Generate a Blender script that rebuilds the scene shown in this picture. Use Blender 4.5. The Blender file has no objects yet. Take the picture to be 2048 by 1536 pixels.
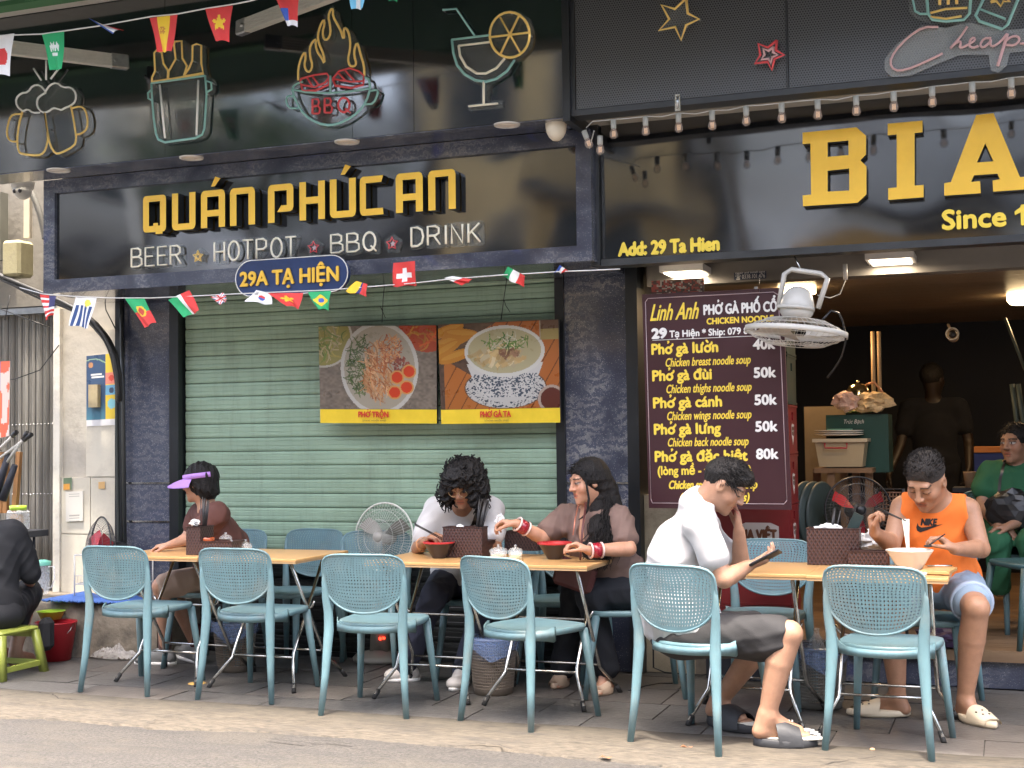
import bpy, bmesh, math, random
import numpy as np
from math import sin, cos, pi, radians, sqrt, atan2
from mathutils import Vector, Matrix
random.seed(7)
rng = np.random.default_rng(11)
S = bpy.context.scene
COL = S.collection

# ------------------------------------------------------------------ camera
FPX, CX, CY = 2680.0, 1024.0, 768.0            # focal length and centre in photo pixels (2048 x 1536)
YAW, PITCH, ROLL, EYE = radians(-20.35), radians(2.46), 0.012, 1.34
_f = Vector((sin(YAW)*cos(PITCH), cos(YAW)*cos(PITCH), sin(PITCH)))
_r = Vector((cos(YAW), -sin(YAW), 0)); _u = _r.cross(_f)
CR = _r*cos(ROLL) - _u*sin(ROLL); CU = _u*cos(ROLL) + _r*sin(ROLL); CF = _f
EYEP = Vector((0, 0, EYE))
cd = bpy.data.cameras.new('camera'); co = bpy.data.objects.new('camera', cd); COL.objects.link(co)
cd.sensor_width = 36; cd.lens = 36*FPX/2048; cd.clip_end = 300; cd.clip_start = .05
co.matrix_world = Matrix((( CR.x, CU.x, -CF.x, 0), (CR.y, CU.y, -CF.y, 0), (CR.z, CU.z, -CF.z, EYE), (0, 0, 0, 1)))
S.camera = co

# ------------------------------------------------------------------ light
SUN_EL, SUN_AZ = radians(79), radians(172)      # high sun, from the street side
w = bpy.data.worlds.new('World'); S.world = w; w.use_nodes = True
nt = w.node_tree; bg = nt.nodes['Background']
sky = nt.nodes.new('ShaderNodeTexSky'); sky.sky_type = 'NISHITA'; sky.sun_disc = False
sky.sun_elevation = SUN_EL; sky.sun_rotation = SUN_AZ; sky.air_density = 1.0; sky.dust_density = 8.0; sky.ozone_density = 1.0
nt.links.new(sky.outputs[0], bg.inputs[0]); bg.inputs[1].default_value = 0.15
sd = bpy.data.lights.new('sun', 'SUN'); so = bpy.data.objects.new('sun', sd); COL.objects.link(so)
sd.energy = 1.1; sd.angle = radians(1.6); sd.color = (1.0, 0.93, 0.82)
_sdir = Vector((sin(SUN_AZ)*cos(SUN_EL), cos(SUN_AZ)*cos(SUN_EL), sin(SUN_EL)))
so.rotation_euler = _sdir.to_track_quat('Z', 'Y').to_euler(); so.location = (0, -4, 12)
vs = S.view_settings
S.display_settings.display_device = 'sRGB'; vs.view_transform = 'Standard'; vs.look = 'None'; vs.gamma = 1; vs.use_curve_mapping = False
vs.exposure = 3.0
S.cycles.max_bounces = 8; S.cycles.diffuse_bounces = 4; S.cycles.glossy_bounces = 4; S.cycles.transparent_max_bounces = 12
S.cycles.use_denoising = True

# ------------------------------------------------------------------ placing helpers: photo measurement -> point on a real plane
def ray(x, y): return CF + CR*((x-CX)/FPX) - CU*((y-CY)/FPX)
def P(x, y, Y):
    d = ray(x, y); return EYEP + d*((Y-EYEP.y)/d.y)
def G(x, y, z=0.0):
    d = ray(x, y); return EYEP + d*((z-EYEP.z)/d.z)
# ------------------------------------------------------------------ materials
def lin(r, g, b):
    f = lambda c: (c/255/12.92 if c/255 <= .04045 else ((c/255+.055)/1.055)**2.4)
    return (f(r), f(g), f(b))
MATS = {}
def M(name, col, rough=.5, metal=0., var=.12, scale=6., bump=0., bscale=60., rand=0., coat=0., trans=0., emit=None, estr=0., dirt=None, dscale=3., damt=.5, sss=0., spec=.5, stretch=(1,1,1), world=False, streak=None):
    if name in MATS: return MATS[name]
    m = bpy.data.materials.new(name); m.use_nodes = True; MATS[name] = m
    n = m.node_tree; b = n.nodes['Principled BSDF']; L = n.links.new
    def N(t, **k):
        x = n.nodes.new(t)
        for a, v in k.items(): setattr(x, a, v)
        return x
    b.inputs['Roughness'].default_value = rough; b.inputs['Metallic'].default_value = metal
    b.inputs['Coat Weight'].default_value = coat; b.inputs['Specular IOR Level'].default_value = spec
    if trans: b.inputs['Transmission Weight'].default_value = trans
    if sss:
        b.inputs['Subsurface Weight'].default_value = sss; b.inputs['Subsurface Radius'].default_value = (.6, .25, .12); b.inputs['Subsurface Scale'].default_value = .012
    tc = N('ShaderNodeTexCoord'); mp = N('ShaderNodeMapping'); mp.inputs['Scale'].default_value = stretch
    if world: ge = N('ShaderNodeNewGeometry'); L(ge.outputs['Position'], mp.inputs[0])
    else: L(tc.outputs['Object'], mp.inputs[0])
    if col == 'vcol':
        at = N('ShaderNodeAttribute', attribute_name='Col'); src = at.outputs['Color']
    else:
        rgb = N('ShaderNodeRGB'); rgb.outputs[0].default_value = (*col, 1); src = rgb.outputs[0]
    if var or rand:
        nz = N('ShaderNodeTexNoise'); nz.inputs['Scale'].default_value = scale; nz.inputs['Detail'].default_value = 5; nz.inputs['Roughness'].default_value = .65
        L(mp.outputs[0], nz.inputs['Vector'])
        mr = N('ShaderNodeMapRange'); mr.inputs['From Min'].default_value = .25; mr.inputs['From Max'].default_value = .75
        mr.inputs['To Min'].default_value = 1-var; mr.inputs['To Max'].default_value = 1+var
        L(nz.outputs[0], mr.inputs[0]); val = mr.outputs[0]
        if rand:
            oi = N('ShaderNodeObjectInfo'); m2 = N('ShaderNodeMapRange'); m2.inputs['To Min'].default_value = 1-rand; m2.inputs['To Max'].default_value = 1+rand
            L(oi.outputs['Random'], m2.inputs[0]); mu = N('ShaderNodeMath', operation='MULTIPLY'); L(val, mu.inputs[0]); L(m2.outputs[0], mu.inputs[1]); val = mu.outputs[0]
        mx = N('ShaderNodeVectorMath', operation='SCALE'); L(src, mx.inputs[0]); L(val, mx.inputs['Scale']); src = mx.outputs[0]
        if rough > .12 and rough < .9:
            m3 = N('ShaderNodeMapRange'); m3.inputs['To Min'].default_value = max(.02, rough-.12); m3.inputs['To Max'].default_value = min(1, rough+.12); L(nz.outputs[0], m3.inputs[0]); L(m3.outputs[0], b.inputs['Roughness'])
    if dirt:
        nz2 = N('ShaderNodeTexNoise'); nz2.inputs['Scale'].default_value = dscale; nz2.inputs['Detail'].default_value = 8; nz2.inputs['Roughness'].default_value = .7; L(mp.outputs[0], nz2.inputs['Vector'])
        cr = N('ShaderNodeMapRange'); cr.inputs['From Min'].default_value = .5; cr.inputs['From Max'].default_value = .68; cr.inputs['To Max'].default_value = damt; L(nz2.outputs[0], cr.inputs[0])
        mix = N('ShaderNodeMix', data_type='RGBA'); L(cr.outputs[0], mix.inputs[0]); L(src, mix.inputs[6]); mix.inputs[7].default_value = (*dirt, 1); src = mix.outputs[2]
    if streak:
        m2p = N('ShaderNodeMapping'); m2p.inputs['Scale'].default_value = streak[1]; L(N('ShaderNodeNewGeometry').outputs['Position'], m2p.inputs[0]); n3 = N('ShaderNodeTexNoise'); n3.inputs['Scale'].default_value = streak[2]; n3.inputs['Detail'].default_value = 9; n3.inputs['Roughness'].default_value = .75; L(m2p.outputs[0], n3.inputs['Vector'])
        c3 = N('ShaderNodeMapRange'); c3.inputs['From Min'].default_value = .48; c3.inputs['From Max'].default_value = .66; c3.inputs['To Max'].default_value = streak[3]; L(n3.outputs[0], c3.inputs[0]); mx3 = N('ShaderNodeMix', data_type='RGBA'); L(c3.outputs[0], mx3.inputs[0]); L(src, mx3.inputs[6]); mx3.inputs[7].default_value = (*streak[0], 1); src = mx3.outputs[2]
    L(src, b.inputs['Base Color'])
    if bump:
        nb = N('ShaderNodeTexNoise'); nb.inputs['Scale'].default_value = bscale; nb.inputs['Detail'].default_value = 6; L(mp.outputs[0], nb.inputs['Vector'])
        bp = N('ShaderNodeBump'); bp.inputs['Strength'].default_value = bump; bp.inputs['Distance'].default_value = .01; L(nb.outputs[0], bp.inputs['Height']); L(bp.outputs[0], b.inputs['Normal'])
    if emit:
        b.inputs['Emission Color'].default_value = (*emit, 1); b.inputs['Emission Strength'].default_value = estr
    return m
def Mclear(name, tint=(.9, .95, 1.), alpha=.25, rough=.08):
    if name in MATS: return MATS[name]
    m = bpy.data.materials.new(name); m.use_nodes = True; MATS[name] = m
    n = m.node_tree; b = n.nodes['Principled BSDF']; o = n.nodes['Material Output']
    b.inputs['Base Color'].default_value = (*tint, 1); b.inputs['Roughness'].default_value = rough
    nz = n.nodes.new('ShaderNodeTexNoise'); nz.inputs['Scale'].default_value = 14; nz.inputs['Detail'].default_value = 4
    mr = n.nodes.new('ShaderNodeMapRange'); mr.inputs['To Min'].default_value = alpha*.5; mr.inputs['To Max'].default_value = alpha*1.5
    n.links.new(nz.outputs[0], mr.inputs[0]); n.links.new(mr.outputs[0], b.inputs['Alpha'])
    return m

# ------------------------------------------------------------------ mesh builder
class MB:
    def __init__(s): s.v = []; s.f = []; s.m = []; s.sm = []; s.c = None
    def add(s, vs, fs, m=0, smooth=False):
        o = len(s.v); s.v += [tuple(v) for v in vs]
        for f in fs: s.f.append(tuple(i+o for i in f)); s.m.append(m); s.sm.append(smooth)
        return s
    def box(s, a, b, m=0):
        (x0, y0, z0), (x1, y1, z1) = a, b
        vs = [(x0,y0,z0),(x1,y0,z0),(x1,y1,z0),(x0,y1,z0),(x0,y0,z1),(x1,y0,z1),(x1,y1,z1),(x0,y1,z1)]
        return s.add(vs, [(0,3,2,1),(4,5,6,7),(0,1,5,4),(1,2,6,5),(2,3,7,6),(3,0,4,7)], m)
    def cbox(s, c, d, m=0, R=None, bev=0.):
        c = Vector(c); hx, hy, hz = d[0]/2, d[1]/2, d[2]/2
        if bev:
            b = bev; vs = []
            for sx in (-1,1):
                for sy in (-1,1):
                    for sz in (-1,1):
                        vs += [(sx*(hx-b), sy*(hy-b), sz*hz), (sx*(hx-b), sy*hy, sz*(hz-b)), (sx*hx, sy*(hy-b), sz*(hz-b))]
            bm = bmesh.new()
            for v in vs: bm.verts.new(v)
            bmesh.ops.convex_hull(bm, input=bm.verts); bm.verts.index_update()
            vv = [v.co.copy() for v in bm.verts]; ff = [[v.index for v in f.verts] for f in bm.faces]; bm.free()
        else:
            vv = [Vector((sx*hx, sy*hy, sz*hz)) for sz in (-1,1) for sx, sy in ((-1,-1),(1,-1),(1,1),(-1,1))]
            ff = [(0,3,2,1),(4,5,6,7),(0,1,5,4),(1,2,6,5),(2,3,7,6),(3,0,4,7)]
        if R is not None: vv = [R @ v for v in vv]
        return s.add([v+c for v in vv], ff, m)
    def tube(s, pts, r, n=8, m=0, closed=False, caps=True, flat=1.0):
        pts = [Vector(p) for p in pts]; k = len(pts)
        rs = r if isinstance(r, (list, tuple)) else [r]*k
        vs = []; up = None
        for i, p in enumerate(pts):
            if closed: t = pts[(i+1) % k]-pts[i-1]
            else: t = pts[min(i+1, k-1)]-pts[max(i-1, 0)]
            if t.length < 1e-9: t = Vector((0,0,1))
            t.normalize()
            if up is None:
                up = Vector((0,0,1)) if abs(t.z) < .9 else Vector((0,1,0))
            a = t.cross(up)
            if a.length < 1e-4: a = t.cross(Vector((1,0,0)))
            a.normalize(); b = a.cross(t).normalized(); up = b
            for j in range(n):
                w = 2*pi*j/n; vs.append(p + a*(cos(w)*rs[i]) + b*(sin(w)*rs[i]*flat))
        fs = []
        for i in range(k if closed else k-1):
            for j in range(n):
                a0 = i*n+j; a1 = i*n+(j+1) % n; i2 = (i+1) % k
                fs.append((a0, a1, i2*n+(j+1) % n, i2*n+j))
        s.add(vs, fs, m, True)
        if caps and not closed:
            o = len(s.v)-len(vs); s.f.append(tuple(o+j for j in reversed(range(n)))); s.m.append(m); s.sm.append(False)
            s.f.append(tuple(o+(k-1)*n+j for j in range(n))); s.m.append(m); s.sm.append(False)
        return s
    def lathe(s, prof, c=(0,0,0), n=24, m=0, R=None, smooth=True):
        vs = []; c = Vector(c)
        for (r, z) in prof:
            for j in range(n):
                w = 2*pi*j/n; v = Vector((r*cos(w), r*sin(w), z))
                if R is not None: v = R @ v
                vs.append(v+c)
        fs = [(i*n+j, i*n+(j+1) % n, (i+1)*n+(j+1) % n, (i+1)*n+j) for i in range(len(prof)-1) for j in range(n)]
        return s.add(vs, fs, m, smooth)
    def ell(s, c, r, m=0, n=12, k=8, R=None):
        vs = []; c = Vector(c)
        for i in range(k+1):
            t = pi*i/k
            for j in range(n):
                w = 2*pi*j/n; v = Vector((r[0]*sin(t)*cos(w), r[1]*sin(t)*sin(w), r[2]*cos(t)))
                if R is not None: v = R @ v
                vs.append(v+c)
        fs = [(i*n+j, (i+1)*n+j, (i+1)*n+(j+1) % n, i*n+(j+1) % n) for i in range(k) for j in range(n)]
        return s.add(vs, fs, m, True)
    def poly(s, pts, fr, depth, n0=0., m=0, mside=None, holes=()):
        """extrude a 2D polygon (with holes) in plane frame fr, from n0 to n0+depth along the frame normal"""
        bm = bmesh.new(); loops = [list(pts)] + [list(h) for h in holes]; es = []; vl = []
        for lp in loops:
            vv = [bm.verts.new((p[0], p[1], 0)) for p in lp]; vl.append(vv)
            for i in range(len(vv)): es.append(bm.edges.new((vv[i], vv[(i+1) % len(vv)])))
        bmesh.ops.triangle_fill(bm, edges=es, use_beauty=True, normal=(0,0,1)); bm.verts.index_update()
        V2 = [v.co.copy() for v in bm.verts]; F2 = [[v.index for v in f.verts] for f in bm.faces]
        F2 = [f if ((V2[f[1]]-V2[f[0]]).cross(V2[f[2]]-V2[f[0]])).z > 0 else f[::-1] for f in F2]
        bm.free()
        s.add([fr(v.x, v.y, n0+depth) for v in V2], F2, m)
        s.add([fr(v.x, v.y, n0) for v in V2], [f[::-1] for f in F2], m)
        for lp in loops:
            k = len(lp); s.add([fr(p[0], p[1], n0) for p in lp]+[fr(p[0], p[1], n0+depth) for p in lp], [(i, (i+1) % k, k+(i+1) % k, k+i) for i in range(k)], m if mside is None else mside)
        return s
    def mesh(s, name, mats, off=None):
        me = bpy.data.meshes.new(name); me.from_pydata([tuple(v) for v in s.v] if off is None else [tuple(Vector(v)-off) for v in s.v], [], s.f)
        mats = mats if isinstance(mats, (list, tuple)) else [mats]
        for x in mats: me.materials.append(x)
        if len(mats) > 1: me.polygons.foreach_set('material_index', s.m)
        me.polygons.foreach_set('use_smooth', s.sm)
        if s.c is not None:
            ca = me.color_attributes.new('Col', 'FLOAT_COLOR', 'CORNER')
            arr = np.ones((len(me.loops), 4), np.float32); fc = np.asarray(s.c, np.float32)
            cnt = np.array([len(f) for f in s.f]); arr[:, :3] = np.repeat(fc, cnt, axis=0); ca.data.foreach_set('color', arr.ravel())
        me.update(); return me
    def make(s, name, mats, parent=None, **props):
        """object in world coordinates; under a parent Empty at its location"""
        off = None
        if parent is not None: off = ORG.get(parent.name, Vector((0,0,0)))
        o = bpy.data.objects.new(name, s.mesh(name, mats, off)); COL.objects.link(o)
        if parent is not None: o.parent = parent; ORG[o.name] = off
        for k, v in props.items(): o[k] = v
        return o
ORG = {}
def thing(name, label=None, cat=None, loc=(0,0,0), group=None, kind=None):
    o = bpy.data.objects.new(name, None); COL.objects.link(o); o.location = loc; o.empty_display_size = .1
    ORG[o.name] = Vector(loc)
    if label: o['label'] = label
    if cat: o['category'] = cat
    if group: o['group'] = group
    if kind: o['kind'] = kind
    return o
def solo(mb, name, mats, label, cat, group=None, kind=None, loc=None):
    """a thing that is one mesh; its origin goes to loc"""
    o = bpy.data.objects.new(name, mb.mesh(name, mats, Vector(loc) if loc else None)); COL.objects.link(o)
    if loc: o.location = loc
    if label: o['label'] = label
    if cat: o['category'] = cat
    if group: o['group'] = group
    if kind: o['kind'] = kind
    return o
def copy_tree(o, parent=None):
    c = o.copy(); COL.objects.link(c)
    if parent is not None: c.parent = parent
    for ch in list(o.children): copy_tree(ch, c)
    return c
class Frame:
    """a flat local frame: origin, right, up, outward normal"""
    def __init__(s, o, ex, ey):
        s.o = Vector(o); s.ex = Vector(ex).normalized(); s.ey = Vector(ey); s.ey = (s.ey-s.ex*s.ey.dot(s.ex)).normalized(); s.n = s.ex.cross(s.ey)
    def __call__(s, u, v, n=0.): return s.o + s.ex*u + s.ey*v + s.n*n
    def px(s, x, y, n=0.):
        d = ray(x, y); o = s.o + s.n*n; t = (o-EYEP).dot(s.n)/d.dot(s.n); q = EYEP+d*t-o
        return (q.dot(s.ex), q.dot(s.ey))
def wall(Y): return Frame((0, Y, 0), (1, 0, 0), (0, 0, 1))      # n = -Y (towards the street)

# ------------------------------------------------------------------ text
_TC = {}
def raw_text(s, shear=0.):
    """vertices (font units, cap height about .7) and faces, plus advance width"""
    k = (s, shear)
    if k in _TC: return _TC[k]
    c = bpy.data.curves.new('t', 'FONT'); c.body = s; c.size = 1; c.shear = shear; c.resolution_u = 3
    o = bpy.data.objects.new('t', c); COL.objects.link(o); bpy.context.view_layer.update()
    me = bpy.data.meshes.new_from_object(o.evaluated_get(bpy.context.evaluated_depsgraph_get()))
    vs = [tuple(v.co) for v in me.vertices]; fs = [tuple(p.vertices) for p in me.polygons]
    bpy.data.objects.remove(o); bpy.data.curves.remove(c); bpy.data.meshes.remove(me)
    _TC[k] = (vs, fs); return _TC[k]
def tx_width(s, shear=0.):
    vs, _ = raw_text(s, shear); xs = [v[0] for v in vs]; return (min(xs), max(xs)) if xs else (0, 0)
CAP = None
HOOK = [(0,0),(.03,.05),(.075,.06),(.11,.035),(.10,0),(.06,-.03),(.06,-.075),(.035,-.075),(.03,-.02),(.07,.01),(.07,.03),(.05,.035),(.03,.02)]
def text(mb, s, fr, x0, x1, zb, cap, n0=.002, depth=0., bold=.0, shear=0., m=0):
    """write s in frame fr from u=x0 to u=x1 with its baseline at zb and capital height cap"""
    global CAP
    if CAP is None: CAP = max(v[1] for v in raw_text('H')[0])
    plain = s.replace('ở', 'o').replace('ờ', 'o').replace('ơ', 'o').replace('Ở', 'O')
    vs, fs = raw_text(plain, shear); a, b = min(v[0] for v in vs), max(v[0] for v in vs)
    sx = (x1-x0)/(b-a); sy = cap/CAP
    offs = [(0, 0)] if not bold else [(-bold, 0), (bold, 0), (0, bold), (0, -bold), (bold*.7, bold*.7), (-bold*.7, -bold*.7)]
    extra = []
    for i, ch in enumerate(s):
        if ch == 'Ở':
            pre = tx_width('|'+plain[:i]+'|')[1] - tx_width('||')[1] if i else 0
            ow = tx_width('|O|')[1]-tx_width('||')[1]; u = pre
            extra.append([(u+ow*.78, .66), (u+ow*.9, .56), (u+ow*1.04, .70), (u+ow*1.02, .80), (u+ow*.93, .80), (u+ow*.93, .70)])
            extra.append([(u+ow*.5+p[0]-.05, .86+p[1]) for p in [(0,0),(.03,.0),(.045,.03),(.09,.07),(.09,.12),(.045,.155),(-.01,.13),(-.0,.1),(.04,.115),(.055,.09),(.02,.05)]])
        if ch in 'ởờơ':
            pre = tx_width('|'+plain[:i]+'|')[1] - tx_width('||')[1] if i else 0
            u = pre + a*0
            ow = tx_width('|o|')[1]-tx_width('||')[1]
            extra.append([(u+ow*.72, .50), (u+ow*.9, .44), (u+ow*1.1, .56), (u+ow*1.08, .66), (u+ow*.98, .66), (u+ow*.98, .56)])
            if ch == 'ở': extra.append([(u+ow*.5+p[0]-.05, .70+p[1]) for p in [(0,0),(.03,.0),(.045,.03),(.09,.07),(.09,.12),(.045,.155),(-.01,.13),(-.0,.1),(.04,.115),(.055,.09),(.02,.05)]])
            if ch == 'ờ': extra.append([(u+ow*.28, .80), (u+ow*.45, .80), (u+ow*.62, .64), (u+ow*.5, .64)])
    for q, (ox, oy) in enumerate(offs):
        nn = n0+q*.00025
        V2 = [((v[0]-a)*sx+x0+ox, v[1]*sy+zb+oy) for v in vs]
        if depth and q == 0:
            # solid letters: front, and sides from boundary edges
            pass
        mb.add([fr(x, y, nn+depth) for x, y in V2], fs, m)
        if depth:
            cnt = {}
            for f in fs:
                for i in range(len(f)):
                    e = (f[i], f[(i+1) % len(f)]); cnt[e] = cnt.get(e, 0)+1
            bd = [e for e in cnt if (e[1], e[0]) not in cnt]
            for (i, j) in bd:
                A, B = V2[i], V2[j]; mb.add([fr(*A, nn), fr(*B, nn), fr(*B, nn+depth), fr(*A, nn+depth)], [(0, 1, 2, 3)], m if len(offs) else m)
        for ex in extra:
            mb.poly([((p[0]-a)*sx+x0+ox, p[1]*sy/1.0*1.0+zb+oy) for p in ex], fr, max(depth, .0004), nn-.0002, m)
    return mb
def text_px(mb, s, fr, xl, yl, xr, yr, cappx, **k):
    """baseline from photo point (xl,yl) to (xr,yr); cappx = capital height in photo pixels at the left end"""
    a = fr.px(xl, yl); b = fr.px(xr, yr); t = fr.px(xl, yl-cappx); return text(mb, s, fr, a[0], b[0], (a[1]+b[1])/2, t[1]-a[1], **k)
def cgrid(name, pos, col, nu, nv, mat, parent=None, smooth=True, **kw):
    """a painted sheet: pos(u,v)->point, col(U,V)->(N,3) linear colours per cell; u right, v up, both 0..1"""
    mb = MB(); vs = [pos(i/nu, j/nv) for j in range(nv+1) for i in range(nu+1)]
    fs = [(j*(nu+1)+i, j*(nu+1)+i+1, (j+1)*(nu+1)+i+1, (j+1)*(nu+1)+i) for j in range(nv) for i in range(nu)]
    mb.add(vs, fs, 0, smooth)
    U, V = np.meshgrid((np.arange(nu)+.5)/nu, (np.arange(nv)+.5)/nv); mb.c = col(U.ravel(), V.ravel())
    if parent is None and 'label' in kw: return mb
    return mb.make(name, mat, parent, **kw)
def blend(c, mask, rgb):
    m = np.clip(mask, 0, 1)[:, None]; return c*(1-m) + np.asarray(rgb)[None, :]*m
def loft(mb, rings, m=0, closed=True, cap=True):
    """join equal-length rings of points"""
    k = len(rings[0]); vs = [p for r in rings for p in r]; fs = []
    for i in range(len(rings)-1):
        for j in range(k if closed else k-1):
            fs.append((i*k+j, i*k+(j+1) % k, (i+1)*k+(j+1) % k, (i+1)*k+j))
    if cap: fs += [tuple(reversed(range(k))), tuple((len(rings)-1)*k+j for j in range(k))]
    mb.add(vs, fs, m, True); return mb
# ================================================================== SETTING
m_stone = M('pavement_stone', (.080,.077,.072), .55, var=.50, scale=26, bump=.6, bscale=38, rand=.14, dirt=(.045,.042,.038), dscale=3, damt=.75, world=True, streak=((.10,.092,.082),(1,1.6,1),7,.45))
m_joint = M('joint_dirt', (.06,.055,.05), .9, var=.3, scale=20, bump=.3)
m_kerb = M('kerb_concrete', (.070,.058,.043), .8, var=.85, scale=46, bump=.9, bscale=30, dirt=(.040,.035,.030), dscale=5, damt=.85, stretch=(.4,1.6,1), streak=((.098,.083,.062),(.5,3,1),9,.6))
m_road = M('road_surface', (.052,.047,.042), .85, var=.95, scale=75, bump=1.0, bscale=80, dirt=(.074,.064,.050), dscale=1.6, damt=.8, stretch=(.8,1.4,1), streak=((.034,.032,.031),(.35,2.6,1),3.2,.7))
m_conc = M('old_plaster', (.47,.43,.36), .85, var=.12, scale=5, bump=.3, bscale=25, dirt=(.22,.19,.15), dscale=2.2, damt=.5)
m_conc2 = M('rough_concrete', (.20,.17,.13), .9, var=.35, scale=9, bump=1.0, bscale=24, dirt=(.06,.055,.045), dscale=4, damt=.8)
m_tile = M('cream_tile', (.62,.57,.46), .45, var=.08, scale=3, bump=.06, dirt=(.30,.26,.2), dscale=6, damt=.35, rand=.05)
m_black = M('black_frame', (.012,.014,.016), .35, var=.2, scale=4)
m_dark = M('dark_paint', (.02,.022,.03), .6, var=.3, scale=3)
m_asph = M('asphalt', (.10,.10,.10), .9, var=.3, scale=40, bump=.5)

r = MB().box((-40,-12,-.35), (40,30,-.03)); o = r.make('ground', m_asph); o['kind'] = 'structure'
# road: undulating sheet
def rough_z(x, y): return .010*sin(x*1.3+y*2.1)+.006*sin(x*4.1-y*3.3)+.003*sin(x*11+y*7)
mb = MB(); nx, ny = 150, 60; x0, x1, y0, y1 = -9., 4., 2.2, 5.52
vs = [(x0+(x1-x0)*i/nx, y0+(y1-y0)*j/ny, -.012+rough_z(x0+(x1-x0)*i/nx, y0+(y1-y0)*j/ny)*.6+rng.normal()*.0012) for j in range(ny+1) for i in range(nx+1)]
mb.add(vs, [(j*(nx+1)+i, j*(nx+1)+i+1, (j+1)*(nx+1)+i+1, (j+1)*(nx+1)+i) for j in range(ny) for i in range(nx)], 0, True)
o = mb.make('road', m_road); o['kind'] = 'structure'
mb = MB().box((-30,-1.8,-.03), (30,2.2,-.018)); o = mb.make('far_road', m_asph); o['kind'] = 'structure'
# kerb strip of worn concrete between road and paving, uneven front edge, back edge laid along the awning's shade line to sharpen it by colour
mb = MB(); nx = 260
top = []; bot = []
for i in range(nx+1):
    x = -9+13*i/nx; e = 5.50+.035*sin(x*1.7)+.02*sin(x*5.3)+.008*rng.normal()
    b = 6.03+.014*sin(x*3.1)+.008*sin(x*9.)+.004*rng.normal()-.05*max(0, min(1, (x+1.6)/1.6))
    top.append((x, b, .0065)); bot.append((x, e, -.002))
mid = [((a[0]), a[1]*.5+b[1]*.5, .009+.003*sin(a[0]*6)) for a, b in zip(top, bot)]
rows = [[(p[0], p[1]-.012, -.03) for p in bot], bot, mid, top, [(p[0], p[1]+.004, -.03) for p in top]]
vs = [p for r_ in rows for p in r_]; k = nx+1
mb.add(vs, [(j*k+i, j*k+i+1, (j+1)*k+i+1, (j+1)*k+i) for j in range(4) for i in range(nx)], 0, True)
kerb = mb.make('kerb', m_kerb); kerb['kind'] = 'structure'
# paving slabs, one object each
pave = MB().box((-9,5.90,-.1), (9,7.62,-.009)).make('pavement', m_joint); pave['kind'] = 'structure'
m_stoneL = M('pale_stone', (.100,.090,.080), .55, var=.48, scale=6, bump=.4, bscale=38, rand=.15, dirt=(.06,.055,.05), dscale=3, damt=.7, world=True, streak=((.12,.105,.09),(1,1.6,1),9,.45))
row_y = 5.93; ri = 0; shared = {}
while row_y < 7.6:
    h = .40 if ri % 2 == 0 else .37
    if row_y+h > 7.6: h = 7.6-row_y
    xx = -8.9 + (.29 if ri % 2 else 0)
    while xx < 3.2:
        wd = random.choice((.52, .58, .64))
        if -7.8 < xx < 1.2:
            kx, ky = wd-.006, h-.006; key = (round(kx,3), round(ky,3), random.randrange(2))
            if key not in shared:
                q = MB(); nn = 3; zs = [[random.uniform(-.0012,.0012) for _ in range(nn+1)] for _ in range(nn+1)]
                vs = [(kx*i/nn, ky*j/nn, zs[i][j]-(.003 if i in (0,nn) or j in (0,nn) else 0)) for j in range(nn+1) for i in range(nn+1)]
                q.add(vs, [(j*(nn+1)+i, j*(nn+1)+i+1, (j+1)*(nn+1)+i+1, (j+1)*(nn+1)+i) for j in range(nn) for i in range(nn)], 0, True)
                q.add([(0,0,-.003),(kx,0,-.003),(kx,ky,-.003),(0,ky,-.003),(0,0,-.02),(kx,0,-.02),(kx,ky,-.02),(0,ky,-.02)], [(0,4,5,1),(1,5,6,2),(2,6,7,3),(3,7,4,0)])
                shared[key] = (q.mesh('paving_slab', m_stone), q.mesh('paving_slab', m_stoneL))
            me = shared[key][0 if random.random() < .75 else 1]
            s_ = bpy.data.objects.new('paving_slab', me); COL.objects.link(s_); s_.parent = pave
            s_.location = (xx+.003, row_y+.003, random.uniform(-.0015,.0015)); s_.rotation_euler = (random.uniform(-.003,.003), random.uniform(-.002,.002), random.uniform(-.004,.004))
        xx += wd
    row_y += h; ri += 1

# ---- shop front 29A: back wall, jambs, slatted shutter
XL, XP1, XP2, XR = -5.64, -5.14, -2.515, -2.01
front = thing('noodle_bar_building', 'dark shop front building behind the closed green shutter and its sign', 'building', (-3.8, 8.2, 0))
m_wallhi = M('upper_wall', (.30,.28,.24), .85, var=.2, scale=2, bump=.2)
MB().box((XL,7.72,0), (XR,12.5,4.6)).make('wall', m_wallhi, front)
MB().box((XL-.02,6.72,3.06), (XR+.02,7.72,4.6)).make('upper_storey', m_wallhi, front)
MB().box((XL+.02,7.5,2.40), (XR-.02,7.71,3.0)).make('lintel', m_dark, front)

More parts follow.
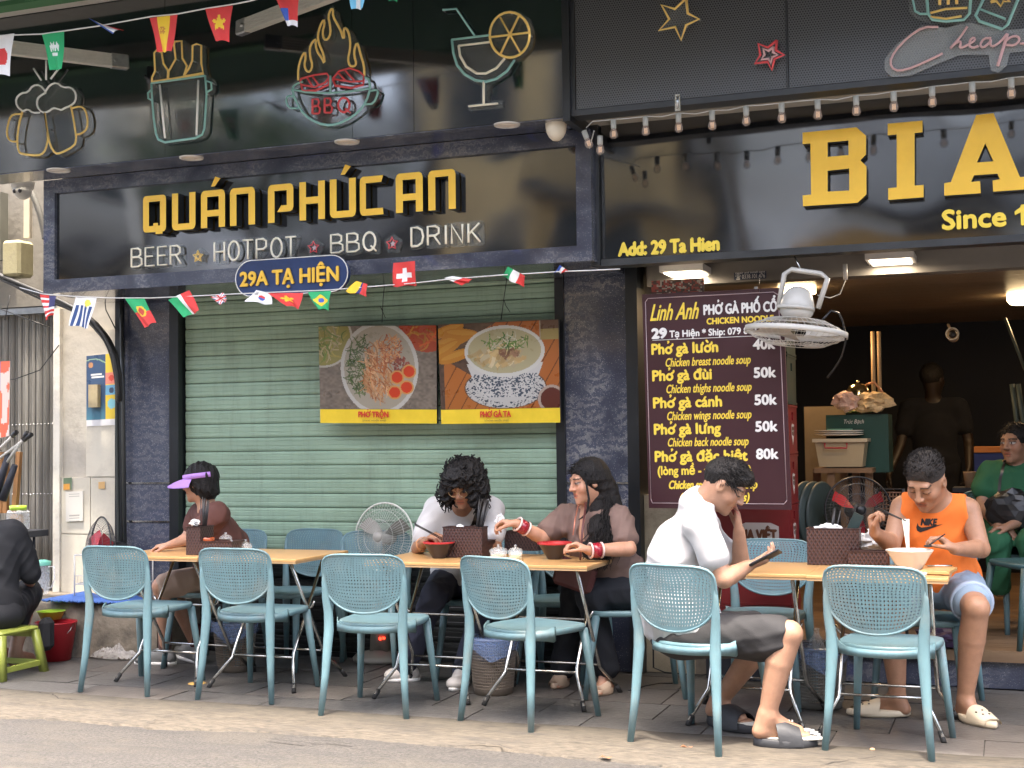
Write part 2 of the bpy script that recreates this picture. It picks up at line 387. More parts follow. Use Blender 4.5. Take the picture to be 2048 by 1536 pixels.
m_slat = M('green_slat', (.315,.435,.315), .42, var=.10, scale=3, bump=.03, dirt=(.20,.27,.18), dscale=1.1, damt=.7, rand=.06, stretch=(1,1,1.6), world=True, streak=((.17,.21,.15),(7,1,.8),1.6,.35))
m_slatd = M('black_slat', (.012,.014,.014), .4, var=.3, scale=5, rand=.2)
sh = thing('roller_shutter', 'closed green slatted roller shutter, its lowest slats black', 'shutter', (-3.8,7.6,0))
sx0, sx1 = XP1+.012, XP2-.012; ph = .0905; prof = [(0,.000),(.003,.006),(.014,.011),(.030,.012),(.034,.009),(.037,.012),(.062,.014),(.066,.010),(.069,.013),(.082,.012),(.0875,.005),(.0875,.0)]
q = MB(); k = len(prof); vs = [(sx0, 7.6-d, z) for z, d in prof]+[(sx1, 7.6-d, z) for z, d in prof]
q.add([Vector(v)-Vector((-3.8,7.6,0)) for v in vs], [(i, k+i, k+i+1, i+1) for i in range(k-1)], 0, False)
mes = q.mesh('slat', m_slat); med = q.mesh('slat', m_slatd); z = .03; i = 0
while z < 2.42:
    s_ = bpy.data.objects.new('slat', med if z < .56 else mes); COL.objects.link(s_); s_.parent = sh; s_.location = (0, random.uniform(-.0015,.0015), z)
    z += ph; i += 1
MB().box((sx0-.005,7.601,.02), (sx1+.005,7.63,2.45)).make('backing', m_black, sh)
MB().box((sx0,7.575,.0), (sx1,7.60,.031)).make('bottom_rail', m_black, sh)
# ---- clad pillars
def marble_mat(name, seed=0., silver=.5, scale=1., speck=.35):
    m = bpy.data.materials.new(name); m.use_nodes = True; n = m.node_tree; b = n.nodes['Principled BSDF']; L = n.links.new
    tc = n.nodes.new('ShaderNodeTexCoord'); mp = n.nodes.new('ShaderNodeMapping'); mp.inputs['Location'].default_value = (seed, seed*.3, seed*.7); L(tc.outputs['Object'], mp.inputs[0])
    nz = n.nodes.new('ShaderNodeTexNoise'); nz.inputs['Scale'].default_value = 1.6*scale; nz.inputs['Detail'].default_value = 2; nz.inputs['Distortion'].default_value = 1.2; L(mp.outputs[0], nz.inputs['Vector'])
    wv = n.nodes.new('ShaderNodeTexWave'); wv.wave_type = 'RINGS'; wv.inputs['Scale'].default_value = 5*scale; wv.inputs['Distortion'].default_value = 14; wv.inputs['Detail'].default_value = 6; wv.inputs['Detail Scale'].default_value = 2.2; wv.inputs['Detail Roughness'].default_value = .7; L(mp.outputs[0], wv.inputs['Vector'])
    vo = n.nodes.new('ShaderNodeTexVoronoi'); vo.inputs['Scale'].default_value = 95; L(mp.outputs[0], vo.inputs['Vector'])
    def mr(src, a, b_, c=0, d=1):
        x = n.nodes.new('ShaderNodeMapRange'); x.inputs['From Min'].default_value = a; x.inputs['From Max'].default_value = b_; x.inputs['To Min'].default_value = c; x.inputs['To Max'].default_value = d; L(src, x.inputs[0]); return x.outputs[0]
    def mix(f, a, b_):
        x = n.nodes.new('ShaderNodeMix'); x.data_type = 'RGBA'; L(f, x.inputs[0])
        for i, v in ((6, a), (7, b_)):
            if isinstance(v, tuple): x.inputs[i].default_value = (*v, 1)
            else: L(v, x.inputs[i])
        return x.outputs[2]
    def mul(a, b_):
        x = n.nodes.new('ShaderNodeMath'); x.operation = 'MULTIPLY'; L(a, x.inputs[0])
        if isinstance(b_, float): x.inputs[1].default_value = b_
        else: L(b_, x.inputs[1])
        return x.outputs[0]
    zone = mr(nz.outputs[0], .46, .62)
    c = mix(mr(nz.outputs[0], .35, .6), (.032,.038,.062), (.078,.086,.118))
    c = mix(mul(mul(zone, mr(wv.outputs['Fac'], .35, .95)), silver*.6), c, (.30,.295,.28))
    blue = n.nodes.new('ShaderNodeTexNoise'); blue.inputs['Scale'].default_value = 1.1*scale; blue.inputs['Distortion'].default_value = 2; L(mp.outputs[0], blue.inputs['Vector'])
    c = mix(mul(mr(blue.outputs[0], .62, .72), .55), c, (.04,.05,.18))
    sp = mul(mr(vo.outputs['Distance'], .22, .12), mr(nz.outputs[0], .30, .52)); c = mix(mul(sp, speck), c, (.46,.46,.47))
    L(c, b.inputs['Base Color']); b.inputs['Roughness'].default_value = .16; b.inputs['Coat Weight'].default_value = .5; b.inputs['Coat Roughness'].default_value = .05
    bp = n.nodes.new('ShaderNodeBump'); bp.inputs['Strength'].default_value = .25; bp.inputs['Distance'].default_value = .004; L(vo.outputs['Distance'], bp.inputs['Height']); L(bp.outputs[0], b.inputs['Normal'])
    return m
m_marL = marble_mat('speckled_stone', 2.2, .35, 1., .6); m_marR = marble_mat('swirled_stone', 7.7, 1.2, 1.1, .75); m_marF = marble_mat('frame_stone', 4.1, .6, 1.6, .45)
def pillar(x0, x1, lab, mm, seam):
    t = thing('stone_pillar', lab, 'pillar', ((x0+x1)/2, 7.6, 0))
    MB().box((x0,7.52,0), (x0+.055,7.71,2.42)).make('frame_post', m_black, t)
    MB().box((x1-.07,7.52,0), (x1,7.71,2.42)).make('frame_post', m_black, t)
    z = 0.0
    for zz in seam:
        MB().box((x0+.055,7.54,z+.004), (x1-.07,7.71,zz-.004)).make('stone_panel', mm, t)
        z = zz
    for zz in seam[:-1]: MB().box((x0+.03,7.533,zz-.006), (x1-.03,7.539,zz+.006)).make('seam_strip', m_chrome, t)
    return t
m_chrome = M('chrome', (.62,.62,.60), .18, 1., var=.08, scale=30)
m_steel = M('dull_steel', (.36,.36,.35), .35, 1., var=.2, scale=20)
zs = [P(300,1043,7.53).z, P(300,966,7.53).z]
pL = pillar(XL, XP1, 'speckled dark stone pillar left of the green shutter', m_marL, [zs[0], zs[1], 2.42])
pR = pillar(XP2, XR, 'dark stone pillar with silvery swirls right of the shutter', m_marR, [P(1200,966,7.53).z, 2.42])

# ---- neighbouring house on the left: pier with tiles, folding gate, upper wall
nb = thing('neighbour_house', 'old plastered house at the left edge with a tiled pier', 'building', (-6.2,7.6,0))
gx = P(113,800,7.62).x
MB().box((gx,7.62,.0), (XL-.004,8.6,2.62)).make('pier', m_conc, nb)
m_concg = M('grey_plaster', (.20,.185,.155), .85, var=.2, scale=4, bump=.4, bscale=20, dirt=(.13,.11,.09), dscale=3, damt=.6)
MB().box((-9,7.7,2.34), (gx,8.6,4.4)).make('wall', m_concg, nb)
MB().box((gx,7.56,2.62), (XL-.004,8.6,4.4)).make('upper_wall', m_concg, nb)
MB().box((-9,8.6,0), (XL-.01,8.7,2.36)).make('dark_room', m_dark, nb)
# plaster bands proud of the pier, then tiles
MB().box((gx,7.585,.26), (gx+.055,7.62,2.3)).make('edge_moulding', M('white_edge', (.72,.68,.58), .7, var=.12, scale=6, bump=.2, dirt=(.35,.3,.24), dscale=5), nb)
def tile(x0, x1, z0, z1, mat=m_tile, y=7.60): MB().box((x0,y,z0), (x1,7.619,z1)).make('wall_tile', mat, nb)
tz0 = P(180,1200,7.6).z; tz1 = P(180,954,7.6).z; tz2 = P(180,848,7.6).z; xm = P(181,1000,7.6).x; xm2 = P(165,800,7.6).x
tile(gx+.06, xm-.003, P(150,1068,7.6).z+.003, tz1-.003); tile(xm+.003, XL-.05, P(200,1068,7.6).z+.003, tz1-.003)
tile(gx+.06, XL-.05, tz0-.05, P(150,1068,7.6).z-.003)
tile(xm2+.03, XL-.05, tz1+.003, tz2-.003); tile(xm2+.03, XL-.05, tz2+.003, P(200,660,7.6).z, m_conc)
# raised step that carries the fan rack
step = MB(); sy0 = 7.12; sz = P(230,1207,7.12).z
nxx = 60; sx_0, sx_1 = -7.6, -5.02
rows = []
for j, (y, zf) in enumerate([(7.62,1),(sy0+.03,1),(sy0,.93),(sy0-.005,.5),(sy0+.0,.0)]):
    rows.append([(sx_0+(sx_1-sx_0)*i/nxx, y+rng.normal()*.006*(j > 1), zf*sz+rng.normal()*.004*(0 < j)) for i in range(nxx+1)])
vs = [p for r_ in rows for p in r_]; k = nxx+1
step.add(vs, [(j*k+i, j*k+i+1, (j+1)*k+i+1, (j+1)*k+i) for j in range(4) for i in range(nxx)][::1], 0, True)
step.add([rows[0][-1], rows[1][-1], rows[2][-1], rows[3][-1], rows[4][-1], (sx_1, 7.62, 0)], [(0,1,2,3,4,5)])
o = step.make('raised_step', m_conc2); o['kind'] = 'structure'
# folding lattice gate
gate = thing('folding_gate', 'grey metal concertina gate left of the tiled pier', 'gate', (-6.8,7.78,0))
m_gate = M('gate_metal', (.25,.235,.205), .6, .1, var=.3, scale=8, dirt=(.10,.085,.065), dscale=3, rand=.3, stretch=(1,1,.2), world=True)
MB().box((-7.6,7.80,.27), (gx,7.82,2.3)).make('gate_backing', m_gate, gate)
q = MB().add([(0,0,0),(.0115,-.012,0),(.0165,-.012,0),(.028,0,0),(0,0,2.04),(.0115,-.012,2.04),(.0165,-.012,2.04),(.028,0,2.04)], [(0,1,5,4),(1,2,6,5),(2,3,7,6)])
me = q.mesh('gate_slat', m_gate); x = gx-.035; i = 0
while x > -7.5:
    s_ = bpy.data.objects.new('gate_slat', me); COL.objects.link(s_); s_.parent = gate; s_.location = (x+6.8, (.004 if i % 2 else -.006), .27)
    x -= .0305; i += 1
for z_ in (P(60,848,7.76).z, P(60,987,7.76).z):
    c_ = MB()
    x = gx-.05
    while x > -7.3: c_.ell((x, 7.752, z_+.012*(x-gx)), (.0055,.0055,.0055), n=6, k=4); x -= .0315
    o = c_.make('rivet_row', m_chrome, gate); o['kind'] = 'stuff'
MB().box((-7.6,7.74,.262), (gx,7.83,.285)).make('bottom_track', m_steel, gate)
MB().box((-7.6,7.72,2.29), (gx-.002,7.84,2.335)).make('top_track', m_steel, gate)
# ---- base wall and step of the right-hand shop
shop = thing('beer_shop_building', 'beer shop with open front and warm lit wooden ceiling on the right', 'building', (-.4,9,0))
m_base = M('beige_base', (.34,.29,.20), .85, var=.2, scale=6, bump=.3, dirt=(.12,.10,.07), dscale=3, damt=.7)
sz2 = P(1883,1297,7.6).z
MB().box((-2.008,7.6,0), (-1.72,7.9,1.02)).make('base_wall', m_base, shop)
MB().box((-1.72,7.601,0), (-1.2,7.9,sz2-.012)).make('base_wall', m_conc2, shop)
m_wood = M('floor_wood', (.20,.125,.07), .4, var=.35, scale=4, bump=.1, bscale=30, rand=.2, stretch=(.25,2.2,1), dirt=(.07,.05,.03), dscale=2.5, damt=.4)
MB().box((-1.2,7.62,0), (1.6,7.9,sz2-.06)).make('step_riser', m_marF, shop)
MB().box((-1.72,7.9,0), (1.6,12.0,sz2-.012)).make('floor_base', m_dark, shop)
yy = 7.585
while yy < 11.9:
    MB().box((-1.2 if yy < 7.9 else -1.9, yy, sz2-.011 if yy > 7.88 else sz2-.058), (1.6, yy+.141, sz2)).make('floor_board', m_wood, shop); yy += .145
m_ceilw = M('ceiling_wood', (.27,.20,.13), .38, var=.25, scale=3, rand=.12, stretch=(.35,4,1))
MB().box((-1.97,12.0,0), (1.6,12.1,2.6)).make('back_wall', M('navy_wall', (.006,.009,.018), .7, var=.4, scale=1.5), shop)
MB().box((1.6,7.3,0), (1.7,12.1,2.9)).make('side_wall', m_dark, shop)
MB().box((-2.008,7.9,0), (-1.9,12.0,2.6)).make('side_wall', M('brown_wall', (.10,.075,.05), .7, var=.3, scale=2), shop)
yy = 7.74
while yy < 11.95:
    MB().box((-1.9,yy,2.31), (1.6,yy+.196,2.33)).make('ceiling_board', m_ceilw, shop); yy += .2
MB().box((-1.97,7.60,2.235), (1.6,7.735,2.40)).make('beam', M('grey_beam', (.16,.145,.125), .6, var=.15, scale=4), shop)
MB().box((-1.97,6.99,2.36), (1.6,7.60,2.42)).make('soffit', m_dark, shop)
MB().box((-2.0,7.1,2.42), (1.6,12.1,4.6)).make('upper_storey', m_wallhi, shop)
MB().box((-2.0,6.72,3.06), (1.6,7.1,4.6)).make('upper_front', m_wallhi, shop)

nr = thing('neighbour_house', 'plain plastered house beyond the beer shop, right of the picture', 'building', (5,8,0))
MB().box((1.72,7.62,0), (9,12,5)).make('wall', m_concg, nr); q = MB(); q.box((2.6,7.58,0), (4.6,7.615,2.4)); q.make('shutter_door', M('grey_door', (.18,.19,.19), .5), nr)
# cracks and mortar smears in the sunlit strip
q = MB()
for pl in ([(-20,1394),(30,1387),(70,1384),(105,1388),(118,1397),(160,1399)], [(292,1446),(330,1433),(372,1427)], [(368,1422),(400,1416),(425,1408)], [(890,1496),(950,1486),(1000,1489),(1030,1500)], [(1215,1508),(1190,1522),(1165,1540)], [(1385,1492),(1400,1478),(1450,1481)], [(1640,1530),(1700,1519),(1760,1513)], [(960,1452),(990,1443)], [(540,1478),(600,1483),(640,1480),(720,1490)]):
    pts = []
    for a, b in zip(pl[:-1], pl[1:]):
        for k_ in range(6): pts.append(G(a[0]+(b[0]-a[0])*k_/6+random.uniform(-2,2), a[1]+(b[1]-a[1])*k_/6+random.uniform(-1,1), .0105))
    w_ = [random.uniform(.002,.006) for _ in pts]; vs = [p+Vector((0,-a,0)) for p, a in zip(pts, w_)]+[p+Vector((0,a,0)) for p, a in zip(pts, w_)]; k_ = len(pts); q.add(vs, [(i, i+1, k_+i+1, k_+i) for i in range(k_-1)])
o = q.make('cracks', M('crack_dark', (.03,.026,.022), .9), kerb); o['kind'] = 'stuff'
# ---- houses across the street: behind the photographer, seen mirrored in the black panels
m_ply = [M('cream_render', (.78,.74,.64), .85, var=.15, scale=2, dirt=(.3,.26,.2), dscale=1.2), M('pale_render', (.80,.82,.80), .85, var=.15, scale=2, dirt=(.3,.3,.28), dscale=1.5), M('ochre_render', (.70,.52,.26), .85, var=.15, scale=2), M('grey_render', (.60,.60,.58), .85, var=.15, scale=2)]
m_pane = M('dark_pane', (.02,.022,.025), .3, var=.1); m_frm = M('window_frame', (.30,.30,.28), .5)
hx = -22.
for i, wd in enumerate([5.2, 4.2, 4.8, 3.9, 4.4, 5.0, 4.6, 5.4]):
    hgt = [6.6, 7.4, 6.2, 7.8, 6.8, 7.1, 6.4, 7.0][i]; y = -3.6-(i % 3)*.25
    hb = thing('row_house', ['wide cream house', 'narrow pale house', 'low ochre house', 'tall grey house', 'cream house with grey awning', 'pale house', 'ochre house', 'grey corner house'][i] + ' across the street behind the photographer', 'house', (hx+wd/2, y, 0), group='houses across the street')
    MB().box((hx,y-6,0), (hx+wd-.06,y,hgt)).make('wall', m_ply[(i*3+1) % 4], hb)
    for f in range(1, 4):
        for c in range(2):
            wx = hx+wd*(.16+.42*c); wz = .2+f*2.6
            if wz+1.5 > hgt: continue
            wn = MB().box((wx,y,wz), (wx+wd*.26,y+.05,wz+1.45)).make('window', m_frm, hb)
            MB().box((wx+.06,y+.051,wz+.06), (wx+wd*.26-.06,y+.06,wz+1.39)).make('pane', m_pane, wn)
    MB().box((hx+wd*.45,y,4.34), (hx+wd*.98,y+.75,4.46)).make('balcony_slab', m_asph, hb)
    q = MB(); [q.tube([(hx+wd*.45+.12*k_,y+.72,4.46),(hx+wd*.45+.12*k_,y+.72,5.2)], .02, 4) for k_ in range(int(wd*.53/.12))]; q.tube([(hx+wd*.45,y+.72,5.2),(hx+wd*.98,y+.72,5.2)], .03, 4); o_ = q.make('balcony_rail', m_black, hb); o_['kind'] = 'stuff'
    MB().box((hx-.06,y-.3,0), (hx+.22,y+.06,hgt)).make('dark_gap_strip', m_dark, hb)  # dark strip for the gap between houses, added to break up reflections
    aw = MB(); aw.add([(hx+.2,y,2.9), (hx+wd-.3,y,2.9), (hx+wd-.3,y+1.0,2.55), (hx+.2,y+1.0,2.55), (hx+.2,y,2.93), (hx+wd-.3,y,2.93), (hx+wd-.3,y+1.02,2.58), (hx+.2,y+1.02,2.58)], [(0,1,2,3),(7,6,5,4),(3,2,6,7),(0,3,7,4),(1,5,6,2)])
    aw.make('awning', [M('grey_awning', (.16,.16,.15), .8), M('blue_awning', (.05,.10,.25), .8), M('white_awning', (.7,.7,.68), .8), M('ochre_awning', (.45,.28,.08), .8)][i % 4], hb)
    if i % 2 == 0: MB().box((hx+wd*.1,y+.06,3.1), (hx+wd*.62,y+.09,5.2)).make('tarpaulin', M('white_tarp', (.85,.85,.83), .6, var=.2, scale=1.5, bump=.8, bscale=3), hb)
    if i % 3 == 1: MB().box((hx+wd*.3,y+.06,3.0), (hx+wd*.9,y+.2,3.9)).make('shop_board', M('board_orange', (.60,.33,.08), .6), hb)
    dr = MB().box((hx+.5,y+.0,.0), (hx+wd-.7,y+.03,2.4)).make('shop_opening', m_dark, hb)
    hx += wd
for tx, ty, tz, sc in ((-9.5,-1.9,5.4,1.5), (-3.2,-2.3,6.0,1.3), (3.5,-2.0,5.2,1.6)):  # unseen trees, added to break up the reflections in the black panels
    tr = thing('street_tree', ['leafy street tree opposite the noodle bar, out of view', 'small street tree opposite the shutter, out of view', 'spreading street tree opposite the beer shop, out of view'][[-9.5,-3.2,3.5].index(tx)], 'tree', (tx,ty,0), 'trees across the street')
    MB().tube([(tx,ty,0),(tx+.1,ty,2),(tx,ty+.1,tz-.5),(tx+.2,ty,tz+.5)], [.16,.13,.09,.04], 8).make('trunk', M('bark', (.12,.09,.06), .9), tr)
    q = MB()
    for _ in range(1500):
        v = rng.normal(size=3); v = v/np.linalg.norm(v)*sc*(.35+.65*rng.random()); c_ = Vector((tx+v[0]*1.3, ty+v[1]*.6, tz+v[2]*.6)); a_ = Vector(rng.normal(size=3)).normalized()*.09; b_ = Vector(rng.normal(size=3)).normalized()*.07; q.add([c_-a_, c_+b_, c_+a_, c_-b_], [(0,1,2,3)])
    q.make('crown', M('leaf_green', (.035,.075,.02), .7, rand=.1), tr)
# ================================================================== SIGNS
def gloss(name, col=(.008,.009,.011), rough=.07, wave=.0, wscale=1.2):
    m = bpy.data.materials.new(name); m.use_nodes = True; n = m.node_tree; b = n.nodes['Principled BSDF']; L = n.links.new
    b.inputs['Base Color'].default_value = (*col, 1); b.inputs['Specular IOR Level'].default_value = .5; b.inputs['IOR'].default_value = 2.3
    tc = n.nodes.new('ShaderNodeTexCoord'); nz = n.nodes.new('ShaderNodeTexNoise'); nz.inputs['Scale'].default_value = 5; nz.inputs['Detail'].default_value = 7; L(tc.outputs['Object'], nz.inputs['Vector'])
    mr = n.nodes.new('ShaderNodeMapRange'); mr.inputs['To Min'].default_value = rough*.6; mr.inputs['To Max'].default_value = rough*1.8; L(nz.outputs[0], mr.inputs[0]); L(mr.outputs[0], b.inputs['Roughness'])
    if wave:
        n2 = n.nodes.new('ShaderNodeTexNoise'); n2.inputs['Scale'].default_value = wscale; n2.inputs['Detail'].default_value = 1; L(tc.outputs['Object'], n2.inputs['Vector'])
        bp = n.nodes.new('ShaderNodeBump'); bp.inputs['Strength'].default_value = wave; bp.inputs['Distance'].default_value = .1; L(n2.outputs[0], bp.inputs['Height']); L(bp.outputs[0], b.inputs['Normal'])
    return m
m_gl = gloss('black_glass_panel', wave=.12, wscale=.9); m_glb = gloss('black_sign_sheet', wave=.25, wscale=1.1, rough=.06)
FAS, SGN, RPF, BIA = wall(6.60), wall(6.86), wall(6.60), wall(6.985)
m_yel = M('yellow_letter', (.92,.56,.05), .4, var=.06, scale=5, dirt=(.75,.42,.04), dscale=3, damt=.3)
m_ylp = M('yellow_print', (.92,.68,.07), .5, var=.04)
m_wht = M('white_print', (.85,.83,.78), .5, var=.03)

# ---- upper fascia of black glossy panels with lit ledge below
t = thing('panel_fascia', 'glossy black panel band that carries the drink neon signs', 'facade panel', (-4,6.6,3.4))
xs = [-6.6, P(330,250,6.6).x, P(705,250,6.6).x, P(828,250,6.6).x, P(1129,233,6.6).x]
for a, b in zip(xs[:-1], xs[1:]): MB().box((a+.0015,6.6,3.03), (b-.0015,6.72,4.15)).make('glossy_panel', m_gl, t)
MB().box((xs[0],6.604,3.024), (xs[-1],6.85,3.029)).make('ledge_cladding', m_marF, t)
MB().box((xs[-1],6.57,3.0), (xs[-1]+.04,6.9,4.2)).make('end_post', m_black, t)
m_lens = M('lamp_lens', (.75,.68,.60), .3, var=.03)
for x, y in ((117,341),(383,316),(694,284),(1014,250)):
    c = G(x, y, 3.02); d = thing('downlight', None, None, c); 
    d.parent = t; d.location = c-Vector((-4,6.6,3.4)); ORG[d.name] = Vector(c)
    MB().lathe([(.0,.0),(.052,.0),(.054,.002)], c, 28).make('lens', m_lens, d)
    MB().lathe([(.054,.003),(.055,-.004),(.069,-.004),(.071,.003)], c, 28).make('rim', M('lamp_rim', (.62,.60,.56), .3), d)

# ---- name sign of the noodle bar
t = thing('name_sign', 'wide black sign with yellow rounded block letters above the green shutter', 'sign', (-3.9,6.86,2.66))
A = SGN.px(82,350); B = SGN.px(1184,521); z0, z1 = B[1], 3.022; x0, x1 = A[0]+.02, B[0]
f = .085
MB().box((x0,6.86,z0), (x1,7.5,z0+f)).make('frame_bar', m_marF, t)
MB().box((x0,6.86,z1-f), (x1,7.5,z1)).make('frame_bar', m_marF, t)
MB().box((x0,6.861,z0+f), (x0+f,7.5,z1-f)).make('frame_bar', m_marF, t)
MB().box((x1-f,6.861,z0+f), (x1,7.5,z1-f)).make('frame_bar', m_marF, t)
MB().box((x0+f,6.885,z0+f), (x1-f,7.0,z1-f)).make('sign_face', m_glb, t)
Wl = wall(6.885)
def rc(x0, y0, x1, y1, r=.1, tl=1, tr=1, br=1, bl=1):
    p = []
    for (cx_, cy_, on, a0) in ((x0, y0, bl, 180), (x1, y0, br, 270), (x1, y1, tr, 0), (x0, y1, tl, 90)):
        if not on: p.append((cx_, cy_)); continue
        sx_ = 1 if cx_ == x0 else -1; sy_ = 1 if cy_ == y0 else -1
        for q in range(4): 
            a = radians(a0+30*q); p.append((cx_+sx_*r+cos(a)*r, cy_+sy_*r+sin(a)*r))
    return p
def rev(p): return p[::-1]
TH, TV = .26, .17
GLY = {
 'Q': ([rc(0,0,1,1,.12)], [rc(TH,TV,1-TH,1-TV,.02,0,0,0,0)], [[(.45,TV-.01),(.45,TV+.07),(.66,TV+.07),(.66,TV-.01)], [(.55,-.06),(.55,.01),(.85,.01),(.85,-.06)]]),
 'U': ([[(0,1),(0,.12),(.04,.04),(.12,0),(.88,0),(.96,.04),(1,.12),(1,1),(1-TH,1),(1-TH,TV),(TH,TV),(TH,1)]], [], []),
 'A': ([[(0,0),(TH,0),(TH,.30),(1-TH,.30),(1-TH,0),(1,0),(1,.88),(.96,.96),(.88,1),(.12,1),(.04,.96),(0,.88)]], [[(TH,.47),(1-TH,.47),(1-TH,1-TV),(TH,1-TV)]], []),
 'N': ([[(0,0),(TH,0),(TH,1-TV),(1-TH,1-TV),(1-TH,0),(1,0),(1,.88),(.96,.96),(.88,1),(.12,1),(.04,.96),(0,.88)]], [], []),
 'P': ([[(0,0),(TH,0),(TH,1-TV),(1-TH,1-TV),(1-TH,.44),(.52,.44),(.36,.27),(.88,.27),(.96,.31),(1,.39),(1,.88),(.96,.96),(.88,1),(.12,1),(.04,.96),(0,.88)]], [], []),
 'H': ([[(0,0),(TH,0),(TH,.42),(1-TH,.42),(1-TH,0),(1,0),(1,1),(1-TH,1),(1-TH,.60),(TH,.60),(TH,1),(0,1)]], [], []),
 'C': ([[(.12,0),(1,0),(.98,TV),(TH,TV),(TH,1-TV),(.92,1-TV),(1,1),(.12,1),(.04,.96),(0,.88),(0,.12),(.04,.04)]], [], []),
}
nn = .072; Fn = Wl
bl = Wl.px(286,466,nn); brr = Wl.px(912,417,nn); zb = (bl[1]+brr[1])/2; cap = Wl.px(460,378,nn)[1]-Wl.px(460,453,nn)[1]
for ch, a, b, ac in (('Q',286,332,0),('U',344,391,0),('A',402,450,1),('N',460,510,0),('P',536,587,0),('H',599,650,0),('U',660,712,1),('C',720,767,0),('A',792,846,0),('N',857,912,0)):
    u0 = Wl.px(a,440,nn)[0]; u1 = Wl.px(b,440,nn)[0]; q = MB(); outs, holes, extra = GLY[ch]
    mp_ = lambda p: (u0+(u1-u0)*p[0], zb+cap*p[1])
    hs = [[mp_(p) for p in h] for h in holes]
    for o_ in outs: q.poly([mp_(p) for p in o_], Fn, .06, .012, 0, 1, holes=hs)
    for e in extra: q.poly([mp_(p) for p in e], Fn, .06, .0125, 0, 1)
    if ac: q.poly([mp_(p) for p in ((.42,1.10),(.58,1.10),(.82,1.30),(.60,1.36))], Fn, .06, .012, 0, 1)
    q.make('letter', [m_yel, m_black], t)
# ---- bent-tube neon words
SF = {'B': [[(0,0),(0,1),(.5,1),(.7,.9),(.7,.65),(.5,.53),(0,.53)], [(.5,.53),(.78,.42),(.8,.12),(.55,0),(0,0)]], 'E': [[(.65,1),(0,1),(0,0),(.68,0)], [(0,.52),(.55,.52)]],
 'R': [[(0,0),(0,1),(.5,1),(.72,.88),(.72,.62),(.5,.5),(0,.5)], [(.4,.5),(.8,0)]], 'H': [[(0,0),(0,1)], [(.75,0),(.75,1)], [(0,.5),(.75,.5)]],
 'O': [[(.4+.4*cos(radians(a)), .5+.5*sin(radians(a))) for a in range(0,361,24)]], 'T': [[(0,1),(.75,1)], [(.375,1),(.375,0)]], 'P': [[(0,0),(0,1),(.5,1),(.72,.88),(.72,.6),(.5,.48),(0,.48)]],
 'Q': [[(.4+.4*cos(radians(a)), .5+.5*sin(radians(a))) for a in range(0,361,24)], [(.5,.25),(.85,-.05)]], 'D': [[(0,0),(0,1),(.4,1),(.68,.85),(.78,.5),(.68,.15),(.4,0),(0,0)]],
 'I': [[(.1,0),(.1,1)]], 'N': [[(0,0),(0,1),(.7,0),(.7,1)]], 'K': [[(0,0),(0,1)], [(.7,1),(0,.42)], [(.2,.58),(.75,0)]]}
SW = {'I': .2, 'T': .75, 'E': .68}
m_ncr = M('cream_tube', (.95,.88,.70), .45, var=.05); m_nye = M('yellow_tube', (.95,.66,.20), .45, var=.06); m_nmi = M('mint_tube', (.30,.58,.53), .45, var=.06)
m_nre = M('red_tube', (.80,.09,.10), .45, var=.06); m_nwh = M('white_tube', (.92,.92,.88), .45, var=.05); m_npk = M('pink_tube', (.72,.45,.45), .45, var=.05)
m_acr = Mclear('acrylic_sheet', (.55,.60,.58), .07, .1); m_acr2 = Mclear('hazy_acrylic_sheet', (.55,.58,.56), .25, .25)
def smooth_line(p, it=1):
    for _ in range(it):
        q = [p[0]]
        for a, b in zip(p[:-1], p[1:]): q += [(a[0]*.75+b[0]*.25, a[1]*.75+b[1]*.25), (a[0]*.25+b[0]*.75, a[1]*.25+b[1]*.75)]
        q.append(p[-1]); p = q
    return p
def tube2(mb, fr, pts, n, r=.0068, m=0, sm=0, closed=False):
    if sm: pts = smooth_line(pts, sm)
    mb.tube([fr(a, b, n) for a, b in pts], r, 6, m, closed=closed, flat=.8)
def hullplate(fr, pts, pad, n, name, mat, parent):
    """acrylic back plate following a cloud of points"""
    P2 = sorted(set((round(p[0],4), round(p[1],4)) for p in pts)); big = []
    for p in P2:
        for a in range(0, 360, 45): big.append((p[0]+pad*cos(radians(a)), p[1]+pad*sin(radians(a))))
    big = sorted(set(big)); lo = []; up = []
    cr = lambda o, a, b: (a[0]-o[0])*(b[1]-o[1])-(a[1]-o[1])*(b[0]-o[0])
    for p in big:
        while len(lo) > 1 and cr(lo[-2], lo[-1], p) <= 0: lo.pop()
        lo.append(p)
    for p in reversed(big):
        while len(up) > 1 and cr(up[-2], up[-1], p) <= 0: up.pop()
        up.append(p)
    q = MB(); q.poly(lo[:-1]+up[:-1], fr, .004, n); return q.make(name, mat, parent)
def star_pts(cx_, cy_, R, r=.4, rot=90): return [(cx_+(R if i % 2 == 0 else R*r)*cos(radians(rot+36*i)), cy_+(R if i % 2 == 0 else R*r)*sin(radians(rot+36*i))) for i in range(10)]
